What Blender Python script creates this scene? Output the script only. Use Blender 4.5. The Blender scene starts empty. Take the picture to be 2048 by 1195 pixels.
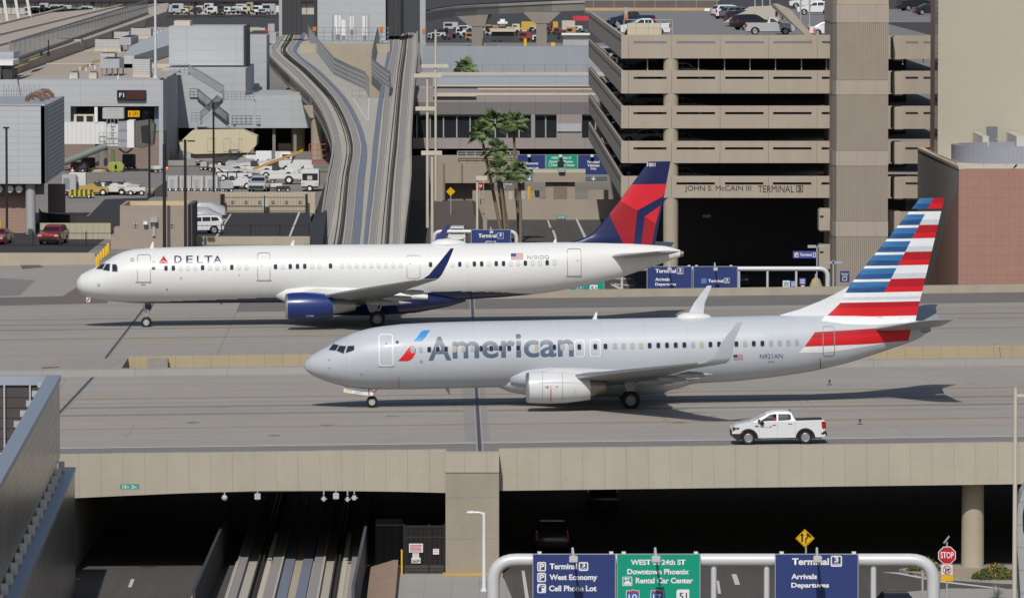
import bpy, bmesh, math, random
from mathutils import Vector, Matrix, Euler
R = math.radians
rnd = random.Random(7)
SC = bpy.context.scene
COL = SC.collection

# ---------------------------------------------------------------- camera, sky, sun, exposure
F, CX, CY, H = 12000.0, 1024.0, 597.5, 29.4          # focal length in photo pixels, image centre, eye height above the taxiway
PIT = math.atan((597.5 + 150) / F)
cam = bpy.data.cameras.new('camera'); cam.sensor_width = 36; cam.lens = 36 * F / 2048
cam.clip_start = 1; cam.clip_end = 9000
co = bpy.data.objects.new('camera', cam); COL.objects.link(co)
co.location = (0, 0, H); co.rotation_euler = (math.pi / 2 - PIT, 0, 0)
SC.camera = co

LIGHT = Vector((0.14, 1.0, -1.0)).normalized()        # the way the sunlight travels
W = bpy.data.worlds.new('World'); SC.world = W; W.use_nodes = True
nt = W.node_tree; bg = nt.nodes['Background']
sky = nt.nodes.new('ShaderNodeTexSky'); sky.sky_type = 'NISHITA'; sky.sun_disc = False
sky.sun_elevation = math.asin(-LIGHT.z); sky.sun_rotation = math.atan2(-LIGHT.x, -LIGHT.y)
sky.air_density = 1.0; sky.dust_density = 1.5
nt.links.new(sky.outputs[0], bg.inputs[0]); bg.inputs[1].default_value = 0.066
sl = bpy.data.lights.new('sun', 'SUN'); sl.energy = 3.15; sl.angle = R(0.5); sl.color = (1, 0.965, 0.915)
so = bpy.data.objects.new('sun', sl); COL.objects.link(so); so.rotation_euler = LIGHT.to_track_quat('-Z', 'Y').to_euler()
so.location = (0, 0, 200)
SC.view_settings.view_transform = 'Standard'; SC.view_settings.look = 'None'
SC.view_settings.exposure = 0.0; SC.view_settings.gamma = 1
SC.cycles.max_bounces = 6; SC.cycles.diffuse_bounces = 3; SC.cycles.glossy_bounces = 3; SC.cycles.transparent_max_bounces = 8

# ---------------------------------------------------------------- surveying: photo measurement -> place in the world
_c, _s = math.cos(PIT), math.sin(PIT)
def ray(x, y):
    u = (x - CX) / F; v = (CY - y) / F
    return Vector((u, _c + _s * v, -_s + _c * v))
EYE = Vector((0, 0, H))
def G(x, y, z=0.0):
    r = ray(x, y); return EYE + r * ((z - H) / r.z)
def D(x, y, Y):
    r = ray(x, y); return EYE + r * (Y / r.y)

# ---------------------------------------------------------------- materials
def lin(c):
    c /= 255.0
    return c / 12.92 if c <= 0.04045 else ((c + 0.055) / 1.055) ** 2.4
def hexc(h, k=1.0):
    return tuple(lin(int(h[i:i + 2], 16)) * k for i in (0, 2, 4))
MATS = {}
def mat(name, rgb, rough=0.75, metal=0.0, noise=None, streak=None, lines=(), bump=0.0, spec=0.4, emit=None, coat=0, alpha=1, trans=0):
    """noise=(scale, amount); streak=((sx,sy,sz), amount); lines=[(axis, spacing, width, darkness, offset)]"""
    if name in MATS: return MATS[name]
    if isinstance(rgb, str): rgb = hexc(rgb)
    m = bpy.data.materials.new(name); m.use_nodes = True; t = m.node_tree; N = t.nodes; Lk = t.links
    b = N['Principled BSDF']
    b.inputs['Roughness'].default_value = rough; b.inputs['Metallic'].default_value = metal
    b.inputs['Specular IOR Level'].default_value = spec
    if coat: b.inputs['Coat Weight'].default_value = coat; b.inputs['Coat Roughness'].default_value = 0.08
    if alpha < 1: b.inputs['Alpha'].default_value = alpha
    if trans: b.inputs['Transmission Weight'].default_value = trans
    if emit: b.inputs['Emission Color'].default_value = (*emit[0], 1); b.inputs['Emission Strength'].default_value = emit[1]
    b.inputs['Base Color'].default_value = (*rgb, 1)
    m.diffuse_color = (*rgb, 1)
    tc = N.new('ShaderNodeTexCoord'); cur = None
    def mathn(op, a, bb=None):
        n = N.new('ShaderNodeMath'); n.operation = op
        for i, q in enumerate((a, bb)):
            if q is None: continue
            if isinstance(q, (int, float)): n.inputs[i].default_value = q
            else: Lk.new(q, n.inputs[i])
        return n.outputs[0]
    fac = None
    def mul(f):
        nonlocal fac
        fac = f if fac is None else mathn('MULTIPLY', fac, f)
    if noise is None: noise = (0.8, 0.10)
    if noise[1] > 0:
        for sc, am in ((noise[0], noise[1]), (noise[0] * 6.3, noise[1] * 0.5)):
            nz = N.new('ShaderNodeTexNoise'); nz.inputs['Scale'].default_value = sc; nz.inputs['Detail'].default_value = 5
            Lk.new(tc.outputs['Object'], nz.inputs['Vector'])
            mul(mathn('ADD', mathn('MULTIPLY', mathn('SUBTRACT', nz.outputs[0], 0.5), 2.4 * am), 1.0))
    if streak:
        mp = N.new('ShaderNodeMapping'); mp.inputs['Scale'].default_value = streak[0]; Lk.new(tc.outputs['Object'], mp.inputs[0])
        nz = N.new('ShaderNodeTexNoise'); nz.inputs['Scale'].default_value = 1; nz.inputs['Detail'].default_value = 6; Lk.new(mp.outputs[0], nz.inputs['Vector'])
        mul(mathn('ADD', mathn('MULTIPLY', mathn('SUBTRACT', nz.outputs[0], 0.5), 2.4 * streak[1]), 1.0))
    if lines:
        sp = N.new('ShaderNodeSeparateXYZ'); Lk.new(tc.outputs['Object'], sp.inputs[0])
        for ln in lines:
            ax, spc, wd, dk = ln[:4]; off = ln[4] if len(ln) > 4 else 0.0
            fr = mathn('FRACT', mathn('DIVIDE', mathn('ADD', sp.outputs[ax], off + 1000 * spc), spc))
            mul(mathn('SUBTRACT', 1.0, mathn('MULTIPLY', mathn('LESS_THAN', fr, wd / spc), dk)))
    if fac is not None:
        mx = N.new('ShaderNodeVectorMath'); mx.operation = 'SCALE'; mx.inputs[0].default_value = rgb; Lk.new(fac, mx.inputs['Scale'])
        Lk.new(mx.outputs[0], b.inputs['Base Color'])
    if bump:
        nz = N.new('ShaderNodeTexNoise'); nz.inputs['Scale'].default_value = noise[0] * 10; nz.inputs['Detail'].default_value = 4
        Lk.new(tc.outputs['Object'], nz.inputs['Vector'])
        bp = N.new('ShaderNodeBump'); bp.inputs['Strength'].default_value = bump; bp.inputs['Distance'].default_value = 0.05
        Lk.new(nz.outputs[0], bp.inputs['Height']); Lk.new(bp.outputs[0], b.inputs['Normal'])
    MATS[name] = m
    return m

# ---------------------------------------------------------------- mesh building
class MB:
    def __init__(s): s.v = []; s.f = []; s.m = []
    def add(s, vs, fs, m=0):
        o = len(s.v); s.v += [tuple(v) for v in vs]
        for f in fs: s.f.append(tuple(i + o for i in f)); s.m.append(m)
        return s
    def box(s, x0, x1, y0, y1, z0, z1, m=0):
        return s.add([(x0,y0,z0),(x1,y0,z0),(x1,y1,z0),(x0,y1,z0),(x0,y0,z1),(x1,y0,z1),(x1,y1,z1),(x0,y1,z1)],
                     [(0,3,2,1),(4,5,6,7),(0,1,5,4),(1,2,6,5),(2,3,7,6),(3,0,4,7)], m)
    def cbox(s, c, d, m=0):
        return s.box(c[0]-d[0]/2, c[0]+d[0]/2, c[1]-d[1]/2, c[1]+d[1]/2, c[2], c[2]+d[2], m)
    def poly(s, pts, m=0): return s.add(pts, [tuple(range(len(pts)))], m)
    def prism(s, pts, d, m=0):
        """closed outline pts (3-D, planar) swept by vector d"""
        n = len(pts); d = Vector(d); P = [Vector(p) for p in pts]
        nrm = Vector((0, 0, 0))
        for i in range(n): nrm += P[i].cross(P[(i + 1) % n])
        if nrm.dot(d) > 0: P = P[::-1]
        return s.add(P + [p + d for p in P], [tuple(range(n)), tuple(range(2 * n - 1, n - 1, -1))] + [(i, i + n, (i + 1) % n + n, (i + 1) % n) for i in range(n)], m)
    def loft(s, rings, m=0, caps=True, close=True):
        n = len(rings[0]); o = len(s.v)
        for r in rings: s.v += [tuple(p) for p in r]
        for k in range(len(rings) - 1):
            for i in range(n if close else n - 1):
                j = (i + 1) % n
                s.f.append((o+k*n+i, o+k*n+j, o+(k+1)*n+j, o+(k+1)*n+i)); s.m.append(m)
        if caps:
            s.f.append(tuple(o + i for i in range(n))[::-1]); s.m.append(m)
            q = o + (len(rings) - 1) * n
            s.f.append(tuple(q + i for i in range(n))); s.m.append(m)
        return s
    def tube(s, path, r, n=8, m=0, caps=True):
        P = [Vector(p) for p in path]; rings = []
        for i, p in enumerate(P):
            t = (P[min(i + 1, len(P) - 1)] - P[max(i - 1, 0)]).normalized()
            a = t.orthogonal().normalized() if i == 0 else (a - t * a.dot(t)).normalized()
            b = t.cross(a); rr = r[i] if isinstance(r, (list, tuple)) else r
            rings.append([p + (a * math.cos(2*math.pi*k/n) + b * math.sin(2*math.pi*k/n)) * rr for k in range(n)])
        return s.loft(rings, m, caps)
    def bar(s, p, q, w, m=0):
        return s.tube([p, q], w * 0.707, 4, m)
    def lathe(s, prof, c=(0,0,0), ax='z', n=24, m=0, caps=True, sz=None):
        """prof=[(along, radius)]"""
        rings = []
        for a, r in prof:
            ring = []
            for k in range(n):
                t = 2 * math.pi * k / n; u, w = r * math.cos(t), r * math.sin(t)
                if ax == 'z': p = (c[0]+u, c[1]+w, c[2]+a)
                elif ax == 'x':
                    if sz and w < 0: w *= sz
                    p = (c[0]+a, c[1]+u, c[2]+w)
                else: p = (c[0]+w, c[1]+a, c[2]+u)
                ring.append(p)
            rings.append(ring)
        return s.loft(rings, m, caps)
    def build(s, name, mats, parent=None, smooth=None, world=False, bevel=0, origin=None):
        me = bpy.data.meshes.new(name)
        vs = s.v
        off = Vector((0, 0, 0))
        if parent is not None and world: off = parent.location.copy()
        elif parent is None and origin is None and vs:
            xs, ys, zs = zip(*vs); off = Vector(((min(xs)+max(xs))/2, (min(ys)+max(ys))/2, min(zs)))
        elif origin is not None: off = Vector(origin)
        me.from_pydata([(v[0]-off.x, v[1]-off.y, v[2]-off.z) for v in vs], [], s.f)
        if not isinstance(mats, (list, tuple)): mats = [mats]
        for q in mats: me.materials.append(q)
        for p, mi in zip(me.polygons, s.m): p.material_index = mi
        bm = bmesh.new(); bm.from_mesh(me)
        bmesh.ops.recalc_face_normals(bm, faces=bm.faces)
        if bevel:
            ed = [e for e in bm.edges if len(e.link_faces) == 2 and e.calc_face_angle(0) > 0.6]
            bmesh.ops.bevel(bm, geom=ed, offset=bevel, segments=2, affect='EDGES', clamp_overlap=True)
        bm.to_mesh(me); bm.free()
        if smooth is not None:
            for p in me.polygons: p.use_smooth = True
            me.set_sharp_from_angle(angle=R(smooth))
        o = bpy.data.objects.new(name, me); COL.objects.link(o)
        if parent is not None: o.parent = parent
        else: o.location = off
        return o

def tag(o, label=None, cat=None, group=None, kind=None):
    if label: o['label'] = label
    if cat: o['category'] = cat
    if group: o['group'] = group
    if kind: o['kind'] = kind
    return o
def thing(name, label, cat, loc=(0,0,0), rz=0, group=None):
    o = bpy.data.objects.new(name, None); COL.objects.link(o); o.empty_display_size = 0.3
    o.location = loc; o.rotation_euler = (0, 0, rz)
    return tag(o, label, cat, group)
def dup(root, loc=None, rz=None, label=None, group=None):
    def cp(o, par):
        c = o.copy(); COL.objects.link(c); c.parent = par
        for ch in KIDS.get(o.name, []): cp(ch, c)
        return c
    KIDS = {}
    for o in bpy.data.objects:
        if o.parent: KIDS.setdefault(o.parent.name, []).append(o)
    r = cp(root, None)
    if loc is not None: r.location = loc
    if rz is not None: r.rotation_euler = (0, 0, rz)
    if label: r['label'] = label
    if group: r['group'] = group
    return r
def structure(o): o['kind'] = 'structure'; return o

# ---- flat artwork (lettering, markings) as meshes
def text_bm(s, bold=0.0, shear=0.0, space=1.0):
    cu = bpy.data.curves.new('t', 'FONT'); cu.body = s; cu.size = 1; cu.offset = bold; cu.shear = shear; cu.space_character = space
    cu.resolution_u = 4
    ob = bpy.data.objects.new('t', cu); COL.objects.link(ob)
    dg = bpy.context.evaluated_depsgraph_get(); dg.update()
    me = bpy.data.meshes.new_from_object(ob.evaluated_get(dg))
    bm = bmesh.new(); bm.from_mesh(me)
    bpy.data.objects.remove(ob); bpy.data.curves.remove(cu); bpy.data.meshes.remove(me)
    return bm
def fit(bm, x0, z0, x1, z1, keep=False):
    """scale text into the rectangle (x0,z0)-(x1,z1); verts become (x, z, 0)"""
    xs = [v.co.x for v in bm.verts]; ys = [v.co.y for v in bm.verts]
    a, b, c, d = min(xs), max(xs), min(ys), max(ys)
    sx = (x1 - x0) / (b - a); sy = (z1 - z0) / (d - c)
    if keep: sx = sy = min(sx, sy)
    for v in bm.verts: v.co = Vector((x0 + (v.co.x - a) * sx, z0 + (v.co.y - c) * sy, 0))
    return bm
def poly_bm(pts):
    bm = bmesh.new(); f = bm.faces.new([bm.verts.new((p[0], p[1], 0)) for p in pts]); f.normal_update()
    bmesh.ops.triangulate(bm, faces=[f]); return bm
def ring_bm(pts, w):
    """outline band of width w along closed pts (2-D)"""
    bm = bmesh.new(); n = len(pts); P = [Vector((p[0], p[1])) for p in pts]
    ar = sum(P[i].x * P[(i+1) % n].y - P[(i+1) % n].x * P[i].y for i in range(n)); sg = 1 if ar > 0 else -1
    outv, inv = [], []
    for i in range(n):
        a = (P[i] - P[i-1]).normalized(); b = (P[(i+1) % n] - P[i]).normalized()
        t = (a + b); t = t.normalized() if t.length > 1e-6 else b
        nn = Vector((-t.y, t.x)) * sg
        outv.append(bm.verts.new((P[i].x, P[i].y, 0))); q = P[i] + nn * w; inv.append(bm.verts.new((q.x, q.y, 0)))
    for i in range(n):
        j = (i + 1) % n; bm.faces.new([outv[i], outv[j], inv[j], inv[i]])
    return bm
def rrect(x0, z0, x1, z1, r, n=4):
    pts = []
    for cx, cz, a0 in ((x1-r, z1-r, 0), (x0+r, z1-r, 90), (x0+r, z0+r, 180), (x1-r, z0+r, 270)):
        for k in range(n + 1):
            a = R(a0 + 90 * k / n); pts.append((cx + r * math.cos(a), cz + r * math.sin(a)))
    return pts
def cut(bm, step, axes=(0, 1)):
    for ax in axes:
        cs = [v.co[ax] for v in bm.verts]
        if not cs: return bm
        k = math.ceil(min(cs) / step)
        while k * step < max(cs):
            no = [0, 0, 0]; no[ax] = 1; p = [0, 0, 0]; p[ax] = k * step
            bmesh.ops.bisect_plane(bm, geom=list(bm.verts) + list(bm.edges) + list(bm.faces), plane_co=p, plane_no=no, dist=1e-5); k += 1
    return bm
def bm_obj(bm, name, m, parent, fn):
    """map flat (a, b) -> 3-D with fn and link"""
    for v in bm.verts: v.co = Vector(fn(v.co.x, v.co.y))
    me = bpy.data.meshes.new(name); bm.to_mesh(me); bm.free(); me.materials.append(m)
    o = bpy.data.objects.new(name, me); COL.objects.link(o); o.parent = parent
    return o
def join_bm(list_):
    out = bmesh.new()
    for b in list_:
        me = bpy.data.meshes.new('j'); b.to_mesh(me); b.free(); out.from_mesh(me); bpy.data.meshes.remove(me)
    return out
def fence_mesh(mb, P, Q, h, gap=0.15, post=2.4, bar=0.012, pr=0.04):
    """picket fence along P->Q; posts and rails in the same mesh"""
    P, Q = Vector(P), Vector(Q); d = Q - P; L = d.length; n = max(1, int(L / gap)); up = Vector((0, 0, h))
    for i in range(n + 1):
        p = P + d * (i / n); mb.bar(p, p + up, bar * 2)
    k = max(1, round(L / post))
    for i in range(k + 1):
        p = P + d * (i / k); mb.bar(p, p + up * 1.03, pr * 2)
    for f in (0.08, 0.92): mb.bar(P + up * f, Q + up * f, pr)
    return mb
def rail_mesh(mb, path, h, rails=(1, 0.55), post=1.6, r=0.025):
    for a, b in zip(path[:-1], path[1:]):
        a, b = Vector(a), Vector(b); up = Vector((0, 0, h)); n = max(1, round((b - a).length / post))
        for i in range(n + 1):
            p = a + (b - a) * (i / n); mb.bar(p, p + up, r * 2)
        for f in rails: mb.bar(a + up * f, b + up * f, r * 2)
    return mb
# shared colours
ASPH = mat('asphalt', (0.055, 0.054, 0.056), 0.9, noise=(0.35, 0.15), bump=0.2)
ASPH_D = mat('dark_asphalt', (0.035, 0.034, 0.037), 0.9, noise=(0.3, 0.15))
DARKGREY = mat('dark_paint', (0.02, 0.02, 0.022), 0.5)
BLACK = mat('black_paint', (0.012, 0.012, 0.013), 0.55)
WHITE = mat('white_paint', (0.74, 0.74, 0.73), 0.4, noise=(1.5, 0.04))
GREYM = mat('galvanised', (0.42, 0.44, 0.46), 0.45, 0.3)
RUBBER = mat('rubber', (0.018, 0.017, 0.017), 0.85)
GLASS = mat('dark_glass', (0.02, 0.024, 0.03), 0.08, noise=(1, 0), spec=0.6)
TAN = mat('tan_concrete', (0.395, 0.345, 0.26), 0.85, noise=(0.5, 0.07), streak=((0.9, 0.9, 0.08), 0.06), bump=0.1)
TAN_G = mat('garage_concrete', (0.34, 0.295, 0.24), 0.85, noise=(0.4, 0.06), streak=((0.7, 0.7, 0.08), 0.05))
CONC = mat('grey_concrete', (0.30, 0.285, 0.255), 0.9, noise=(0.3, 0.09), bump=0.1)
YEL = mat('safety_yellow', (0.72, 0.42, 0.02), 0.5)
ORG = mat('orange_paint', (0.75, 0.22, 0.03), 0.5)
RED = mat('red_paint', (0.45, 0.02, 0.02), 0.4)
NAVY = mat('sign_navy', (0.025, 0.045, 0.17), 0.5, noise=(0.6, 0.06))
GREEN = mat('sign_green', (0.0, 0.30, 0.19), 0.5, noise=(0.6, 0.05))
SIGNW = mat('sign_white', (0.78, 0.78, 0.78), 0.5, noise=(1, 0))
# ================================================================= ground, taxiway bridges, roads
HEAD, TILT = R(1.01), 0.0112
TX = Matrix.Translation((0, 366.3, 0)) @ Euler((0, -TILT, HEAD)).to_matrix().to_4x4()
def taxi_empty(o):
    o.location = (0, 366.3, 0); o.rotation_euler = (0, -TILT, HEAD); return o
TXI = TX.inverted()
def TL(x, y, z=0.0):
    """photo point on the tilted taxiway surface -> taxiway coordinates"""
    e = TXI @ EYE; d = TXI.to_3x3() @ ray(x, y); return e + d * ((z - e.z) / d.z)

# base ground and road corridor
g = MB().box(-900, 900, -60, 6000, -9.0, -6.9)
structure(g.build('ground', mat('desert_ground', (0.16, 0.135, 0.11), 0.95, noise=(0.02, 0.2))))
structure(MB().box(-60, 70, 60, 790, -6.9, -6.85).build('road', mat('road_asphalt', (0.085, 0.078, 0.072), 0.9, noise=(0.25, 0.12), streak=((2.0, 0.05, 1), 0.18))))

# taxiway concrete: faint slab joints, rubber bands beside the centre line, long weathering streaks
def taxi_mat(name, yc, rgb):
    m = mat(name, rgb, 0.9, noise=(0.09, 0.08), streak=((0.02, 0.9, 1), 0.15), lines=((0, 7.6, 0.05, 0.05), (1, 7.6, 0.05, 0.06)), bump=0.05)
    t = m.node_tree; N = t.nodes; L = t.links; b = N['Principled BSDF']
    src = b.inputs['Base Color'].links[0].from_socket
    tc = N.new('ShaderNodeTexCoord'); sp = N.new('ShaderNodeSeparateXYZ'); L.new(tc.outputs['Object'], sp.inputs[0])
    nz = N.new('ShaderNodeTexNoise'); mp = N.new('ShaderNodeMapping'); mp.inputs['Scale'].default_value = (0.03, 0.7, 1)
    L.new(tc.outputs['Object'], mp.inputs[0]); L.new(mp.outputs[0], nz.inputs['Vector']); nz.inputs['Scale'].default_value = 1
    def M(op, a, bb):
        n = N.new('ShaderNodeMath'); n.operation = op
        for i, q in enumerate((a, bb)):
            if isinstance(q, (int, float)): n.inputs[i].default_value = q
            else: L.new(q, n.inputs[i])
        return n.outputs[0]
    tot = None
    for off, wd, am in ((yc - 2.9, 1.1, 0.42), (yc + 2.9, 1.3, 0.36), (yc + 6.0, 1.0, 0.12), (yc - 6.5, 1.2, 0.10)):
        d = M('ABSOLUTE', M('SUBTRACT', sp.outputs[1], off), 0)
        v = M('MULTIPLY', M('MAXIMUM', M('SUBTRACT', 1.0, M('DIVIDE', d, wd)), 0.0), M('MULTIPLY', M('ADD', nz.outputs[0], 0.35), am * 1.2))
        tot = v if tot is None else M('ADD', tot, v)
    sc = N.new('ShaderNodeVectorMath'); sc.operation = 'SCALE'; L.new(src, sc.inputs[0]); L.new(M('SUBTRACT', 1.0, tot), sc.inputs['Scale'])
    L.new(sc.outputs[0], b.inputs['Base Color'])
    return m
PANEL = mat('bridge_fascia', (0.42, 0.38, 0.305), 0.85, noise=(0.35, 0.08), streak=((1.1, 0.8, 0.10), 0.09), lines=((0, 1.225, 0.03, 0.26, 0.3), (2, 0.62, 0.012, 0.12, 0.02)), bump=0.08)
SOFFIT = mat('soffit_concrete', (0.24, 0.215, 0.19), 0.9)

# near bridge deck (taxiway coordinates: x along, y across)
YA0, YA1 = -31.6, 29.0
deckA = taxi_empty(MB().box(-75, 95, YA0 + 0.35, YA1, -1.5, 0).build('taxiway', taxi_mat('taxiway_concrete', 0.0, (0.325, 0.302, 0.272)), origin=(0, 0, 0)))
structure(deckA)
# fascia spans with a shallow arch over the rail opening
xs = [TL(x, 905).x for x in (60, 120, 240, 380, 520, 660, 800, 893)]
bot = [-2.36, -2.32, -2.20, -2.08, -2.02, -2.06, -2.16, -2.26]
pts = [(x, YA0, 0.14) for x in (xs[0], xs[-1])] + [(x, YA0, z) for x, z in list(zip(xs, bot))[::-1]]
MB().prism(pts, (0, 0.7, 0)).build('fascia_beam', PANEL, deckA)
xr0, xr1 = TL(998, 905).x, 60
MB().prism([(xr0, YA0, 0.14), (xr1, YA0, 0.14), (xr1, YA0, -2.18), (xr0, YA0, -2.18)], (0, 0.7, 0)).build('fascia_beam', PANEL, deckA)
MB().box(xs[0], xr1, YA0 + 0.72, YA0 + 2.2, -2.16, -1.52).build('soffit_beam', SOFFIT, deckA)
MB().box(-75, 95, YA1, YA1 + 1.3, -1.5, 0.42).build('kerb_wall', mat('kerb_concrete', (0.33, 0.315, 0.29), 0.85, noise=(0.5, 0.1), lines=((0, 6.1, 0.05, 0.3),)), deckA)

# far bridge deck
YD0, YD1 = 45.6, 106.0
deckD = taxi_empty(MB().box(-19.5, 110, YD0 + 0.35, YD1, -1.5, -0.001).build('taxiway', taxi_mat('far_taxiway_concrete', 78.4, (0.312, 0.289, 0.260)), origin=(0, 0, 0)))
structure(deckD)
MB().prism([(-25.58, YD0, 0.1), (110, YD0, 0.1), (110, YD0, -2.2), (-25.58, YD0, -2.2)], (0, 0.34, 0)).build('fascia_beam', mat('far_fascia', (0.42, 0.345, 0.22), 0.85, noise=(0.35, 0.08), streak=((0.8, 0.8, 0.1), 0.08), lines=((0, 1.225, 0.03, 0.35, 0.3),)), deckD)
MB().box(-2, 110, YD1, YD1 + 0.4, -1.5, 0.62).build('parapet', mat('parapet_concrete', (0.36, 0.32, 0.255), 0.9, noise=(0.5, 0.12), streak=((0.5, 0.5, 0.2), 0.08)), deckD)
MB().box(-19.5, 110, 93.5, YD1 - 0.02, 0.001, 0.004).build('shoulder_asphalt', mat('shoulder_asphalt', (0.17, 0.155, 0.145), 0.9, noise=(0.2, 0.1), streak=((0.03, 1.5, 1), 0.25)), deckD)
# solid ground on the airfield side, closing the gap between the bridges
lg = MB().box(-260, -25.6, 29.02 + 1.31, 330, -8, -0.003)
lg.box(-260, -19.52, YD0 + 0.36, 330, -8.02, -0.002)
left = taxi_empty(lg.build('airfield_ground', taxi_mat('airfield_concrete', 78.4, (0.312, 0.289, 0.260)), origin=(0, 0, 0))); structure(left)
MB().prism([(-30.2, 29.1 + 1.3, -0.2), (-27.0, 29.1 + 1.3, -0.2), (-25.7, 45.5, -0.2), (-30.2, 45.5, -0.2)], (0, 0, 0.21)).build('abutment_cap', CONC, deckD)
MB().box(-24.2, -22.8, 43.6, 45.3, -2.4, -0.02).build('bearing_block', CONC, deckD)

# painted lines (yellow-brown edge and centre lines, white dashes) laid as thin sheets
LY = mat('taxi_line', (0.36, 0.19, 0.055), 0.8, noise=(1.2, 0.25), streak=((0.4, 6, 1), 0.25))
LW = mat('white_line', (0.70, 0.69, 0.67), 0.8, noise=(1.2, 0.2))
def line(deck, y, w, x0=-75, x1=95, m=None, z=0.003):
    MB().box(x0, x1, y - w / 2, y + w / 2, z, z + 0.003).build('painted_line', m or LY, deck)
for y, w in ((-13.0, 0.17), (-12.62, 0.17), (0.0, 0.20), (9.65, 0.17), (10.0, 0.17)): line(deckA, y, w)
for y, w in ((65.2, 0.2), (65.75, 0.2), (78.4, 0.2), (87.0, 0.17), (87.4, 0.17)): line(deckD, y, w, x0=-110)
for k in range(-40, 60, 1):
    line(deckA, -25.7 + (0.14 if k % 2 else 0), 0.19, k * 1.38, k * 1.38 + 1.38, LW)
for k in range(-4, 6):
    line(deckA, -29.2, 0.10, k * 11.5, k * 11.5 + 4.6, mat('faint_line', (0.40, 0.385, 0.36), 0.9))
MB().box(-75, 95, -31.2, -25.85, 0.0015, 0.0025).build('service_road', mat('service_asphalt', (0.205, 0.19, 0.18), 0.9, noise=(0.2, 0.08), streak=((0.04, 1.2, 1), 0.14)), deckA)
# expansion joints: steel strips across the decks
JT = mat('joint_steel', (0.085, 0.08, 0.085), 0.6, 0.2, noise=(1, 0.2))
JL = mat('joint_edge', (0.33, 0.32, 0.31), 0.7)
def joint(deck, pts, w):
    a, b = pts; a, b = Vector((a.x, a.y, 0.008)), Vector((b.x, b.y, 0.008)); n = Vector((1, 0, 0))
    MB().prism([a - n * w, a + n * w, b + n * w, b - n * w], (0, 0, 0.004)).build('expansion_joint', JT, deck)
    for s in (-1, 1):
        q = n * (s * (w + 0.06)); MB().prism([a + q - n * 0.04, a + q + n * 0.04, b + q + n * 0.04, b + q - n * 0.04], (0, 0, 0.004)).build('joint_edge', JL, deck)
joint(deckA, (TL(951, 752), TL(960, 903)), 0.10)
joint(deckD, (TL(944, 598), TL(949, 705)), 0.10)
joint(deckA, (TL(186, 754), TL(20, 930)), 0.09)
joint(deckD, (TL(289, 615), TL(211, 716)), 0.09)
# paler band of newer concrete along the joint, sealed cracks and spill stains
def sheet(deck, pxs, m, nm, z):
    P = [TL(*p) for p in pxs]; MB().prism([(p.x, p.y, z) for p in P], (0, 0, .001)).build(nm, m, deck)
NEWC = mat('newer_concrete', (0.275, 0.26, 0.245), 0.9, noise=(.3, .08), streak=((0.3, 0.9, 1), 0.10)); CRK = mat('crack_sealant', (.20, .19, .18), .8, noise=(1, .2)); STN = mat('oil_stain', (.20, .185, .17), .85, noise=(1.2, .25))
sheet(deckA, [(924, 766), (968, 765), (980, 880), (930, 881)], NEWC, 'concrete_patch', .0012)
_r = random.Random(5)
for k in range(10):
    x = _r.uniform(130, 2040); y0 = _r.choice((758, 800, 825, 850)); dx = (x - 840) * .05 * _r.uniform(.6, 1.2); sheet(deckA, [(x, y0), (x + 1.1, y0), (x + 1.1 + dx * .8, y0 + 26), (x + dx * .8, y0 + 26)], CRK, 'sealed_crack', .0016)
for k in range(8):
    x = _r.uniform(140, 2030); y0 = _r.uniform(768, 872); a = _r.uniform(4, 16); h = a * _r.uniform(.08, .16); sheet(deckA, [(x + a * math.cos(t) * _r.uniform(.7, 1.2), y0 + h * math.sin(t) * _r.uniform(.7, 1.2)) for t in [j * .5236 for j in range(12)]], STN, 'oil_stain', .0018)
for k in range(7):
    x = _r.uniform(20, 2030); y0 = _r.choice((618, 640, 662, 680)); dx = (x - 840) * .03; sheet(deckD if x > 330 else left, [(x, y0), (x + 1, y0), (x + 1 + dx, y0 + 20), (x + dx, y0 + 20)], CRK, 'sealed_crack', .0016)
# tarmac patches left of the white-and-blue airliner's nose
pm = mat('tar_patch', (0.155, 0.13, 0.12), 0.9, noise=(0.2, 0.12))
def patch(pxs, m, z=0.005):
    P = [TL(*p) for p in pxs]; MB().prism([(p.x, p.y, z) for p in P], (0, 0, 0.002)).build('tar_patch', m, left)
patch([(-60, 596), (125, 592), (160, 570), (215, 598), (215, 606), (-60, 612)], pm)
patch([(-60, 552), (70, 560), (40, 590), (-60, 594)], mat('tar_patch_pale', (0.21, 0.195, 0.185), 0.9, noise=(0.2, 0.1)))
patch([(40, 530), (75, 528), (88, 534), (45, 538)], mat('tar_patch_dark', (0.11, 0.105, 0.10), 0.9), 0.009)
rm = mat('old_red_mark', (0.22, 0.07, 0.06), 0.9)
for a, b in ((84, 119), (82, 117)):
    yy = 734 if a == 84 else 738.5
    patch([(a, yy), (b, yy - 1), (b, yy + 1), (a, yy + 2)], rm, 0.009)

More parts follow.
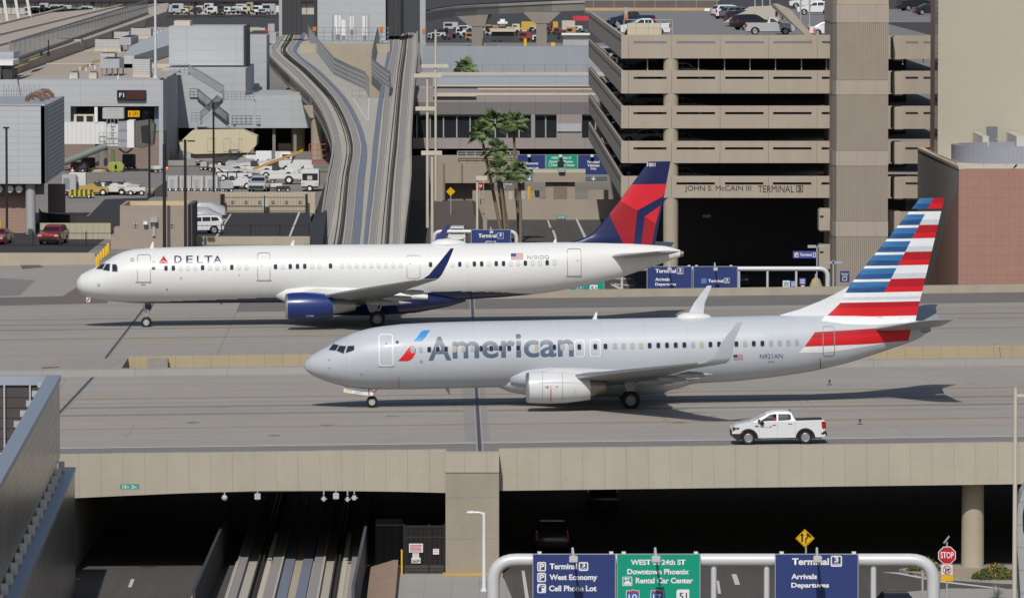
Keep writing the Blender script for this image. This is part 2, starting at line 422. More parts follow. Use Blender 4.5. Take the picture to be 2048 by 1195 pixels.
# piers and walls under the near bridge
pier = thing('bridge_pier', 'broad tan concrete bridge pier standing between the rail opening and the road opening', 'bridge pier', (-2.35, 333.2, -6.85))
px0, px1 = D(891, 1000, 333).x, D(998, 1000, 333).x
PIER = mat('pier_concrete', (0.315, 0.28, 0.225), 0.85, noise=(0.6, 0.11), streak=((1.2, 0.8, 0.1), 0.10), lines=((2, 2.3, 0.025, 0.3, 0.2),), bump=0.08)
MB().box(px0, px1, 333.2, 334.4, -6.85, -1.05).build('shaft', PIER, pier, world=True)
MB().box(px0, px1, 333.15, 334.4, -1.03, 0.05).build('capital', PANEL, pier, world=True)
MB().box(px0 - 0.15, px1 + 0.2, 332.5, 333.18, -6.85, -6.62).build('kerb', mat('yellow_kerb', (0.55, 0.33, 0.07), 0.8, noise=(2, 0.2)), pier, world=True)
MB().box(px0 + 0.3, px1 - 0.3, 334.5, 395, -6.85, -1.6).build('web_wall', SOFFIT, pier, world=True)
for nm, x, yb in (('bridge_column', 1945, 1148),):
    p = D(x, 1136, 337.3)
    c = thing(nm, 'round tan concrete column holding up the taxiway bridge beside the yellow flowers', 'bridge column', (p.x, 337.3, -6.7))
    MB().lathe([(0, 0.68), (0.3, 0.64), (4.9, 0.62)], (p.x, 337.3, -6.85), n=32).build('shaft', mat('column_concrete', (0.39, 0.34, 0.255), 0.85, noise=(0.6, 0.08)), c, smooth=40, world=True)
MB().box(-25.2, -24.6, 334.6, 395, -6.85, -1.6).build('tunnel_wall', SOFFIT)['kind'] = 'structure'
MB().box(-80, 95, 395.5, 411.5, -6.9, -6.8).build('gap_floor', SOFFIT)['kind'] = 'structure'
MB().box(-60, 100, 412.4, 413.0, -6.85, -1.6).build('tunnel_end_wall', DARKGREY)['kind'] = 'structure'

# ------------------------------------------------ people-mover tracks below the bridge and the climbing guideway beyond
GUIDE = mat('guideway_concrete', (0.41, 0.385, 0.335), 0.9, noise=(0.4, 0.06), streak=((0.6, 0.05, 1), 0.10))
PAD = mat('running_pad', (0.275, 0.256, 0.246), 0.9, noise=(0.5, 0.08))
BLUEW = mat('walkway_blue', (0.16, 0.185, 0.235), 0.8, noise=(0.5, 0.08))
RAILM = mat('guide_rail', (0.05, 0.047, 0.045), 0.6, 0.3)
EDGE = mat('pale_edge', (0.45, 0.42, 0.36), 0.85)
SK = 0.012
def skp(x, w, y0, y1, z): return [(x - w/2 - SK*(y0-330), y0, z), (x + w/2 - SK*(y0-330), y0, z), (x + w/2 - SK*(y1-330), y1, z), (x - w/2 - SK*(y1-330), y1, z)]
trk = structure(MB().prism(skp(-11.95, 7.2, 300, 484, -6.84), (0, 0, 0.24)).build('guideway_slab', GUIDE, origin=(0, 0, 0)))
def strip(x, w, h, m, nm, y0=300, y1=484):
    MB().prism(skp(x, w, y0, y1, -6.6), (0, 0, h)).build(nm, m, trk)
for x, w, h, m, nm in ((-15.05, 0.42, 0.28, PAD, 'running_pad'), (-15.32, 0.1, 0.31, EDGE, 'pad_edge'), (-14.15, 0.10, 0.42, RAILM, 'guide_rail'), (-13.93, 0.10, 0.42, RAILM, 'guide_rail'),
                    (-13.15, 0.5, 0.28, PAD, 'running_pad'), (-12.85, 0.1, 0.31, EDGE, 'pad_edge'), (-12.45, 0.55, 0.16, BLUEW, 'walkway'), (-11.95, 0.42, 0.05, TAN, 'centre_strip'), (-11.45, 0.55, 0.16, BLUEW, 'walkway'),
                    (-10.8, 0.5, 0.28, PAD, 'running_pad'), (-10.5, 0.1, 0.31, EDGE, 'pad_edge'), (-9.85, 0.10, 0.42, RAILM, 'guide_rail'), (-9.63, 0.10, 0.42, RAILM, 'guide_rail'),
                    (-8.7, 0.5, 0.28, PAD, 'running_pad'), (-8.40, 0.1, 0.31, EDGE, 'pad_edge')):
    strip(x, w, h, m, nm)
bk = MB()
for k in range(70):
    y = 301 + k * 0.75
    for x in (-13.75, -9.45):
        sx = x - SK * (y - 330); bk.box(sx, sx + 0.25, y, y + 0.12, -6.595, -6.38)
bk.build('rail_bracket', EDGE, trk)
# ================================================================= the two airliners
def airfoil(n=14):
    up, lo = [], []
    for i in range(n + 1):
        x = 0.5 * (1 - math.cos(math.pi * i / n)); t = 5 * (0.2969*math.sqrt(x) - 0.126*x - 0.3516*x*x + 0.2843*x**3 - 0.1036*x**4)
        up.append((x, t)); lo.append((x, -t * 0.75))
    return up[::-1] + lo[1:-1]
AF = airfoil()
def wing_mesh(secs, vertical=False):
    """secs = [(span, x_le, chord, z, t/c, twist)]"""
    rings = []
    for y, xl, c, z, tc, tw in secs:
        ring = []
        for a, b in AF:
            xx = xl + a * c; zz = b * tc * c - math.sin(tw) * (a - 0.25) * c
            ring.append((xx, zz, y + z) if vertical else (xx, y, z + zz))
        rings.append(ring)
    return MB().loft(rings)
class Plane:
    def __init__(s, name, label, loc, rot, x_ref, cat='airliner'):
        s.root = thing(name, label, cat)
        s.M = Matrix.Translation(loc) @ Euler(rot).to_matrix().to_4x4() @ Matrix.Translation((-x_ref, 0, 0))
        s.root.location = s.M.translation; s.root.rotation_euler = rot
        s.I = s.M.inverted()
    def L(s, px, py, yl=0.0):
        e = s.I @ EYE; d = s.I.to_3x3() @ ray(px, py); p = e + d * ((yl - e.y) / d.y); return p.x, p.z
    def profile(s, top, bot, wid, eps=0.010):
        s.top = sorted(s.L(*p) for p in top); s.bot = sorted(s.L(*p) for p in bot); s.wid = wid; s.eps = eps
    @staticmethod
    def ip(tab, x):
        if x <= tab[0][0]: return tab[0][1]
        for (a, b), (c, d) in zip(tab[:-1], tab[1:]):
            if x <= c: return b + (d - b) * (x - a) / (c - a)
        return tab[-1][1]
    def sm(s, tab, x):
        w = [(-.3, 1), (-.15, 2), (0, 3), (.15, 2), (.3, 1)]
        k = min(1.0, max(0.0, (x - tab[0][0]) / 1.2))
        return sum(s.ip(tab, x + d * k) * q for d, q in w) / 9
    def sec(s, x):
        t, b = s.sm(s.top, x), s.sm(s.bot, x); return (t + b) / 2, max((t - b) / 2, 0.01), max(s.ip(s.wid, x), 0.01)
    def surf(s, x, z):
        zc, rz, ry = s.sec(x); q = max(-0.995, min(0.995, (z - zc) / rz)); y = -ry * math.sqrt(1 - q * q)
        n = Vector((0, y / (ry * ry), (z - zc) / (rz * rz))).normalized() * s.eps
        return (x, y + n.y, z + n.z)
    def body(s, m, x0, x1, ns=130, n=96, split=None):
        rings = []
        for i in range(ns + 1):
            u = i / ns; x = x0 + (x1 - x0) * (0.12 * u + 0.88 * (1 - math.cos(math.pi * u)) / 2)
            zc, rz, ry = s.sec(x)
            if i == 0: rz, ry = 0.05, 0.05
            rings.append([(x, ry * math.cos(2*math.pi*k/n), zc + rz * math.sin(2*math.pi*k/n)) for k in range(n)])
        mb = MB().loft(rings)
        if split:
            for j, f in enumerate(mb.f):
                c = sum((Vector(mb.v[i]) for i in f), Vector()) / len(f)
                if split(c.x, c.z): mb.m[j] = 1
        return mb.build('fuselage', m, s.root, smooth=60)
    def decal(s, bm, name, m, step=0.12, eps=None, parent=None):
        e0 = s.eps
        if eps: s.eps = eps
        o = bm_obj(cut(bm, step), name, m, parent or s.root, s.surf); s.eps = e0; return o
    def pts(s, pxs, yl=-1.9): return [s.L(x, y, yl) for x, y in pxs]
    def text(s, t, x0, y0, x1, y1, name, m, bold=0.0, shear=0, eps=None, step=0.12):
        """text between photo corners: lower-left (x0,y0) and upper-right (x1,y1); follows the body axis"""
        a, b = s.L(x0, y0, -1.9), s.L(x1, y1, -1.9); return s.decal(fit(text_bm(t, bold, shear), a[0], a[1], b[0], b[1]), name, m, step, eps)
    def wheel(s, x, y, z, r, w, hub, parent):
        pr = [(-w/2, r*0.55), (-w/2, r*0.86), (-w*0.36, r*0.97), (-w*0.12, r), (w*0.12, r), (w*0.36, r*0.97), (w/2, r*0.86), (w/2, r*0.55)]
        o = MB().lathe(pr, (x, y, z), 'y', 28, caps=False).build('wheel', RUBBER, parent, smooth=35)
        rim = [(-w*0.44, 0.01), (-w*0.44, r*0.14), (-w*0.36, r*0.18), (-w*0.30, r*0.40), (-w*0.46, r*0.48), (-w*0.52, r*0.53), (-w*0.50, r*0.56)]
        MB().lathe(rim + [(w*0.4, r*0.56)], (x, y, z), 'y', 24).build('rim', hub, o, smooth=35)
        b = MB()
        for k in range(8):
            a = k * math.pi / 4; b.lathe([(-w*0.40, 0.02), (-w*0.34, 0.02)], (x + math.cos(a)*r*0.30, y, z + math.sin(a)*r*0.30), 'y', 6)
        b.build('wheel_bolts', DARKGREY, o)
        return o

METAL = mat('bare_metal', (0.52, 0.52, 0.53), 0.32, 0.85, noise=(1.5, 0.06))
CHROME = mat('strut_metal', (0.62, 0.62, 0.63), 0.3, 0.7)
TITAN = mat('exhaust_metal', (0.36, 0.32, 0.27), 0.42, 0.75, noise=(1.2, 0.16))
GREYWING = mat('wing_grey', (0.36, 0.37, 0.38), 0.45, 0.1, noise=(0.7, 0.08), streak=((2.5, 0.2, 1), 0.08))
HUBW = mat('wheel_hub', (0.50, 0.50, 0.49), 0.5, 0.2)
WINDARK = mat('cabin_window_dark', (0.02, 0.022, 0.045), 0.12, noise=(1, 0))
WINGREY = mat('cabin_window_grey', (0.33, 0.35, 0.38), 0.35, noise=(1, 0))
WINTAN = mat('cabin_window_shade', (0.40, 0.35, 0.28), 0.45, noise=(1, 0))
WINWHITE = mat('cabin_window_white', (0.60, 0.60, 0.57), 0.4, noise=(1, 0))
RINGG = mat('door_edge_grey', (0.30, 0.31, 0.32), 0.4, 0.4, noise=(1, 0))
WINRING = mat('window_rim', (0.42, 0.44, 0.46), 0.4, noise=(1, 0))
SEAM = mat('panel_seam', (0.30, 0.30, 0.30), 0.6, noise=(1, 0))
def engine(P, name, xf, y, z, r, cowl, length, core, paint, lip, flat=1.0, core_m=None):
    e = bpy.data.objects.new(name, None); COL.objects.link(e); e.parent = P.root
    c = (xf, y, z); k = r / 1.05; L = length
    MB().lathe([(0.0, 0.86*k), (-0.03, 0.90*k), (0.02, 0.955*k), (0.16, 0.99*k), (0.165, 0.93*k), (0.16, 0.80*k), (0.05, 0.82*k)], c, 'x', 48, caps=False, sz=flat).build('inlet_lip', lip, e, smooth=50)
    MB().lathe([(0.16, 0.99*k), (0.6, 1.03*k), (1.5*L/3.85, 1.06*k), (2.4*L/3.85, 1.03*k), (3.2*L/3.85, 0.94*k), (L, 0.84*k), (L, 0.80*k), (L - 0.5, 0.84*k)], c, 'x', 48, caps=False, sz=flat).build('cowling', paint, e, smooth=50)
    MB().lathe([(0.05, 0.82*k), (0.5, 0.76*k), (1.1, 0.77*k)], c, 'x', 40, caps=False).build('inlet_duct', GREYWING, e, smooth=60)
    f = MB(); f.lathe([(1.0, 0.77*k), (1.02, 0.01)], c, 'x', 32, caps=False)
    f.lathe([(0.62, 0.01), (0.75, 0.12*k), (1.0, 0.24*k)], c, 'x', 20, caps=False); f.build('fan', DARKGREY, e, smooth=40)
    MB().lathe([(L - 0.9, 0.72*k), (L + 0.05, 0.62*k), (L + core*0.55, 0.50*k), (L + core, 0.38*k), (L + core, 0.33*k), (L + core*0.6, 0.34*k)], c, 'x', 36, caps=False).build('exhaust_nozzle', core_m or TITAN, e, smooth=50)
    MB().lathe([(L + core*0.4, 0.28*k), (L + core*0.9, 0.24*k), (L + core*1.22, 0.02)], c, 'x', 20, caps=False).build('exhaust_cone', TITAN, e, smooth=50)
    return e

# ----------------------------------------------------------------- silver airliner in front
AAW = mat('silver_mica', (0.465, 0.495, 0.535), 0.46, 0.0, noise=(0.3, 0.03), streak=((.5, 2, 2.5), .03), lines=((0, 2.6, .03, .10), (2, 1.05, .02, .06)), spec=0.4, coat=0.10)
AATITLE = mat('slate_letters', (0.085, 0.125, 0.185), 0.4, noise=(1, 0))
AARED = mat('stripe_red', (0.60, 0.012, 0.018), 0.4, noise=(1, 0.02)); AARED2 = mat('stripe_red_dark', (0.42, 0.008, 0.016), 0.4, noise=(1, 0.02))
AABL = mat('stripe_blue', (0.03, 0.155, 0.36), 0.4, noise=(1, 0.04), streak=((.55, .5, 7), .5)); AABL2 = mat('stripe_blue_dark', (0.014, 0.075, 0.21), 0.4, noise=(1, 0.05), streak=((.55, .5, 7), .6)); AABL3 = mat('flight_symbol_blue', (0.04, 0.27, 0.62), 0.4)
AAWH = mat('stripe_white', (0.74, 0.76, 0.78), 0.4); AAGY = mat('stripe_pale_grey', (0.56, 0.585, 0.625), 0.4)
w0 = G(744, 814, 0); pz = TX @ Vector(((TXI @ w0).x, (TXI @ w0).y, 0))
pz = TX @ TL(744, 814)
A = Plane('passenger_jet', 'silver grey jet with slate lettering and a striped red white and blue tail', pz, (0, -0.0166, HEAD), 4.1)
A.profile([(609,731),(611,723),(622,711),(640,700),(659,690),(677,679.5),(693,671.5),(709,664.5),(733,657.5),(757,653),(806,647.7),(870,644.5),(950,642.3),(1063,640.3),(1200,637.4),(1428,633),(1554,630.3),(1700,629.5),(1770,632),(1815,637),(1845,643),(1853,648)],
          [(609,735),(613,742),(628,752),(643,758.5),(660.6,764.5),(685,771),(709,775.5),(757,778),(830,777.5),(902,775.8),(1044,772.5),(1130,771.5),(1300,769),(1390,766),(1467,762),(1543,754),(1619,743),(1695,725.7),(1771,701),(1825,682),(1843,674),(1853,664)],
          [(0,0.05),(0.1,0.28),(0.4,0.62),(0.9,0.98),(1.6,1.32),(2.5,1.58),(3.6,1.76),(5.0,1.86),(6.2,1.88),(25,1.88),(28,1.80),(31,1.52),(34,1.05),(36.5,0.55),(38.02,0.22)])
fus = A.body(AAW, 0.0, A.top[-1][0], split=None)
# cockpit windows
def cockpit(P, polys, frame, glass):
    for q in polys:
        pp = P.pts(q, -1.0); P.decal(poly_bm(pp), 'cockpit_window', glass, 0.08, 0.014)
        P.decal(ring_bm(pp, 0.035), 'cockpit_frame', frame, 0.08, 0.02)
CG = mat('cockpit_glass', (0.02, 0.026, 0.036), 0.06, noise=(1, 0), spec=0.8)
def z5(pts, s=5.975, ox=640, oy=640): return [(ox + x / s, oy + y / s) for x, y in pts]
cockpit(A, [z5(q) for q in ([(104,360),(130,322),(160,291),(226,300),(188,364)], [(196,365),(233,304),(314,306),(284,397)], [(298,392),(330,304),(410,296),(421,345),(398,368)])], METAL, CG)
# doors, exits, windows
def door(P, x0, y0, x1, y1, m, w=0.055, r=0.18, name='cabin_door', sill=True, sl=-0.018):
    a, b = P.L(x0, y1, -1.9), P.L(x1, y0, -1.9)
    o = P.decal(ring_bm(rrect(a[0], a[1], b[0], b[1], r), w), name, m, 0.1, 0.014)
    return o
WHEDGE = mat('door_edge_white', (0.78, 0.79, 0.80), 0.4)
door(A, 758, 669, 786, 732, WHEDGE); door(A, 1647, 653, 1671, 714, RINGG, 0.05)
door(A, 1149, 680, 1169, 714, WHEDGE, 0.045, 0.15, 'exit_hatch'); door(A, 1180, 678.5, 1201, 713, WHEDGE, 0.045, 0.15, 'exit_hatch')
A.decal(poly_bm(A.pts([(756,727),(758,732),(786,732),(789,727),(787,733.5),(758,733.5)])), 'door_sill', SEAM, 0.1, 0.02)
for x, y, r in ((772.5,687,.06),(794.5,684.5,.10),(842.5,722.5,.10),(658,721,.06),(658.5,737,.06),(723,749,.06)):
    a = A.L(x, y, -1.9); A.decal(poly_bm([(a[0]+r*math.cos(t*.5236), a[1]+r*math.sin(t*.5236)) for t in range(12)]), 'access_port', SEAM if x != 794.5 else NAVY, 0.1, 0.016)
A.text('A', 768, 692, 778, 689.5, 'door_handle', WHEDGE)
pat = 'gddddtdtggdtdddgtDtttdDdggttdddggdtddt' 
def win(P, xs, yf, w, h, codes, yl=-1.9):
    for x, cd in zip(xs, codes):
        if cd == ' ': continue
        a = P.L(x, yf(x), yl); m = {'d': WINDARK, 'g': WINGREY, 't': WINTAN, 'w': WINWHITE}[cd]
        o = P.decal(poly_bm(rrect(a[0]-w/2, a[1]-h/2, a[0]+w/2, a[1]+h/2, w*0.38)), 'cabin_window', m, 0.2, 0.018)
        P.decal(ring_bm(rrect(a[0]-w/2-.02, a[1]-h/2-.02, a[0]+w/2+.02, a[1]+h/2+.02, w*0.42), 0.02), 'window_frame', WINRING, 0.2, 0.02, parent=o)
ya = lambda x: 699.5 - (x - 826) * 0.0182
xs = [825.5] + [842 + 16.85 * k for k in range(14)]
xs = [825.5, 841.5, 858.5, 875.5, 892, 909, 926.5, 945, 962.5, 982.5, 1001.5, 1018.5, 1036.5, 1073.5, 1108.5, 1125, 1142, 1158.5, 1190.5, 1211]
win(A, xs, ya, 0.235, 0.33, 'ggdddttgdddddtdtgdddt'[:20])
xs = [1229.5 + 17.0 * k for k in range(22)] + []
xs = [1230 + (1594.5 - 1230) * k / 21 for k in range(22)]
win(A, xs, ya, 0.235, 0.33, 'ggttdddddgtddddtddggg' + 'g')
# lettering and flight symbol
A.text('A', 857, 720.6, 902, 673.6, 'airline_lettering', AATITLE, bold=0.025, eps=0.013); A.text('merican', 905.5, 717, 1147, 666.5, 'airline_lettering', AATITLE, bold=0.018, eps=0.013)
A.decal(poly_bm(A.pts(z5([(1118,252),(1165,205),(1205,148),(1240,132),(1316,128),(1260,208),(1225,245),(1190,255)]))), 'flight_symbol', AABL3, 0.1, 0.013)
A.decal(poly_bm(A.pts(z5([(930,488),(985,430),(1060,330),(1085,312),(1120,310),(1148,345),(1140,400),(1110,450),(1075,478),(1040,488)]))), 'flight_symbol', AARED, 0.1, 0.013)
A.text('N921AN', 1520, 717.5, 1566, 707, 'registration', AATITLE, bold=0.01); A.text('3AW', 1537, 725.5, 1550, 721.5, 'registration', AATITLE)
def flag(P, x0, y0, x1, y1):
    a, b = P.L(x0, y1, -1.9), P.L(x1, y0, -1.9); w, h = b[0]-a[0], b[1]-a[1]
    o = P.decal(poly_bm([a, (b[0], a[1]), b, (a[0], b[1])]), 'flag_marking', mat('flag_white', (0.66, 0.66, 0.66), 0.5), 0.2, 0.014)
    st = [poly_bm([(a[0], a[1]+h*k/13), (b[0], a[1]+h*k/13), (b[0], a[1]+h*(k+1)/13), (a[0], a[1]+h*(k+1)/13)]) for k in range(0, 13, 2)]
    P.decal(join_bm(st), 'flag_stripes', mat('flag_red', (0.40, 0.06, 0.07), 0.5), 0.2, 0.018, parent=o)
    P.decal(poly_bm([(a[0], a[1]+h*.46), (a[0]+w*.42, a[1]+h*.46), (a[0]+w*.42, b[1]), (a[0], b[1])]), 'flag_canton', NAVY, 0.2, 0.022, parent=o)
flag(A, 1467, 708.5, 1486, 719)
# rear red band and pale bands on the body
A.decal(poly_bm(A.pts([(1609,692),(1630,664),(1700,660.5),(1760,657),(1826,653),(1820,683),(1740,688),(1680,690)], -1.4)), 'tail_band', AARED, 0.15, 0.012)
A.decal(poly_bm(A.pts([(1621,676),(1630,664),(1700,660.5),(1760,657),(1826,653),(1824,662),(1740,668),(1680,671)], -1.4)), 'tail_band_dark', AARED2, 0.15, 0.014)
A.decal(poly_bm(A.pts([(1597,705),(1608.5,693),(1680,691),(1740,689),(1780,686.5),(1760,690),(1680,702),(1640,705)], -1.5)), 'tail_band', AAWH, 0.15, 0.011)
A.decal(poly_bm(A.pts([(1642,642),(1650,633),(1760,633),(1830,640),(1835,646),(1740,650),(1690,648)], -0.9)), 'tail_band', AAWH, 0.12, 0.011)
MB().lathe([(0, 0.34), (0.35, 0.30), (0.6, 0.2)], (A.top[-1][0] - 0.35, 0, A.L(1848, 656)[1]), 'x', 16).build('exhaust_outlet', TITAN, A.root, smooth=40)
# fin, in horizontal stripes
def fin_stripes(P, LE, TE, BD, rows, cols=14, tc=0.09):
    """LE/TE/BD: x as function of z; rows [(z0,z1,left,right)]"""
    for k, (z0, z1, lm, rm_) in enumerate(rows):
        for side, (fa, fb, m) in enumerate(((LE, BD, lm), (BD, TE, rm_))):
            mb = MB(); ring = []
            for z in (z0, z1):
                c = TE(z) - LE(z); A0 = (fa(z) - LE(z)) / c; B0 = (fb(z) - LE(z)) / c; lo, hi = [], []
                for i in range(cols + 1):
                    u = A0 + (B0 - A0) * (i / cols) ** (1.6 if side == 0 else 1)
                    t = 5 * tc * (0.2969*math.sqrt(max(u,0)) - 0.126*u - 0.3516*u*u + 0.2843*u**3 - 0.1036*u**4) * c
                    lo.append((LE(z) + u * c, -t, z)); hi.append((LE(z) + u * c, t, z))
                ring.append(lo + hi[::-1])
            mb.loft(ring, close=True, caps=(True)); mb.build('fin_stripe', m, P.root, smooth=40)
def lerp_fn(tab):
    tab = sorted(tab); return lambda z: Plane.ip(tab, z)
le = lerp_fn([A.L(*p)[::-1] for p in ((1839.6,397),(1697,572.8),(1681,592),(1650,625),(1640,634))]); te = lerp_fn([A.L(*p)[::-1] for p in ((1889,396),(1831.6,636))])
bd = lerp_fn([A.L(*p)[::-1] for p in ((1866,397),(1771,577),(1760,600),(1740,640))])
zr = lambda y, x=1800: A.L(x, y)[1]
rows = []
ys = [397, 418]
for k in range(7):
    t = 397 + 26.6 * k; blue0 = t + (0 if k == 0 else 5.2); h = 21.6 if k else 21.2
    red = k % 2 == 0
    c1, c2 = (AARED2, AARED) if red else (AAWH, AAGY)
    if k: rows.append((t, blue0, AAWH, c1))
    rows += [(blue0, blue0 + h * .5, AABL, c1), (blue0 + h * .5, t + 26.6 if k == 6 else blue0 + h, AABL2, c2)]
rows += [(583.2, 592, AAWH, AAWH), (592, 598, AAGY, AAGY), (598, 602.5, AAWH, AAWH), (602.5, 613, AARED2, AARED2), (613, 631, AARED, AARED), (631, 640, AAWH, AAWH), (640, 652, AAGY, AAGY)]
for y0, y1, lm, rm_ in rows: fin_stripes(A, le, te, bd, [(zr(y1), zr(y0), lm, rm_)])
# feathered light streaks in the blue bands
fs = []
d = [A.L(*p) for p in ((1560,629.5),(1600,618),(1640,602),(1670,588),(1698,572),(1700,640),(1560,640))]
MB().loft([[(x, -0.16, z) if z < d[4][1]-.1 and i not in (0,6) else (x, -0.05, z) for i, (x, z) in enumerate(d)], [(x, 0.16, z) if z < d[4][1]-.1 and i not in (0,6) else (x, 0.05, z) for i, (x, z) in enumerate(d)]]).build('dorsal_fin', AAWH, A.root, smooth=40)
# wings
def wings(P, secs, m, wl, flaps, name='wing'):
    for s in (-1, 1):
        w = wing_mesh([(s * y, xl, c, z, t, tw) for y, xl, c, z, t, tw in secs]).build(name, m, P.root, smooth=50)
        y, xl, c, z, t, tw = secs[-1]
        wing_mesh([(s * (y + a), xl + b, cc, z + h, 0.09, 0) for a, b, cc, h in wl]).build('winglet', P.wlm, P.root, smooth=50)
        for fy, ln, zz, f0 in flaps:
            MB().lathe([(0, 0.02), (0.3, 0.12), (ln*0.35, 0.21), (ln*0.7, 0.15), (ln, 0.02)], (f0, s * fy, zz), 'x', 14).build('flap_fairing', m, P.root, smooth=60)
tx, tz = A.L(1396, 727, -16.9); wx1, wz1 = A.L(1475, 644, -17.7); wx2, _ = A.L(1487, 643, -17.7)
A.wlm = mat('winglet_grey', (0.50, 0.53, 0.57), 0.4)
wings(A, [(1.2, 13.4, 8.6, 1.52, .13, .02), (2.4, 14.4, 7.6, 1.66, .125, .02), (4.83, 16.3, 5.9, 1.98, .115, .015), (5.9, 17.0, 5.0, 2.12, .11, .01), (11, 19.9, 3.2, tz - 0.75, .10, 0), (16.9, tx, 1.75, tz, .095, -.01)], GREYWING,
      [(-0.02, 0.0, 1.55, 0.0), (0.22, 0.42, 1.32, 0.10), (0.42, 0.90, 1.08, 0.40), (0.60, (wx1-tx)*.62, 0.70, (wz1-tz)*.56), (0.80, wx1-tx, .30, wz1-tz)],
      [(6.3, 3.0, 1.75, 20.2), (9.4, 2.6, 2.15, 21.2), (12.6, 2.2, 2.6, 22.2)])
# polished leading edge in blue-grey light
for s in (-1, 1):
    MB().tube([(13.9, s*1.9, 1.60), (16.25, s*4.83, 2.0), (19.85, s*11, tz-.74), (tx-.02, s*16.8, tz+.01)], [0.16, 0.15, 0.09, 0.05], 10).build('leading_edge', METAL, A.root, smooth=60)
# belly fairing
MB().loft([[(x, 1.55*k*math.cos(t*math.pi/16), 1.42 + 0.85*k*math.sin(t*math.pi/16)) for t in range(32)] for x, k in ((11.6,.25),(12.6,.75),(14,1.08),(16,1.2),(19.5,1.2),(21.5,1.05),(23.2,.6),(24.2,.2))]).build('belly_fairing', AAW, A.root, smooth=60)
MB().loft([[(x, s_*(1.2+w_*.0)+w_*math.cos(t*math.pi/8), z_+h_*math.sin(t*math.pi/8)) for t in range(16)] for s_, x, w_, z_, h_ in ((-1,12.6,.2,1.7,.3),(-1,13.6,.8,1.75,.62),(-1,15,1.0,1.8,.7),(-1,17,1.05,1.8,.6),(-1,20,.9,1.75,.4),(-1,22,.6,1.7,.2))]).build('wing_root_fairing', AAW, A.root, smooth=60)
ENGW = mat('engine_grey_white', (0.60, 0.61, 0.62), 0.4, noise=(0.7, 0.05), streak=((0.4, 3, 3), 0.06), coat=0.2)
ex, ez = A.L(1055, 775.5, -4.83)
for s in (-1, 1):
    engine(A, 'engine', ex - 0.06, s*4.83, ez, 1.03, None, 3.85, 0.95, ENGW, METAL, 0.93)
    MB().prism([(ex+0.9, s*4.83-.16, ez+.98), (ex+1.8, s*4.83-.16, ez+1.2), (ex+4.2, s*4.83-.16, ez+1.0), (ex+5.2, s*4.83-.16, ez+.55), (ex+3.6, s*4.83-.16, ez+.45)], (0, .32, 0)).build('pylon', ENGW, A.root, bevel=.03)
def on_cyl(y0, z0, r):
    return lambda a, b: (a, y0 - math.sqrt(max(0.01, r*r - (b - z0)**2)) - 0.012, b)
rl = bm_obj(cut(poly_bm([A.L(1101,776,-5.8), A.L(1102.4,776,-5.8), A.L(1102.4,803,-5.8), A.L(1101,803,-5.8)]), .1), 'cowl_red_line', RED, A.root, on_cyl(-4.83, ez, 1.075))
for y_ in (764, 796):
    bm_obj(cut(poly_bm([A.L(1064,y_,-5.8), A.L(1170,y_-1.5,-5.8), A.L(1170,y_-1,-5.8), A.L(1064,y_+.6,-5.8)]), .1), 'cowl_seam', SEAM, A.root, on_cyl(-4.83, ez, 1.07))
for x_, y_, w_ in ((1090, 771, 2.2), (1100.5, 771, 2.2), (1148, 778, 2.6), (1112, 771, 3.5), (1095, 789, 2)):
    bm_obj(cut(poly_bm([A.L(x_,y_,-5.8), A.L(x_+w_,y_,-5.8), A.L(x_+w_,y_+1.6,-5.8), A.L(x_,y_+1.6,-5.8)]), .1), 'cowl_latch', SEAM, A.root, on_cyl(-4.83, ez, 1.075))
for px_ in (1084.5, 1124.5):
    bm_obj(cut(poly_bm([A.L(px_,744,-5.8), A.L(px_+.7,744,-5.8), A.L(px_+.7,804,-5.8), A.L(px_,804,-5.8)]), .1), 'cowl_seam', SEAM, A.root, on_cyl(-4.83, ez, 1.07))
MB().prism([A.L(1093,772,0) and (A.L(1093,772,-5.9)[0], -5.92, A.L(1093,772,-5.9)[1])] * 1 + [(A.L(1093,772,-5.9)[0]+.12, -5.92, A.L(1093,772,-5.9)[1]), (A.L(1093,772,-5.9)[0]+.06, -5.92, A.L(1093,772,-5.9)[1]-.12)], (0, .05, 0)).build('cowl_mark', RED, A.root)
# tail planes
for s in (-1, 1):
    hx, hz = A.L(1918, 638, -7.1); rx, rz_ = A.L(1748, 658.5, -0.7)
    wing_mesh([(s*.3, rx - .3, 4.4, rz_, .10, -.03), (s*1.0, rx+.15, 4.0, rz_+.10, .09, -.03), (s*5.9, hx-2.12, 1.86, hz-.15, .08, -.02), (s*6.8, hx-1.40, 1.35, hz-.03, .08, -.02), (s*7.1, hx-.75, .75, hz, .08, -.02)]).build('tailplane', GREYWING, A.root, smooth=50)
# antennas and radome
def blade(P, x0, y0, x1, y1, w, yl=0, m=WHITE):
    a, b = P.L(x0, y0, yl), P.L(x1, y1, yl); up = 1 if b[1] > a[1] else -1
    MB().prism([(a[0], yl-.03, a[1]-.08*up), (a[0]+w, yl-.03, a[1]-.08*up), (b[0]+w*.35, yl-.03, b[1]), (b[0], yl-.03, b[1])], (0, .06, 0)).build('antenna', m, P.root)
blade(A, 1183, 639, 1191, 624, .32); blade(A, 888, 775, 897, 788, .30, m=GREYM); blade(A, 1640, 733, 1640.5, 716, .07, -1.3, DARKGREY)
q, q2 = A.L(1352, 634)[0], A.L(1424, 632)[0]; zt = A.L(1390, 633)[1]
MB().loft([[(q + (q2-q)*u, .75*k*math.cos(t*math.pi/12), zt - .06 + .36*k*math.sin(t*math.pi/12)) for t in range(24)] for u, k in ((0,.05),(.06,.45),(.2,.85),(.45,1),(.7,.85),(.92,.45),(1,.05))]).build('satellite_dome', WHITE, A.root, smooth=60)
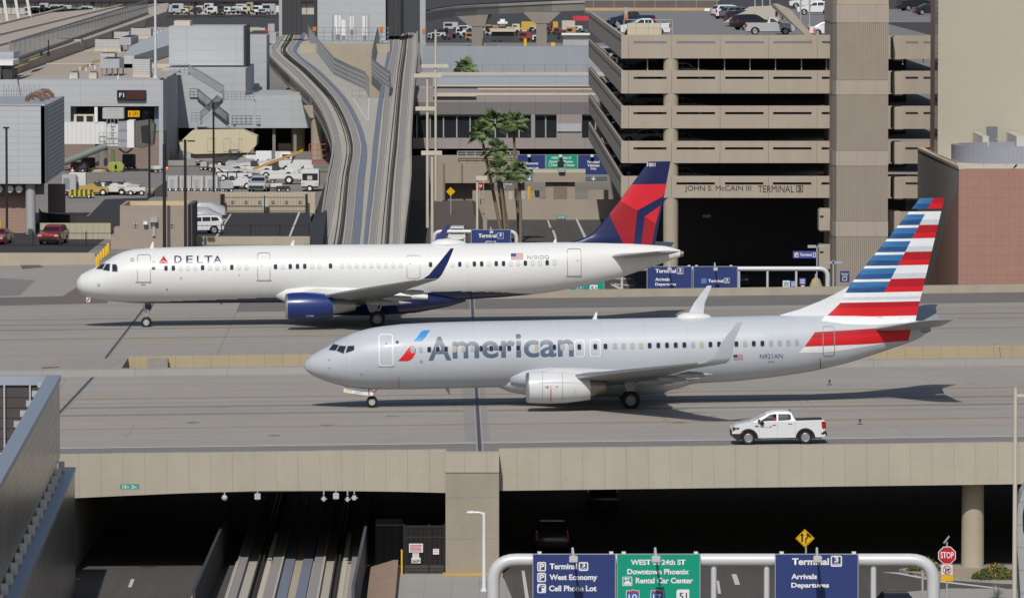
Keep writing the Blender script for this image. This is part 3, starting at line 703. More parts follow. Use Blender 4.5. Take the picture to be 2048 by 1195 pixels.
# landing gear
def gear(P, name, x, y, ztop, r, w, pair, hub, doorm=None, door=None, zw=None):
    zw = zw if zw is not None else r
    e = bpy.data.objects.new(name, None); COL.objects.link(e); e.parent = P.root
    MB().tube([(x - .05, y, ztop), (x, y, zw)], .085, 12).tube([(x, y - pair, zw), (x, y + pair, zw)], .06, 10).tube([(x + .65, y, ztop), (x + .05, y, zw + .45)], .045, 8).tube([(x - .25, y, ztop-.2), (x-.02, y, zw + .3)], .03, 6).build('strut', CHROME, e, smooth=50)
    for s in (-1, 1): P.wheel(x, y + s * pair, zw, r, w, hub, e)
    return e
nw = A.L(744, 803, -0.2)
ng = gear(A, 'nose_gear', nw[0], 0, 1.5, .345, .2, .2, HUBW, zw=nw[1])
dq = [A.L(*p, -.55) for p in z5([(285,790),(630,830),(640,870),(632,900),(560,898),(282,858)])]
o = MB().prism([(x, -.56, z) for x, z in dq], (0, .04, 0)).build('gear_door', WHITE, ng)
def flat_text(P, t, x0, y0, x1, y1, yl, m, parent, bold=0):
    a, b = P.L(x0, y0, yl), P.L(x1, y1, yl); bm_obj(fit(text_bm(t, bold), a[0], a[1], b[0], b[1]), 'door_lettering', m, parent, lambda u, v: (u, yl, v))
flat_text(A, 'TB-6', 689, 783.5, 704, 777.5, -.566, YEL, o, .01); flat_text(A, '3AW', 710, 787, 724, 781.5, -.566, SEAM, o, .01)
t1, t2 = A.L(736.5, 776, -.566), A.L(739, 790, -.566); MB().box(t1[0], t1[0]+.06, -.568, -.562, t2[1], t1[1]).build('warning_stripe', RED, o)
for px_, y0, y1 in ((797, 752, 778),):
    a, b = A.L(px_, y0, -1.6), A.L(px_+1.3, y1-2, -1.2); A.decal(poly_bm([a, (b[0], a[1]), (b[0], b[1]), (a[0], b[1])]), 'red_line', AARED2, 0.1, .014)
for s in (-1, 1):
    mw = A.L(1261.5, 799.5, -3.2)
    mg = gear(A, 'main_gear', mw[0], s*2.86, 1.75, .565, .40, .42, mat('main_hub', (0.30, 0.30, 0.31), 0.5, 0.2), zw=mw[1])
    MB().prism([(mw[0]-.45, s*3.25, 1.85), (mw[0]+.35, s*3.25, 1.85), (mw[0]+.25, s*3.25, .95), (mw[0]-.2, s*3.25, .8)], (0, .05, 0)).build('gear_door', GREYWING, mg)

# ----------------------------------------------------------------- white airliner behind
DW = mat('airliner_white', (0.69, 0.695, 0.68), 0.40, noise=(0.3, 0.025), streak=((.5, 2, 2.5), .02), lines=((0, 2.9, .03, .08), (2, 1.1, .02, .05)), coat=0.15, spec=0.4)
DN = mat('airliner_navy', (0.010, 0.017, 0.082), 0.30, noise=(0.5, 0.05), coat=0.4)
DENG = mat('engine_navy', (0.013, 0.032, 0.155), 0.30, noise=(0.5, 0.04), coat=0.4)
DR1 = mat('tail_red_bright', (0.62, 0.02, 0.035), 0.38); DR2 = mat('tail_red_dark', (0.32, 0.012, 0.022), 0.38)
B = Plane('passenger_jet', 'white jet with navy belly, navy engine and a navy tail with red triangles', TX @ TL(292, 653), (0, -0.0125, HEAD), 5.1)
def z4(pts): return [(100 + x / 3.0118, 420 + y / 3.0118) for x, y in pts]
B.profile([(153,567),(154,560),(161.4,549),(175,541.5),(191,534.5),(209.6,523.5),(221,515.5),(232.8,508.5),(248,502.5),(266,498.3),(299,495.6),(365,493.5),(515,490.4),(780,488),(999,485.6),(1136,484.2),(1200,484.6),(1260,486.5),(1334,491.8),(1360,500)],
          [(153,572),(156,580),(165,588.5),(180,594.5),(200,599),(225,602.5),(260,605),(300,606),(420,605.5),(571,604.5),(760,602.5),(900,600.5),(1000,594.5),(1060,588.8),(1102,583.5),(1170,571.5),(1238.5,555.5),(1307,532.5),(1345,518.5),(1361,513)],
          [(0,0.05),(0.12,0.5),(0.4,0.85),(0.9,1.20),(1.6,1.50),(2.6,1.76),(4,1.92),(5.5,1.975),(29,1.975),(33,1.85),(36.5,1.5),(40,.98),(43,.48),(44.51,.25)])
bl = sorted([B.L(*p) for p in ((153,640),(230,603.5),(330,601.5),(571,591.5),(760,585),(900,579.5),(1000,582),(1100,590),(1360,640))])
B.body([DW, DN], 0.0, B.top[-1][0], ns=260, n=144, split=lambda x, z: z < Plane.ip(bl, x))
cockpit(B, [z4(q) for q in ([(275,357),(300,330),(332,321),(318,357)], [(318,361),(336,325),(363,322),(362,366)], [(376,368),(375,325),(400,323),(410,340),(410,368)])], SEAM, CG)
door(B, 274.5, 509.5, 301, 565, RINGG, .045); door(B, 515, 505.5, 540, 561.5, RINGG, .045)
def z41(x): return 760 + x / 2.9257
door(B, 813.5, 510.5, 840, 557, RINGG, .04); door(B, 1135, 498, 1163, 554, RINGG, .045)
for x0, x1, y in ((271,303,565), (513,543,561.5), (1133,1164,554)):
    B.decal(poly_bm(B.pts([(x0,y-2),(x1,y-2),(x1,y+.5),(x0,y+.5)])), 'door_sill', SEAM, .1, .018)
for x, y, r in ((523,531.5,.05),(820.5,527.5,.05),(1155.5,522,.06),(197,570.5,.12),(362.5,555.5,.09),(334,578.5,.08),(478.5,550,.06),(264,520,.14)):
    a = B.L(x, y, -1.9); B.decal(ring_bm([(a[0]+r*math.cos(t*.5236), a[1]+r*math.sin(t*.5236)) for t in range(12)], r*.5), 'access_port', SEAM, .1, .015)
yb = lambda x: 536 - (x - 332) * 0.0135
win(B, [332 + 14.62 * k for k in range(12)], yb, .24, .36, 'ddwwwdwwwdww')
win(B, [551, 565.5, 580.5, 595, 609.5, 624.5, 638.5, 661], yb, .24, .36, 'dwdddwwd')
win(B, [684 + 14.62 * k for k in range(9)], yb, .24, .36, 'wwwwwwwww')
win(B, [861 - 0] + [905 + 14.58 * k for k in range(15)], yb, .24, .36, 'd' + 'wdwddwddwwdwwdw')
for t, x0, x1 in (('D',348.5,363),('E',372,385),('L',393.5,405.5),('T',408.5,424.5),('A',426.5,443)):
    B.text(t, x0, 526.2, x1, 511.8, 'airline_lettering', DN, bold=.012)
B.decal(poly_bm(B.pts(z4([(683,277),(653,320),(683,304)]))), 'triangle_emblem', DR1, .1, .014); B.decal(poly_bm(B.pts(z4([(683,277),(683,304),(714,321)]))), 'triangle_emblem', DR2, .1, .014)
B.decal(poly_bm(B.pts(z4([(653,324),(683,308),(683,322)]))), 'triangle_emblem', DR2, .1, .014); B.decal(poly_bm(B.pts(z4([(683,308),(714,325),(683,322)]))), 'triangle_emblem', DR1, .1, .014)
for x in (303.5,):
    B.text('oo', x, 525.5, x+8, 522.5, 'small_emblem', SEAM); B.decal(poly_bm(B.pts([(303.5,533.5),(310.5,533.3),(310.5,539),(303.5,539.3)])), 'small_emblem', DN, .1, .014)
B.decal(poly_bm(B.pts([(282,567.5),(291,567.5),(291,570),(282,570)])), 'door_mark', ORG, .1, .014)
flag(B, 1022, 507, 1046.5, 519.5)
B.text('N101DQ', 1055, 519.8, 1098, 511, 'registration', AATITLE, bold=.005)
# fin: navy with red facets
lef = lerp_fn([B.L(*p)[::-1] for p in ((1297,323.5),(1240,400),(1196,455),(1180,470),(1150,482),(1130,487))]); tef = lerp_fn([B.L(*p)[::-1] for p in ((1341,323),(1310,490))])
zs = [B.L(1300, y)[1] for y in range(492, 322, -4)] + [B.L(1300, 323)[1]]
def fin_t(x, z, tc=.09):
    c = max(tef(z) - lef(z), .1); u = max(0.0, min(1.0, (x - lef(z)) / c)); return 5*tc*(0.2969*math.sqrt(u) - 0.126*u - 0.3516*u*u + 0.2843*u**3 - 0.1036*u**4) * min(c, 5.5)
rings = []
for z in zs:
    c = tef(z) - lef(z); us = [(i/18)**1.7 for i in range(19)]
    rings.append([(lef(z)+u*c, -fin_t(lef(z)+u*c, z), z) for u in us] + [(lef(z)+u*c, fin_t(lef(z)+u*c, z), z) for u in us[::-1]])
fin = MB().loft(rings).build('fin', DN, B.root, smooth=40)
def fz(pts): return [B.L(760 + x/2.9257, 300 + y/2.9257) for x, y in pts]
def fdecal(pts, m, nm='fin_facet', eps=.012):
    return bm_obj(cut(poly_bm(fz(pts)), .1), nm, m, fin, lambda a, b: (max(a, lef(b) + .03), -fin_t(max(a, lef(b) + .03), b) - eps, b))
fdecal([(1440,202),(1679,198),(1656,270),(1506,352),(1384,284)], DR1)
fdecal([(1384,284),(1506,352),(1498,420),(1484,550),(1424,549),(1328,350)], DR2)
fdecal([(1549,388),(1642,324),(1614,430)], DR1); fdecal([(1549,388),(1614,430),(1590,552),(1530,552),(1540,460)], DR2)
a = B.L(1294, 333), B.L(1310.5, 325.5)
bm_obj(cut(fit(text_bm('1001', .01), a[0][0], a[0][1], a[1][0], a[1][1]), .3), 'fleet_number', SIGNW, fin, lambda u, v: (u, -fin_t(u, v) - .02, v))
# wings
tx, tz = B.L(832, 561, -16.9); wx1, wz1 = B.L(901, 496.5, -17.6); wx2, _ = B.L(907, 495, -17.6)
B.wlm = mat('sharklet_navy', (0.014, 0.026, 0.13), 0.3, noise=(1, 0.03), coat=.3)
wings(B, [(1.4, 15.4, 8.2, 1.75, .13, .02), (2.6, 16.4, 7.3, 1.92, .12, .02), (5.75, 18.4, 5.3, 2.40, .11, .015), (6.5, 18.8, 4.7, 2.5, .11, .01), (11.5, 21.6, 3.2, tz-.85, .10, 0), (16.9, tx, 1.4, tz, .095, -.01), (17.12, tx+.5, 1.1, tz+.14, .09, 0)], GREYWING,
      [(-.02, 0, 1.1, 0), (.18, .42, .92, .28), (.34, (wx1-tx-.5)*.58, .65, (wz1-tz)*.5), (.52, wx1-tx-.5, .24, wz1-tz-.14)],
      [(6.9, 3.2, 1.95, 21.6), (10.3, 2.8, 2.5, 22.7), (13.4, 2.2, 3.1, 24)])
for s in (-1, 1):
    MB().tube([(15.9, s*2.0, 1.80), (18.35, s*5.75, 2.42), (21.55, s*11.5, tz-.84), (tx-.02, s*16.8, tz+.01)], [.15, .13, .08, .045], 10).build('leading_edge', METAL, B.root, smooth=60)
MB().loft([[(x, 1.7*k*math.cos(t*math.pi/16), 1.75 + .95*k*math.sin(t*math.pi/16)) for t in range(32)] for x, k in ((15.5,.2),(16.5,.7),(17.5,1.0),(19,1.15),(22,1.2),(25,1.05),(27.5,.6),(28.8,.2))]).build('belly_fairing', DN, B.root, smooth=60)
MB().loft([[(x, -1.25+w_*math.cos(t*math.pi/8), z_+h_*math.sin(t*math.pi/8)) for t in range(16)] for x, w_, z_, h_ in ((14.8,.15,2.3,.2),(15.6,.7,2.3,.62),(17,.95,2.25,.8),(20,1.0,2.2,.72),(24,.85,2.1,.4),(26,.6,2.0,.2))]).build('wing_root_fairing', DW, B.root, smooth=60)
ex, ez = B.L(573, 612.5, -5.75)
NAC = mat('nozzle_metal', (0.36, 0.35, 0.33), 0.38, 0.8, noise=(1, .08))
for s in (-1, 1):
    engine(B, 'engine', ex - .05, s*5.75, ez, 1.04, None, 3.45, 1.65, DENG, METAL, .97, NAC)
    MB().prism([(ex+.8, s*5.75-.16, ez+1.0), (ex+2.2, s*5.75-.16, ez+1.3), (ex+4.8, s*5.75-.16, ez+1.05), (ex+6.2, s*5.75-.16, ez+.55), (ex+3.6, s*5.75-.16, ez+.35)], (0, .32, 0)).build('pylon', DW, B.root, bevel=.03)
for t, x0, x1, y in (('CFM', 612, 627, 632),):
    p = B.L(x0, y+1.5, -6.78), B.L(x1, y-2, -6.78); bm_obj(cut(fit(text_bm(t, .01), p[0][0], p[0][1], p[1][0], p[1][1]), .2), 'cowl_marking', SIGNW, B.root, on_cyl(-5.75, ez, 1.07))
for s in (-1, 1):
    hx, hz = B.L(1318, 507.5, -6.2); rx, rz_ = B.L(1222, 513, -.9); ht = B.L(1352, 508, -6.2)
    wing_mesh([(s*.3, rx-.4, 4.7, rz_, .10, -.02), (s*1.2, rx+.2, 4.1, rz_+.05, .09, -.02), (s*6.2, rx+3.3, 1.7, rz_+.62, .08, 0)]).build('tailplane', GREYWING, B.root, smooth=50)
for x0, y0, x1, y1, w in ((299,495.5,304.5,483.5,.3),(579,490,586,480,.3)): blade(B, x0, y0, x1, y1, w)
blade(B, 1105, 485, 1110, 477, .3); blade(B, 438, 604, 442, 609, .25, m=GREYM); blade(B, 913, 600, 920, 606, .3, m=GREYM)
q, q2 = B.L(861, 487)[0], B.L(934, 486)[0]; zt = B.L(900, 486)[1]
MB().loft([[(q + (q2-q)*u, .85*k*math.cos(t*math.pi/12), zt - .05 + .40*k*math.sin(t*math.pi/12)) for t in range(24)] for u, k in ((0,.05),(.06,.45),(.2,.85),(.45,1),(.7,.85),(.92,.45),(1,.05))]).build('satellite_dome', WHITE, B.root, smooth=60)
nw = B.L(292.5, 644, -.25)
ng = gear(B, 'nose_gear', nw[0], 0, 1.9, .385, .24, .25, HUBW, zw=nw[1])
p = B.L(290, 602, -.35), B.L(303, 617, -.35); o = MB().box(p[0][0], p[1][0], -.36, -.32, p[1][1], p[0][1]).build('gear_door', DN, ng)
flat_text(B, '1001', 291, 608, 302, 604, -.366, SIGNW, o)
MB().box(p[0][0]+.15, p[1][0]-.05, -.1, .1, p[1][1]-.12, p[1][1]+.15).build('taxi_light', RED, ng)
for s in (-1, 1):
    mw = B.L(754.5, 637.5, -4.2)
    mg = gear(B, 'main_gear', mw[0], s*3.795, 2.2, .585, .42, .46, mat('main_hub', (0.30, 0.30, 0.31), 0.5, 0.2), zw=mw[1])
    MB().prism([(mw[0]-.95, s*4.15, 2.1), (mw[0]+.15, s*4.15, 2.1), (mw[0]+.0, s*4.15, .95), (mw[0]-.55, s*4.15, 1.15)], (0, .05, 0)).build('gear_door', GREYWING, mg)
MB().lathe([(0, .24), (.28, .2)], (B.top[-1][0]-.03, 0, B.L(1361, 507)[1]), 'x', 16).build('exhaust_outlet', TITAN, B.root, smooth=40)
# ================================================================= vehicles and signs: builders
def wtext(parent, s, a, b, y, m, bold=0.0, name='lettering', up=None):
    """upright lettering filling world rectangle a=(x0,z0) b=(x1,z1) on plane y, facing the viewer side (-y)"""
    l = parent.matrix_world.translation if parent.parent else parent.location
    return bm_obj(fit(text_bm(s, bold), a[0], a[1], b[0], b[1]), name, m, parent, lambda u, v: (u - l.x, y - l.y, v - l.z))
def wshape(parent, bm, y, m, name='sign_symbol'):
    l = parent.location
    return bm_obj(bm, name, m, parent, lambda u, v: (u - l.x, y - l.y, v - l.z))
def pxr(x0, y0, x1, y1, Y):
    """photo rectangle (left, top, right, bottom) at distance Y -> ((x0, z0), (x1, z1))"""
    a, b = D(x0, y1, Y), D(x1, y0, Y); return (a.x, a.z), (b.x, b.z)
def ptext(parent, s, x0, y0, x1, y1, Y, m, bold=0.012): a, b = pxr(x0, y0, x1, y1, Y); return wtext(parent, s, a, b, Y, m, bold)
def pbox(mb, x0, y0, x1, y1, Y, dep, m=0):
    """photo rectangle at distance Y, depth dep going away"""
    a, b = pxr(x0, y0, x1, y1, Y); return mb.box(a[0], b[0], Y, Y + dep, a[1], b[1], m)

CARGL = mat('car_glass', (0.016, 0.018, 0.022), 0.06, noise=(1, 0), spec=0.7)
RIM = mat('car_rim', (0.34, 0.34, 0.35), 0.4, 0.5, noise=(6, .25))
TAILR = mat('tail_lamp', (0.35, 0.01, 0.015), 0.2, noise=(1, 0))
HEADL = mat('head_lamp', (0.55, 0.56, 0.58), 0.15, 0.2, noise=(1, 0))
TRIM = mat('black_trim', (0.02, 0.02, 0.021), 0.6)
def paint(nm, rgb): return mat('paint_' + nm, rgb, 0.28, 0.05, noise=(1, 0.015), coat=0.6, spec=0.5)
PW, PS, PK, PB, PR, PG = paint('white', (0.72, 0.73, 0.74)), paint('silver', (0.42, 0.44, 0.46)), paint('black', (0.015, 0.015, 0.018)), paint('blue', (0.02, 0.03, 0.07)), paint('red', (0.30, 0.015, 0.02)), paint('grey', (0.13, 0.135, 0.14))
STY = {
 # top outline front->rear (x, z); greenhouse: belt front, roof front, roof rear, belt rear; wheels; width
 'pickup': dict(L=5.35, W=1.86, top=[(-2.66,.60),(-2.63,.92),(-2.55,1.05),(-2.35,1.14),(-1.5,1.29),(.93,1.33),(2.56,1.36),(2.60,1.30),(2.62,.80),(2.68,.66)], gh=[(-1.52,1.27),(-.60,1.74),(.72,1.77),(.93,1.32)], roofmid=[(-.2,1.83),(.5,1.84)], wx=(-1.72, 1.50), wr=.385, win=[[(-1.06,1.32),(-.46,1.69),(-.12,1.71),(-.12,1.33)],[(-.02,1.33),(-.02,1.71),(.62,1.70),(.70,1.62),(.70,1.40),(.55,1.36)]], bed=(1.02, 2.50)),
 'cab': dict(L=5.3, W=1.95, top=[(-2.62,.60),(-2.62,1.0),(-2.5,1.12),(-2.2,1.18),(-1.2,1.27),(.30,1.30),(2.55,1.30),(2.58,1.24),(2.60,.78),(2.64,.62)], gh=[(-1.25,1.26),(-.45,1.78),(.12,1.80),(.30,1.30)], roofmid=[(-.3,1.84),(.05,1.85)], wx=(-1.62, 1.62), wr=.40, win=[[(-.85,1.32),(-.32,1.74),(.02,1.75),(.05,1.34)]], bed=(.42, 2.5)),
 'suv': dict(L=4.8, W=1.92, top=[(-2.38,.55),(-2.38,.85),(-2.28,1.0),(-2.0,1.08),(-1.05,1.16),(2.25,1.22),(2.36,1.05),(2.40,.62)], gh=[(-1.10,1.14),(-.35,1.62),(1.95,1.66),(2.27,1.20)], roofmid=[(.1,1.74),(1.5,1.74)], wx=(-1.45, 1.42), wr=.37, win=[[(-.74,1.20),(-.22,1.58),(.22,1.61),(.22,1.21)],[(.30,1.21),(.30,1.61),(1.10,1.62),(1.10,1.22)],[(1.18,1.22),(1.18,1.62),(1.78,1.58),(1.98,1.26)]], bed=None),
 'sedan': dict(L=4.75, W=1.83, top=[(-2.36,.45),(-2.36,.66),(-2.25,.78),(-1.9,.85),(-.95,.95),(1.55,1.0),(2.28,.98),(2.34,.80),(2.37,.50)], gh=[(-1.0,.94),(-.15,1.38),(.95,1.40),(1.70,.99)], roofmid=[(.1,1.45),(.7,1.45)], wx=(-1.42, 1.38), wr=.33, win=[[(-.62,.98),(-.05,1.35),(.28,1.37),(.28,.99)],[(.35,.99),(.35,1.37),(.92,1.35),(1.34,1.02)]], bed=None),
 'van': dict(L=5.4, W=2.0, top=[(-2.68,.50),(-2.68,.85),(-2.5,1.05),(-2.0,1.22),(-1.75,1.25),(2.62,1.25),(2.66,.9),(2.66,.5)], gh=[(-1.9,1.22),(-1.05,2.02),(2.50,2.08),(2.62,1.24)], roofmid=[(-.7,2.14),(2.2,2.14)], wx=(-1.75, 1.55), wr=.37, win=[[(-1.45,1.28),(-.9,1.85),(-.35,1.88),(-.35,1.28)]], bed=None),
}
def vehicle(label, sty, paint_m, loc, rz, cat, name=None, group=None, open_cab=False, rot=None):
    S = STY[sty]; W, wr = S['W'], S['wr']
    t = thing(name or {'pickup': 'pickup_truck', 'cab': 'pickup_truck', 'suv': 'parked_car', 'sedan': 'parked_car', 'van': 'van'}[sty], label, cat, loc, rz, group)
    if rot: t.rotation_euler = rot
    zb = .36 if wr > .34 else .26
    bot = []
    for wx in S['wx'][::-1]:
        ar = wr + .09
        bot += [(wx + ar * math.cos(a), max(zb, wr - .02 + ar * math.sin(a))) for a in [R(-12 + 204 * k / 12) for k in range(13)]]
    prof = S['top'] + [(S['top'][-1][0] - .06, zb + .02)] + bot + [(S['top'][0][0] + .08, zb + .02)]
    # body: three slabs, belly tucked in so flanks are rounded
    mb = MB()
    ins = [(-W/2 + .0, .0), (-W/2 + .0, 0)]
    yy = [(-W/2, .94), (-W/2 + .05, 1.0), (W/2 - .05, 1.0), (W/2, .94)]
    zc = .75
    rings = [[(x * (0.994 if k != 1 else 1), y, zc + (z - zc) * k) for x, z in prof] for y, k in yy]
    mb.loft(rings); mb.build('body', paint_m, t, smooth=32)
    MB().box(S['top'][0][0] + .25, S['top'][-1][0] - .25, -W/2 + .12, W/2 - .12, zb - .06, .62).build('underbody', TRIM, t)
    # greenhouse
    gh = S['gh'][:2] + S['roofmid'] + S['gh'][2:]
    zb0, zr = S['gh'][0][1], S['roofmid'][0][1]
    def yside(z): return (W/2 - .07) - .20 * max(0, min(1.1, (z - zb0) / (zr - zb0)))
    rings = [[(x, s * (yside(z) - (0 if k else .0)), z) for x, z in [(gh[0][0], gh[0][1] - .06)] + gh + [(gh[-1][0], gh[-1][1] - .06)]] for s, k in ((-1, 1), (1, 1))]
    if open_cab:
        MB().loft(rings, caps=False).build('cabin', paint_m, t, smooth=30); MB().box(-1.0, .8, -W/2 + .15, W/2 - .15, 1.0, 1.30).build('cabin_floor', TRIM, t)
        for x in (-.15, .6): MB().box(x, x + .14, -.62, -.1, 1.2, 1.62).box(x, x + .14, .1, .62, 1.2, 1.62).build('seat_back', TRIM, t, bevel=.04)
        for s in (-1, 1):
            bm = bmesh.new(); ed = []
            for lp in [rings[0]] + [[(x, 0, z) for x, z in w] for w in S['win']]:
                vs = [bm.verts.new((p[0], p[2], 0)) for p in lp]; ed += [bm.edges.new((vs[i], vs[i - 1])) for i in range(len(vs))]
            bmesh.ops.triangle_fill(bm, edges=ed, use_beauty=True); bm_obj(bm, 'cabin_side', paint_m, t, lambda a, b, s=s: (a, s * yside(b), b))
    else: MB().loft(rings).build('cabin', paint_m, t, smooth=30)
    for w in S['win']:
        for s in (-1, 1):
            if open_cab:
                if not (s < 0 and w is S['win'][0]): MB().poly([(x, s * (yside(z) - .008), z) for x, z in w]).build('window', mat('clear_side_glass', (.10, .14, .13), .1, noise=(1, 0), alpha=.45), t)
                continue
            MB().poly([(x, s * (yside(z) + .008), z) for x, z in w]).build('window', CARGL, t)
    def slab(p, q, nm, i0=.16, i1=.10):
        (xa, za), (xb, zb_) = p, q; d = Vector((xb - xa, 0, zb_ - za)); n = Vector((-d.z, 0, d.x)).normalized() * .012
        if nm == 'windscreen' and n.x > 0: n = -n
        if nm == 'rear_window' and n.x < 0: n = -n
        P = []
        for f, ii in ((.12, i0), (.9, i1)):
            x, z = xa + d.x * f, za + d.z * f
            P.append([(x + n.x, s * (yside(z) - ii * .6), z + n.z) for s in (-1, 1)])
        MB().poly([P[0][0], P[0][1], P[1][1], P[1][0]]).build(nm, CARGL, t)
    slab(S['gh'][0], S['gh'][1], 'windscreen'); slab(S['gh'][3], S['gh'][2], 'rear_window')
    if S['bed']:
        a, b = S['bed']; MB().box(a, b, -W/2 + .16, W/2 - .16, 1.0, S['top'][6][1] + .012).build('bed_cover', TRIM, t)
    x0, x1 = S['top'][0][0], S['top'][-1][0]; zf = S['top'][2][1]; zt = S['top'][-3][1] if sty != 'van' else 1.2
    for s in (-1, 1):
        MB().box(x0 - .005, x0 + .32, s*W/2 - (.36 if s > 0 else -.008), s*W/2 + (.008 if s > 0 else .36), zf - .22, zf - .06).build('headlight', HEADL, t)
        MB().box(x1 - .17, x1 - .015, (s*W/2 - .14 if s > 0 else -W/2 - .006), (W/2 + .006 if s > 0 else -W/2 + .14), zt - .42, zt - .05).build('tail_light', TAILR, t)
        MB().tube([(S['gh'][0][0] + .42, s * (W/2 - .06), zb0 + .05), (S['gh'][0][0] + .40, s * (W/2 + .12), zb0 + .10)], [.05, .09], 8).build('mirror', TRIM, t)
        for wx in S['wx']:
            y0 = s * (W/2 - .12)
            wl = MB().lathe([(-.11, wr*.6), (-.11, wr*.93), (-.07, wr), (.07, wr), (.11, wr*.93), (.11, wr*.6)], (wx, y0, wr), 'y', 22).build('wheel', RUBBER, t, smooth=40)
            MB().lathe([(s*.113, .01), (s*.12, wr*.12), (s*.113, wr*.2), (s*.111, wr*.5), (s*.122, wr*.58), (s*.112, wr*.64)], (wx, y0, wr), 'y', 18, caps=False).build('rim', RIM, wl, smooth=40)
    MB().box(x0 - .03, x0 + .05, -W/2 + .15, W/2 - .15, .48, zf - .26).build('grille', TRIM, t, bevel=.02)
    MB().box(x1 - .06, x1 + .05, -W/2 + .1, W/2 - .1, .45, .62).build('rear_bumper', TRIM if sty in ('pickup', 'suv') else RIM, t, bevel=.02)
    return t
# ================================================================= near side: roads, signs, fences, buildings below the bridge
ZR = -6.85
GP = mat('gantry_pipe', (0.60, 0.61, 0.615), 0.4, 0.1, noise=(1, 0.03))
LINEW = mat('road_line', (0.55, 0.54, 0.52), 0.8, noise=(2, 0.15))
def rg(x, y, z=ZR): return G(x, y, z)
def flat(pxs, z, h, m, nm, par=None):
    P = [rg(x, y, z) for x, y in pxs]; o = MB().prism([(p.x, p.y, z) for p in P], (0, 0, h)).build(nm, m, par)
    return o
def road_mark(pxs): structure(flat(pxs, ZR + .004, .004, LINEW, 'road_marking'))
SIDEW = mat('sidewalk_concrete', (0.34, 0.325, 0.30), 0.9, noise=(0.6, 0.08), lines=((0, 1.5, 0.03, 0.3), (1, 1.5, 0.03, 0.3)))
structure(flat([(795, 1150), (1000, 1150), (1010, 1165), (1030, 1215), (770, 1215)], ZR + .003, .14, SIDEW, 'pavement'))
# open lanes
road_mark([(262, 1157), (269, 1157), (263, 1173), (256, 1173)]); 
road_mark([(1433, 1160), (1438, 1160), (1442, 1186), (1436, 1186)])
road_mark([(1043, 1140), (1049, 1140), (1062, 1220), (1054, 1220)])
road_mark([(1463, 1147), (1473, 1147), (1480, 1168), (1470, 1168)])
# the traffic island below the column
isl = flat([(1798, 1142), (1850, 1133), (2120, 1133), (2120, 1170), (2000, 1166), (1880, 1158), (1830, 1150)], ZR + .002, .14, SIDEW, 'traffic_island'); structure(isl)
structure(flat([(1815, 1143), (1855, 1136), (2120, 1136), (2120, 1163), (2000, 1160), (1885, 1153), (1840, 1147)], ZR + .143, .01, mat('desert_soil', (0.36, 0.28, 0.20), 0.95, noise=(1.5, .2)), 'soil'))
road_mark([(1765, 1143), (1800, 1144), (1880, 1160), (2050, 1181), (2050, 1183), (1880, 1163), (1798, 1147)])
structure(flat([(1815, 1187), (1900, 1180), (2120, 1182), (2120, 1240), (1800, 1240)], ZR + .002, .13, SIDEW, 'pavement'))
# retaining bank between the tracks and the gate
b0 = [rg(748, 1125), rg(800, 1125), rg(806, 1230), rg(738, 1230)]
bank = MB()
bank.loft([[(-7.9, 333.5, ZR), (-7.9, 333.5, ZR + .5), (-6.6, 333.5, ZR + .9), (-6.35, 333.5, ZR + .9), (-6.35, 333.5, ZR)], [(-7.7, 312, ZR), (-7.7, 312, ZR + .2), (-6.4, 312, ZR + .75), (-6.15, 312, ZR + .75), (-6.15, 312, ZR)]])
tag(bank.build('retaining_bank', mat('bank_soil', (0.30, 0.215, 0.16), 0.95, noise=(0.8, 0.12))), 'low brown earth bank with a tan kerb between the rail tracks and the gate', 'bank')
# dark screen walls beside the tracks
def screen(p0, p1, h, m, nm, lab, w=.08):
    a, b = Vector(p0), Vector(p1); d = (b - a).normalized(); n = Vector((-d.y, d.x, 0)) * w
    mb = MB(); mb.prism([a - n, b - n, b - n + Vector((0, 0, h)), a - n + Vector((0, 0, h))], n * 2)
    t = tag(mb.build(nm, m), lab, 'fence'); return t
MESHD = mat('mesh_screen', (0.045, 0.045, 0.05), 0.75, noise=(3, .2), lines=((1, .6, .05, .5),))
screen((-8.15, 306, ZR), (-8.25, 337.5, ZR), 2.45, mat('slate_screen', (0.085, 0.09, 0.105), .7, noise=(1, .1), lines=((1, 2.4, .05, .4),)), 'screen_fence', 'slate grey screen fence along the gate side of the rail tracks')
screen((-16.3, 306, ZR), (-16.5, 352, ZR), 2.3, MESHD, 'mesh_fence', 'dark mesh fence between the sunken road lane and the rail tracks')
MB().box(-17.0, -16.6, 306, 352, ZR, ZR + .75).build('barrier_wall', TAN)['kind'] = 'structure'
# gate of black pickets
gt = thing('picket_gate', 'black picket gate hung with white notice boards beside the bridge pier', 'gate', (-5, 333.4, ZR))
x0, x1 = D(808, 1100, 333.4).x, D(889, 1100, 333.4).x; xm = D(858, 1100, 333.4).x; zt = D(850, 1050, 333.4).z
mb = MB()
for x in [x0 + (x1 - x0) * k / 32 for k in range(33)]: mb.bar((x, 333.4, ZR + .08), (x, 333.4, zt), .025)
mb.build('pickets', mat('gate_brown', (.055, .05, .048), .6), gt, world=True)
fr = MB()
for x in (x0, xm, x1): fr.bar((x, 333.4, ZR), (x, 333.4, zt + .1), .09)
for z in (ZR + .12, D(850, 1136, 333.4).z, D(850, 1073, 333.4).z, zt - .03): fr.bar((x0, 333.42, z), (x1, 333.42, z), .06)
fr.build('frame', BLACK, gt, world=True)
NOTW = mat('notice_white', (0.68, 0.67, 0.68), 0.5, noise=(2, .03)); NOTR = mat('notice_red', (0.50, 0.10, 0.12), 0.5)
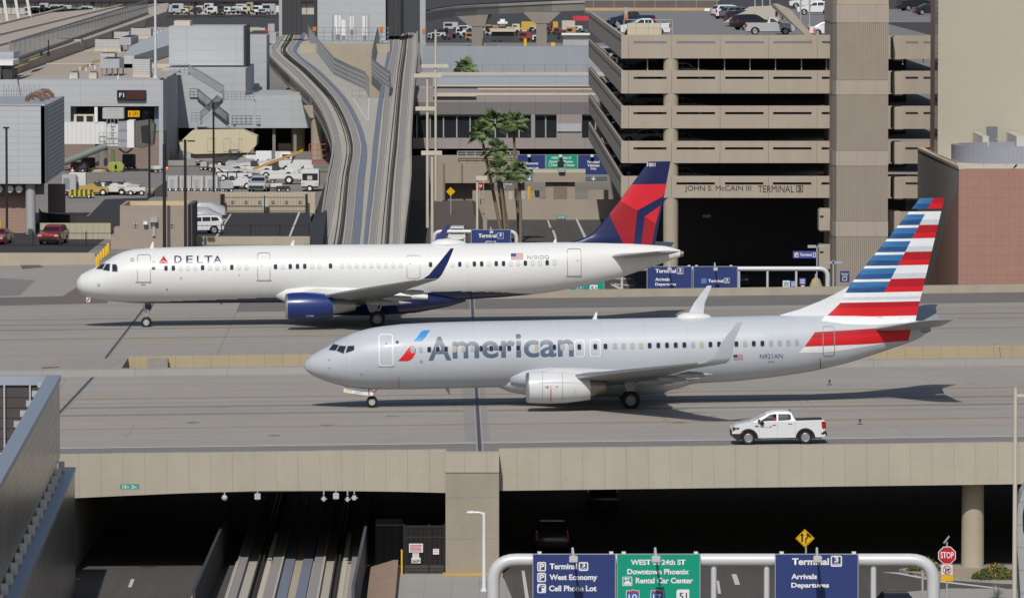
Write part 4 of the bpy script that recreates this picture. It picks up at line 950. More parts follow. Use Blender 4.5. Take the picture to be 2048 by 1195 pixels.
for xa, ya, xb, yb_, lines in ((818, 1086, 846, 1104, 5), (825, 1105, 838, 1114, 2), (823, 1114, 841, 1125.5, 0), (866, 1096.5, 878, 1108, 2)):
    s = MB(); pbox(s, xa, ya, xb, yb_, 333.3, .03); sg = s.build('notice_board', NOTW, gt, world=True, bevel=.01)
    lw = MB()
    for k in range(lines):
        y = ya + (yb_ - ya) * (.14 + .78 * k / max(lines, 1)); pbox(lw, xa + 2, y, xb - 2 - (k % 3), y + (yb_ - ya) * .09, 333.295, .002)
    if lines: 
        o = lw.build('notice_text', NOTR, sg); o.location = -gt.location
o = sg
a, b = pxr(824.5, 1118, 839.5, 1124, 333.28); wtext(gt, '360P', a, b, 333.28, DARKGREY, .01)
f2 = thing('picket_fence', 'tall black picket fence running from the slate screen to the gate', 'fence', (-7, 333.5, ZR))
mb = MB(); xa = D(752, 1100, 333.6).x
for k in range(24):
    x = xa + (x0 - .1 - xa) * k / 23; mb.bar((x, 333.6, ZR + .2), (x, 333.6, zt + .35), .014)
for z in (zt, ZR + .4): mb.bar((xa, 333.62, z), (x0 - .1, 333.62, z), .06)
mb.build('pickets', BLACK, f2, world=True)
yp = MB(); yp.bar((D(803.5, 1130, 333).x, 333.0, ZR), (D(803.5, 1100, 333).x, 333.0, D(803, 1098, 333).z), .09)
tag(yp.build('marker_post', YEL), 'yellow marker post between the picket gate and the earth bank', 'post')
# boxes and cameras hung below the fascia
BOXW = mat('device_white', (0.46, 0.48, 0.48), 0.4)
def hung(nm, lab, cat, x, ytop, ybot, w, kind, grp=None):
    Y = 333.6; p = D(x, ytop, Y); q = D(x, ybot, Y)
    t = thing(nm, lab, cat, (p.x, Y, q.z), 0, grp)
    hh = 12 / 36.0
    MB().bar((p.x, Y, q.z + hh), (p.x, Y, p.z), .07).build('hanger', GREYM, t, world=True)
    if kind == 'box':
        MB().box(p.x - w/2, p.x + w/2, Y - .12, Y + .12, q.z, q.z + hh).build('housing', BOXW, t, world=True, bevel=.02)
        MB().lathe([(-.12, .02), (-.06, .05), (0, .05)], (p.x - .02, Y, q.z), 'z', 8).build('cable_gland', DARKGREY, t, world=True)
    elif kind == 'dome':
        MB().lathe([(0, .02), (.06, .13), (.16, .17), (.26, .15), (.34, .06)], (p.x, Y, q.z), 'z', 16).build('dome', BOXW, t, world=True, smooth=50)
    else:
        MB().box(p.x - w/2, p.x + w/2, Y - .2, Y + .1, q.z, q.z + hh * .8).box(p.x - w/2 - .08, p.x + w/2 + .1, Y - .1, Y + .02, q.z + .08, q.z + .16).build('lens_unit', BOXW, t, world=True, bevel=.02)
hung('dome_camera', 'round white dome camera hanging on a rod under the bridge edge', 'camera', 449, 978, 1001, .3, 'dome')
hung('antenna_box', 'white square antenna box hanging alone next to the dome camera', 'antenna', 515, 959, 998, .33, 'box')
hung('rail_camera', 'small white camera on a rod beside the second antenna box', 'camera', 647.5, 957, 1001, .16, 'cam')
hung('antenna_box', 'white square antenna box hanging in the cluster of devices above the rails', 'antenna', 672, 958, 997, .33, 'box')
hung('rail_camera', 'grey tall camera pod on a bracket in the device cluster above the rails', 'camera', 695, 960, 1002, .14, 'cam')
hung('rail_camera', 'grey boxy camera at the pier end of the device cluster above the rails', 'camera', 708.5, 975, 999, .2, 'cam')
sg = thing('clearance_sign', 'green height sign reading 15 ft 3 in on the bridge fascia', 'sign', tuple(D(259, 972, 333.2)))
s = MB(); pbox(s, 240.5, 967.5, 278, 977.5, 333.2, .05); s.build('panel', mat('clearance_green', (0.02, 0.32, 0.26), .5), sg, world=True)
ptext(sg, '15', 245, 969.2, 253, 976, 333.18, SIGNW, .03); ptext(sg, 'FT', 253.7, 971, 259, 976, 333.18, SIGNW); ptext(sg, '3', 262, 969.2, 267.5, 976, 333.18, SIGNW); ptext(sg, 'IN', 268.5, 971, 273, 976, 333.18, SIGNW)
jb = MB(); pbox(jb, 1129.5, 949, 1136, 957, 333.1, .2); tag(jb.build('junction_box', GREYM, bevel=.02), 'small grey junction box fixed on the bridge fascia', 'box')

# ------------------------------------------------ sign gantries
def icon_box(g, x0, y0, x1, y1, Y, m=SIGNW, w=.05):
    a, b = pxr(x0, y0, x1, y1, Y); wshape(g, ring_bm(rrect(a[0], a[1], b[0], b[1], w * 1.2), w), Y, m)
def three(g, x0, y0, x1, y1, Y, south=True):
    k = (x1 - x0) / 23.0; icon_box(g, x0, y0, x1, y1, Y, w=.03 + .02 * (Y < 300))
    ptext(g, '3', x0 + 7 * k, y0 + 2.5 * k, x1 - 7 * k, y1 - 8.5 * k, Y, SIGNW, .035)
    if south: ptext(g, 'SOUTH', x0 + 3.5 * k, y1 - 6.5 * k, x1 - 3.5 * k, y1 - 2.5 * k, Y, SIGNW, .035)
def gpipe(g, pts, r, nm='pipe', n=18): MB().tube(pts, r, n).build(nm, GP, g, world=True, smooth=50)
def bend(p, c, q, n=7):
    p, c, q = Vector(p), Vector(c), Vector(q); return [p * (1-t)**2 + c * 2*t*(1-t) + q * t*t for t in [k / n for k in range(n + 1)]]
def lamp_arm(g, x, ytop, ybox, Y):
    p = D(x, ytop, Y); q = D(x + 2, ybox, Y - 2.0); k = Y / 240.0
    MB().tube([(p.x, Y - .28, p.z - .75), (p.x, Y - .3, p.z), (q.x, q.y + .25, q.z + .12)], .05, 8).build('lamp_arm', GP, g, world=True)
    MB().box(q.x - .17, q.x + .17, q.y - .2, q.y + .2, q.z - .13, q.z + .13).build('sign_lamp', mat('lamp_case', (0.55, 0.52, 0.52), .4, noise=(1, 0)), g, world=True, bevel=.03)
Yg = 240.0
g = thing('sign_gantry', 'white pipe gantry with navy and green road signs below the bridge', 'sign gantry', (D(1430, 1119, Yg).x, Yg, ZR))
xl, xr = D(986, 1150, Yg).x, D(1867, 1150, Yg).x; zp = D(1400, 1119, Yg).z
gpipe(g, [(xl, Yg, ZR), (xl, Yg, zp - 1.1)] + bend((xl, Yg, zp - .95), (xl, Yg, zp), (xl + .95, Yg, zp)) + bend((xr - .95, Yg, zp), (xr, Yg, zp), (xr, Yg, zp - .95)) + [(xr, Yg, zp - 1.1), (xr, Yg, ZR)], .265)
gpipe(g, [(xl, Yg, zp - 3.1), (xr, Yg, zp - 3.1)], .2)
for x in (1427.5, 1533.5, 1747): 
    X = D(x, 1150, Yg).x; gpipe(g, [(X, Yg, zp - 3.1), (X, Yg, zp - .2)], .12, 'stanchion')
Yf = Yg - .42
for x0, x1, m in ((1065, 1231.5, NAVY), (1233.5, 1401, GREEN), (1549.5, 1717, NAVY)):
    a, b = pxr(x0, 1106.5, x1, 1229, Yf); MB().box(a[0], b[0], Yf, Yf + .09, a[1], b[1]).build('sign_panel', m, g, world=True)
    wshape(g, ring_bm(rrect(a[0], a[1], b[0], b[1], .02), .03), Yf - .006, GREYM)
    for xb in (x0 + 14, x1 - 9):
        c, d = pxr(xb - 4, 1103, xb + 4, 1108, Yf); MB().box(c[0], d[0], Yf + .0, Yf + .3, c[1], d[1]).build('bracket', WHITE, g, world=True)
for x in (1145, 1310, 1633): lamp_arm(g, x, 1094, 1117, Yg)
Yt = Yf - .012
for yy in (1132, 1153.5, 1175.5):
    icon_box(g, 1074.5, yy - 9.3, 1092, yy + 9.3, Yt)
for yy in (1132, 1153.5): ptext(g, 'P', 1079, yy - 6.3, 1088.5, yy + 6.3, Yt, SIGNW, .03)
ptext(g, 'P', 1077, 1168.5, 1081, 1174, Yt, SIGNW, .035)
a, b = pxr(1083, 1170, 1089.5, 1182.5, Yt); wshape(g, poly_bm(rrect(a[0], a[1], b[0], b[1], .05)), Yt, SIGNW); a, b = pxr(1084, 1172, 1088, 1174.5, Yt); wshape(g, poly_bm([a, (b[0], a[1]), b, (a[0], b[1])]), Yt - .006, NAVY)
ptext(g, 'Terminal', 1099.5, 1125.5, 1154, 1137.3, Yt, SIGNW, .035); three(g, 1157.5, 1122.8, 1176.5, 1140.5, Yt)
ptext(g, 'West Economy', 1099, 1147.5, 1194.5, 1162, Yt, SIGNW, .035); ptext(g, 'Cell Phone Lot', 1098, 1169.5, 1193, 1181.3, Yt, SIGNW, .035)
ptext(g, 'WEST to 24th ST', 1261.5, 1117.8, 1371, 1128.7, Yt, SIGNW, .035); ptext(g, 'Downtown Phoenix', 1254.5, 1136.5, 1378, 1147.5, Yt, SIGNW, .035); ptext(g, 'Rental Car Center', 1271.5, 1154, 1386, 1165.5, Yt, SIGNW, .035)
icon_box(g, 1245, 1152, 1264.5, 1170.5, Yt, w=.03)
def pshape(g, pts, Y, m, nm='sign_symbol'): wshape(g, poly_bm([(D(x, y, Y).x, D(x, y, Y).z) for x, y in pts]), Y, m, nm)
pshape(g, [(1248,1168),(1248,1163.5),(1250,1163),(1252,1160),(1258,1160),(1260,1163),(1262,1163.5),(1262,1168)], Yt, SIGNW); pshape(g, [(1249,1155.5),(1252,1154),(1253,1155.2),(1260,1155.2),(1260,1157.5),(1253,1157.5),(1252,1159),(1249,1158)], Yt, SIGNW)
SHB, SHR = mat('shield_blue', (0.04, 0.12, 0.36), .5), mat('shield_red', (0.36, 0.05, 0.07), .5)
def shield(g, cx, y0, num, Y, k=1.0):
    o = [(-13.5,5),(-12,-1),(-9,1),(-5,0.3),(0,-1.5),(5,.3),(9,1),(12,-1),(13.5,5),(13.5,14),(8,24),(0,29),(-8,24),(-13.5,14)]
    P = lambda s: [(cx + x*k*s, y0 + 13*k + (y-13)*k*s) for x, y in o]
    pshape(g, P(1.0), Y, SIGNW, 'route_shield'); pshape(g, P(.92), Y - .006, SHB, 'route_shield')
    pshape(g, [(cx-11.5*k, y0+5*k), (cx-10.5*k, y0+.9*k), (cx-8*k, y0+2*k), (cx, y0), (cx+8*k, y0+2*k), (cx+10.5*k, y0+.9*k), (cx+11.5*k, y0+5*k)], Y - .012, SHR, 'route_shield')
    ptext(g, num, cx - 8.5*k, y0 + 8*k, cx + 8.5*k, y0 + 21*k, Y - .012, SIGNW, .01)
shield(g, 1265.5, 1179, '10', Yt); shield(g, 1314.5, 1179, '17', Yt)
pshape(g, [(1353, 1181), (1356, 1177.5), (1378.5, 1177.5), (1378.5, 1205), (1366, 1205), (1353, 1199)], Yt, SIGNW, 'route_shield'); ptext(g, '51', 1358.5, 1184, 1374, 1198, Yt - .006, DARKGREY, .01)
ptext(g, 'Terminal', 1584, 1115, 1658, 1128.7, Yt, SIGNW, .035); three(g, 1661.5, 1110, 1684, 1132, Yt)
ptext(g, 'Arrivals', 1582.5, 1146.3, 1634, 1157, Yt, SIGNW, .035); ptext(g, 'Departures', 1582.5, 1164, 1658, 1176.8, Yt, SIGNW, .035)
# merge sign on its post in front of the gantry shade
ms = thing('merge_sign', 'yellow diamond warning sign with merging arrows above the gantry', 'traffic sign', (D(1610, 1100, 262).x, 262, ZR))
MB().bar((D(1612, 1100, 262).x, 262.05, ZR), (D(1612, 1100, 262).x, 262.05, D(1610, 1090, 262).z), .07).build('post', GREYM, ms, world=True)
YS = mat('sign_yellow', (0.74, 0.42, 0.0), .5, noise=(1, .03))
pshape(ms, [(1591, 1075.5), (1609.5, 1057), (1629, 1075.5), (1610, 1094)], 261.98, YS, 'panel')
wshape(ms, ring_bm([(D(x, y, 261.97).x, D(x, y, 261.97).z) for x, y in [(1593, 1075.5), (1609.5, 1059), (1627, 1075.5), (1610, 1092)]], .018), 261.97, DARKGREY)
pshape(ms, [(1602.5,1082),(1602.5,1070),(1600.5,1070),(1604.2,1064.5),(1608,1070),(1606,1070),(1606,1082)], 261.96, DARKGREY); pshape(ms, [(1611,1086),(1610,1076),(1613.5,1073),(1614,1069),(1611.5,1068.5),(1615,1064.5),(1618.5,1067),(1622,1073),(1619.5,1074.5),(1616.5,1071),(1615.5,1075),(1612.5,1078),(1613,1086)], 261.96, DARKGREY)
# stop sign assembly
st = thing('stop_sign', 'red stop sign above a no turn plate on a grey post near the column', 'traffic sign', (D(1894, 1110, 300).x, 300, ZR))
X = st.location.x
MB().bar((X, 300.04, ZR), (X, 300.04, D(1894, 1082, 300).z), .07).build('post', GREYM, st, world=True)
MB().prism([D(1887, 1085, 299.9), D(1898, 1071, 299.9), D(1899.5, 1072.5, 299.9), D(1888.5, 1086.5, 299.9)], (0, .3, 0)).build('beacon_panel', GREYM, st, world=True)
def ngon(cx, cy, r, n, a0): return [(cx + r * math.cos(a0 + 2*math.pi*k/n), cy + r * math.sin(a0 + 2*math.pi*k/n)) for k in range(n)]
pshape(st, ngon(1894, 1109.5, 19, 8, math.pi/8), 299.98, SIGNW, 'panel'); pshape(st, ngon(1894, 1109.5, 17.4, 8, math.pi/8), 299.97, mat('stop_red', (0.48, 0.015, 0.025), .5, noise=(1, .03)), 'panel')
ptext(st, 'STOP', 1881, 1102.5, 1907.5, 1115.5, 299.96, SIGNW, .015)
a, b = pxr(1882.5, 1128, 1905.5, 1148.5, 299.98); MB().box(a[0], b[0], 299.98, 300.01, a[1], b[1]).build('plate', NOTW, st, world=True, bevel=.01)
wshape(st, ring_bm([(D(x, y, 299.96).x, D(x, y, 299.96).z) for x, y in ngon(1894, 1138.5, 8.6, 20, 0)], .035), 299.96, NOTR)
pshape(st, [(1890.5,1145),(1890.5,1139),(1892,1136.5),(1896,1136.5),(1896,1134),(1900,1137.5),(1896,1141),(1896,1138.7),(1892.8,1138.7),(1892.8,1145)], 299.965, DARKGREY); pshape(st, [(1887.5,1133),(1889,1131.8),(1900.5,1144),(1899,1145.2)], 299.955, NOTR)
a, b = pxr(1882, 1149.5, 1906, 1161, 299.98); MB().box(a[0], b[0], 299.98, 300.01, a[1], b[1]).build('plate', YS, st, world=True)
# small street lamp in front of the pier
sl_ = thing('street_lamp', 'short white street lamp with one arm standing before the pier', 'street lamp', (D(968, 1188, 324.5).x, 324.5, ZR + .14))
X = sl_.location.x; zt = D(968, 1024, 324.5).z
MB().lathe([(0, .2), (.12, .2), (.14, .11), (4.3, .085)], tuple(sl_.location), 'z', 14).build('pole', WHITE, sl_, world=True, smooth=40)
MB().tube(bend((X, 324.5, zt - .35), (X, 324.5, zt), (X - .3, 324.5, zt)) + [(X - .55, 324.5, zt)], .06, 8).build('arm', WHITE, sl_, world=True, smooth=40)
MB().lathe([(-.95, .02), (-.9, .07), (-.6, .10), (-.5, .05)], (X, 324.5, zt), 'x', 10).build('lamp_head', WHITE, sl_, world=True, smooth=40)
# tall cream pole crossing the bridge in view
tp = thing('lamp_pole', 'tall plain cream pole standing before the bridge beside the yellow flowers', 'pole', (D(2029, 1195, 262).x, 262, ZR))
MB().lathe([(0, .30), (.2, .30), (.22, .12), (16.05, .088)], tuple(tp.location), 'z', 14).build('shaft', mat('cream_paint', (0.55, 0.50, 0.42), .5), tp, world=True, smooth=40)
MB().bar((tp.location.x, 262, ZR + 15.7), (tp.location.x + 2.5, 262, ZR + 15.75), .12).build('arm', MATS['cream_paint'], tp, world=True)
# rounded grey shuttle nose at the frame edge
py_ = thing('rounded_pylon', 'tall rounded grey pylon with a dark panel at the frame edge', 'pylon', (D(2072, 1195, 262).x, 262, ZR))
c = [(2072, 962), (2054, 968), (2044, 985), (2036, 1015), (2034, 1060), (2035, 1100), (2039, 1150), (2044, 1240), (2100, 1240), (2100, 962)]
P = [D(x, y, 262) for x, y in c]; MB().prism(P, (0, 1.6, 0)).build('casing', mat('pylon_grey', (0.40, 0.41, 0.41), .45, .2, lines=((2, 1.0, .03, .5),)), py_, world=True, bevel=.06)
c = [(2072, 985), (2056, 990), (2049, 1005), (2045, 1030), (2046, 1060), (2049, 1070), (2100, 1070), (2100, 985)]
MB().prism([D(x, y, 261.97) for x, y in c], (0, .02, 0)).build('dark_panel', GLASS, py_, world=True)
# shrubs with yellow flowers
LEAFG = mat('shrub_green', (0.075, 0.10, 0.028), .8, noise=(3, .3)); FLOW = mat('flower_yellow', (0.55, 0.30, 0.015), .7, noise=(3, .2)); AGAVE = mat('agave_blue', (0.28, 0.32, 0.28), .7)
def shrub(label, c, rx, ry, h, n, flowers=.45, seed=1):
    r = random.Random(seed); t = thing('flowering_shrub', label, 'shrub', tuple(c)); a, b = MB(), MB()
    for i in range(n):
        an, q = r.uniform(0, 6.28), math.sqrt(r.random()); x, y = rx*q*math.cos(an), ry*q*math.sin(an); z = h * math.sqrt(max(0, 1 - q*q)) * r.uniform(.35, 1.05) * (1 + .35*math.sin(x*2.3 + seed)*math.cos(y*3))
        s = r.uniform(.05, .11); d = Vector((r.uniform(-1,1), r.uniform(-1,1), r.uniform(-.2,1))).normalized(); u = d.orthogonal().normalized()*s*.6; p = Vector((x, y, max(.02, z)))
        fl = r.random() < flowers * (0.4 + 1.0*(math.sin(x*3.1 + y*2 + seed) > -.2)) and z > h*.3
        (b if fl else a).add([p - u, p + d*s*(.8 if fl else 1.6), p + u], [(0, 1, 2)])
    a.build('leaves', LEAFG, t); b.build('flowers', FLOW, t); return t
p = G(1848, 1140, ZR + .15); shrub('small green and yellow flowering shrub between the gantry post and the stop sign', p, .95, .7, .55, 900, .35, 1)
p = G(1995, 1156, ZR + .15); shrub('wide yellow flowering shrub at the foot of the bridge column', p, 1.45, .8, .62, 1900, .27, 2)
def agave(label, c, n, s, seed):
    r = random.Random(seed); mb = MB()
    for i in range(n):
        a = r.uniform(0, 6.28); el = r.uniform(.5, 1.45); L = s*r.uniform(.7, 1.1); d = Vector((math.cos(a)*math.cos(el), math.sin(a)*math.cos(el), math.sin(el))); w = d.cross(Vector((0,0,1))).normalized()*.03*s
        mb.add([Vector(c) - w, Vector(c) + w, Vector(c) + d*L*.6 + w*.8, Vector(c) + d*L, Vector(c) + d*L*.6 - w*.8], [(0,1,2,3,4)])
    return tag(mb.build('agave_plant', AGAVE), label, 'plant')
p = G(1845, 1184, ZR); tag(MB().lathe([(0, .07), (1.25, .07), (1.3, .02)], tuple(p), 'z', 10).build('bollard', GREYM, smooth=40), 'thin grey steel bollard between the gantry leg and the small flowering shrub', 'bollard')
agave('spiky pale agave plant growing on the near pavement', G(1992, 1196, ZR + .12), 60, .8, 5)

# ------------------------------------------------ cars in the shade of the bridge and at the frame foot
vehicle('black car driving into the shade under the bridge', 'suv', PK, tuple(G(1104, 1098, ZR)), R(-90), 'car', 'driving_car')
vehicle('dark red car deep in the shade of the road opening', 'suv', paint('dark_red', (0.06, 0.01, 0.012)), tuple(G(1205, 1015, ZR)), R(-90), 'car', 'driving_car')
vehicle('glossy black car passing just behind the Arrivals and Departures sign', 'sedan', PK, tuple(G(1788, 1236, ZR)), R(-85), 'car', 'driving_car')

# ------------------------------------------------ metal-clad building beside the tunnel mouth
CLAD = mat('metal_cladding', (0.33, 0.32, 0.31), 0.28, 0.75, noise=(0.35, .16), lines=((2, .55, .06, .6), (1, 2.9, .05, .35)), streak=((.1, .35, .5), .28), bump=.2)
CLADL = mat('metal_coping', (0.36, 0.40, 0.47), 0.4, 0.5, noise=(0.6, .05))
cb = thing('clad_building', 'metal clad building with an open louvred roof well beside the rail tunnel', 'building', (-26, 300, ZR))
XE = D(119.5, 800, 325).x; X2 = D(150, 1000, 325).x
HD = -0.0333   # plan direction of the east wall: dx per metre towards the far end is negative
def wall(x, y0, y1, z0, z1, th, m, nm):
    f = lambda y: x - HD * (325 - y) * -1 * -1
    MB().prism([(f(y0), y0, z0), (f(y1), y1, z0), (f(y1), y1, z1), (f(y0), y0, z1)], (-th, 0, 0)).build(nm, m, cb, world=True)
wall(XE, 190, 325, .5, 4.72, .5, CLAD, 'screen_wall'); wall(XE + .06, 190, 325.1, 4.72, 5.02, .75, CLADL, 'coping')
wall(X2, 190, 325, ZR, -.22, .25, CLAD, 'lower_wall'); wall(X2 + .05, 190, 325.1, -.22, .0, .62, CLADL, 'parapet')
wall(XE - .5 + .2, 190, 325, -1.2, -.35, 1.2, SOFFIT, 'ledge')
wall(XE - .15, 190, 325, -6.8, .28, .3, CLAD, 'inner_wall')
for k in range(18):
    y = 323 - k * 4.3; x = XE + .12 + HD * (325 - y) * -1 * -1 * -1
    MB().box(x - .12, x + .2, y - .12, y + .12, -.9, .5).build('baluster', mat('baluster_cream', (0.78, 0.74, 0.65), .6), cb, world=True)
nw_ = MB(); nw_.box(-70, XE - .4, 324.6, 325.1, 4.5, 5.0).build('coping', CLADL, cb, world=True)
MB().box(-70, XE - .4, 324.72, 324.95, .5, 4.5).build('louvre_screen', mat('louvre_dark', (0.065, 0.055, 0.052), .7, noise=(1, .08), lines=((2, .56, .05, .8), (0, 1.9, .06, -.6))), cb, world=True)
for x in (8.5, 60): MB().box(D(x - 1.6, 800, 324.4).x, D(x + 1.6, 800, 324.4).x, 324.4, 324.6, .5, 4.5).build('mullion', GREYM, cb, world=True)
MB().box(-70, XE - .5, 285, 324.5, .2, .45).build('roof_floor', GREYM, cb, world=True)
for k in range(5):
    y = 322.4 - k * 6.4; x = XE - .55 + (325 - y) * .0 
    f = XE - HD * (325 - y) * -1 * -1
    MB().box(f - 1.08, f - .62, y - .15, y + .15, 4.55, 4.86).build('wall_bracket', mat('bracket_grey', (0.36, 0.38, 0.40), .5), cb, world=True)
rl_ = MB(); rail_mesh(rl_, [(-34, 316, .45), (-25.6, 316, .45)], 1.1); rl_.build('railing', WHITE, cb, world=True)
# ================================================================= far side: apron, terminals, car park, guideway
BLUEG = mat('blue_grey_cladding', (0.44, 0.46, 0.48), 0.6, 0.1, noise=(0.3, .05), lines=((2, 1.45, .05, .25), (0, 6.5, .06, .25)))
BLUEG2 = mat('terminal_cladding', (0.43, 0.45, 0.47), 0.6, 0.1, noise=(0.3, .06), lines=((2, 1.1, .05, .2), (0, 7.6, .06, .25)))
BRICK = mat('brown_block', (0.25, 0.19, 0.16), .9, noise=(.5, .08), lines=((2, .42, .03, .25),))
ROOFT = mat('tan_roof', (0.41, 0.35, 0.295), .95, noise=(.08, .10), streak=((.3, .03, 1), .10))
CREAM = mat('cream_trim', (0.52, 0.46, 0.37), .8, noise=(.6, .06))
PLASTIC = mat('louvre_white', (0.50, 0.50, 0.49), .6, noise=(.8, .05), lines=((2, .22, .07, .45), (0, .9, .04, .2)))
APR = mat('apron_concrete', (0.225, 0.208, 0.192), .9, noise=(.06, .12), streak=((.03, .25, 1), .22), lines=((0, 6, .06, .2), (1, 6, .08, .2)))
ap = MB().box(-420, -20.3, 527.5, 790, -8, -.001); ap.box(-900, 900, 790.2, 1500, -8, -.002)
structure(ap.build('apron', APR))
structure(MB().box(-900, 900, 1500.2, 5500, -8, -.001).build('far_apron', ASPH))
MB().box(-120, D(190, 505, 527).x, 526.9, 527.45, -1.2, .62).build('low_wall', TAN)['kind'] = 'structure'
MB().box(D(385, 500, 553).x, D(620, 500, 553).x, 552.4, 552.9, -.8, .75).build('low_wall', TAN)['kind'] = 'structure'
structure(MB().box(-125, D(235, 470, 580).x, 530, 590, .001, .006).build('car_lot', ASPH_D))
def quad(pxs, z, m, nm, h=.004): P = [G(x, y, z) for x, y in pxs]; return structure(MB().prism([(p.x, p.y, z) for p in P], (0, 0, h)).build(nm, m))
quad([(386, 486), (632, 486), (618, 422), (440, 422), (385, 440)], .004, ASPH_D, 'gate_lot')
for q in ([(460, 428), (463, 428), (430, 480), (426, 480)], [(600, 416), (604, 416), (579, 478), (575, 478)], [(440, 438), (452, 438), (452, 440), (440, 440)], [(205, 444), (208, 441), (206, 452), (203, 452)]): quad(q, .010, LINEW, 'lot_line')
quad([(210, 398), (300, 395), (240, 470), (140, 470)], .006, ASPH_D, 'service_road')

# ------------------------------------------------ guideway
ZP = [(300, -6.6), (490, -6.6), (505, -5.9), (588, -1.8), (767, 8.0), (830, 9.6), (900, 10.0), (3000, 10.0)]
def zprof(Y): return Plane.ip(ZP, Y)
def P(x, y, dz=0.0):
    r = ray(x, y); a, b = 480.0, 1400.0
    for _ in range(40):
        m = (a + b) / 2
        if H + r.z * m / r.y > zprof(m): a = m
        else: b = m
    return Vector((r.x * a / r.y, a, zprof(a) + dz))
def cub(tab, y):
    tab = sorted(tab); ys = [t[0] for t in tab]
    if y <= ys[0]: return tab[0][1]
    if y >= ys[-1]: return tab[-1][1]
    i = max(k for k in range(len(ys) - 1) if ys[k] <= y); p1, p2 = tab[i], tab[i + 1]; p0 = tab[i - 1] if i else p1; p3 = tab[i + 2] if i + 2 < len(tab) else p2
    d = p2[0] - p1[0]; u = (y - p1[0]) / d
    m1 = (p2[1] - p0[1]) / max(p2[0] - p0[0], 1e-6) * d; m2 = (p3[1] - p1[1]) / max(p3[0] - p1[0], 1e-6) * d
    return (2*u**3 - 3*u*u + 1)*p1[1] + (u**3 - 2*u*u + u)*m1 + (-2*u**3 + 3*u*u)*p2[1] + (u**3 - u*u)*m2
YS_ = [560, 485, 356, 290, 209, 146, 105, 84, 67]
COLS = {  # photo x at each row above
 'edgeL': [612, 633, 654, 664, 631, 568, 532, 540, 556], 'pad1a': [618, 639, 662, 671, 641, 589, 545, 551, 564], 'pad1b': [631, 652, 675, 681, 652, 597, 551, 558, 570],
 'rl1a': [649, 669, 685, 693, 664, 608, 562, 571, 579], 'rl1b': [656, 676, 691, 698, 668, 612, 566, 576, 584], 'pad2a': [670, 689, 700, 708, 677, 622, 576, 587, 592], 'pad2b': [682, 700, 712.5, 719, 687, 629, 583, 593, 600],
 'bl1a': [686, 704, 713, 723, 691, 635, 585, 595, 603], 'bl1b': [703, 719, 729, 733, 700, 643, 593, 604, 611], 'bl2a': [724, 727, 740, 746, 756, 767, 775, 777, 779], 'bl2b': [732, 735, 750, 756, 765, 775, 784, 785, 787],
 'pad3a': [737, 740, 754, 762, 769, 777, 786, 789, 792], 'pad3b': [747, 750, 763, 771, 779, 788, 794, 796, 798], 'rl2a': [760, 763, 775, 781, 789.5, 796, 802, 805, 809], 'rl2b': [767, 770, 780, 787, 793.5, 800, 806, 808, 812],
 'pad4a': [783, 786, 792, 798, 804, 811, 815, 817, 819], 'pad4b': [793, 796, 802, 809, 815, 819, 823, 824, 825], 'edgeR': [806, 809, 823, 823, 827, 832, 836, 836, 836],
 'holeL': [0, 0, 0, 0, 704, 664, 633, 620, 612], 'holeR': [0, 0, 0, 0, 735, 742.5, 750, 755, 759]}
def col(c, y): return cub(list(zip(YS_, COLS[c])), y)
gw = structure(bpy.data.objects.new('guideway', None)); COL.objects.link(gw); gw['kind'] = 'structure'
rowsF = [560, 520, 485, 450, 420, 390, 356, 330, 310, 290, 270, 250, 230, 215, 200]; rowsB = [194, 180, 165, 150, 136, 122, 112, 105, 97, 90, 84, 76, 67]
def ribbon(ca, cb, rows, dz, th, m, nm, oa=0, ob=0):
    rg_ = []
    for y in rows:
        a, b = P(col(ca, y) + oa, y, dz), P(col(cb, y) + ob, y, dz)
        rg_.append([a, b, b - Vector((0, 0, th)), a - Vector((0, 0, th))])
    o = MB().loft(rg_).build(nm, m, gw); return o
ALLR = rowsF + rowsB
ribbon('edgeL', 'edgeR', rowsF + [196], 0, 1.3, GUIDE, 'deck'); ribbon('edgeL', 'holeL', [196] + rowsB, -.004, 1.3, GUIDE, 'deck'); ribbon('holeR', 'edgeR', [196] + rowsB, -.004, 1.3, GUIDE, 'deck')
for a, b, m, nm, h in (('pad1a', 'pad1b', PAD, 'running_pad', .12), ('pad2a', 'pad2b', PAD, 'running_pad', .12), ('pad3a', 'pad3b', PAD, 'running_pad', .12), ('pad4a', 'pad4b', PAD, 'running_pad', .12), ('bl1a', 'bl1b', BLUEW, 'walkway', .12), ('bl2a', 'bl2b', BLUEW, 'walkway', .12)):
    ribbon(a, b, ALLR, h, h - .01, m, nm)
    if 'pad' in a: ribbon(a, a, ALLR, h + .05, h, EDGE, 'pad_edge', -2.2, -.4); ribbon(b, b, ALLR, h + .05, h, EDGE, 'pad_edge', .4, 2.2)
for c in ('rl1a', 'rl1b', 'rl2a', 'rl2b'): ribbon(c, c, ALLR, .22, .2, RAILM, 'guide_rail', -.5, .5)
for c in ('rl1b', 'rl2b'):
    br = MB(); y = 560.0
    while y > 70:
        p = P(col(c, y) + 2, y, .01); br.box(p.x, p.x + .3, p.y, p.y + .35, p.z, p.z + .2); y -= max(1.4, (y + 150) / 220)
    br.build('rail_bracket', RAILM, gw)
ribbon('edgeL', 'edgeL', ALLR, .35, 1.2, CONC, 'edge_beam', 0, 4); ribbon('edgeR', 'edgeR', ALLR, .35, 1.2, CONC, 'edge_beam', -3.5, 0)
ribbon('edgeL', 'edgeR', rowsF + [196], -1.31, 1.3, SOFFIT, 'girder', 8, -8)
mk = MB()
for q in (((703, 195), (734, 242)), ((737, 195), (735, 242))):
    a, b = P(*q[0], .01), P(*q[1], .01); mk.prism([a, a + Vector((.16, 0, 0)), b + Vector((.16, 0, 0)), b], (0, 0, .01))
mk.build('white_mark', LINEW, gw)
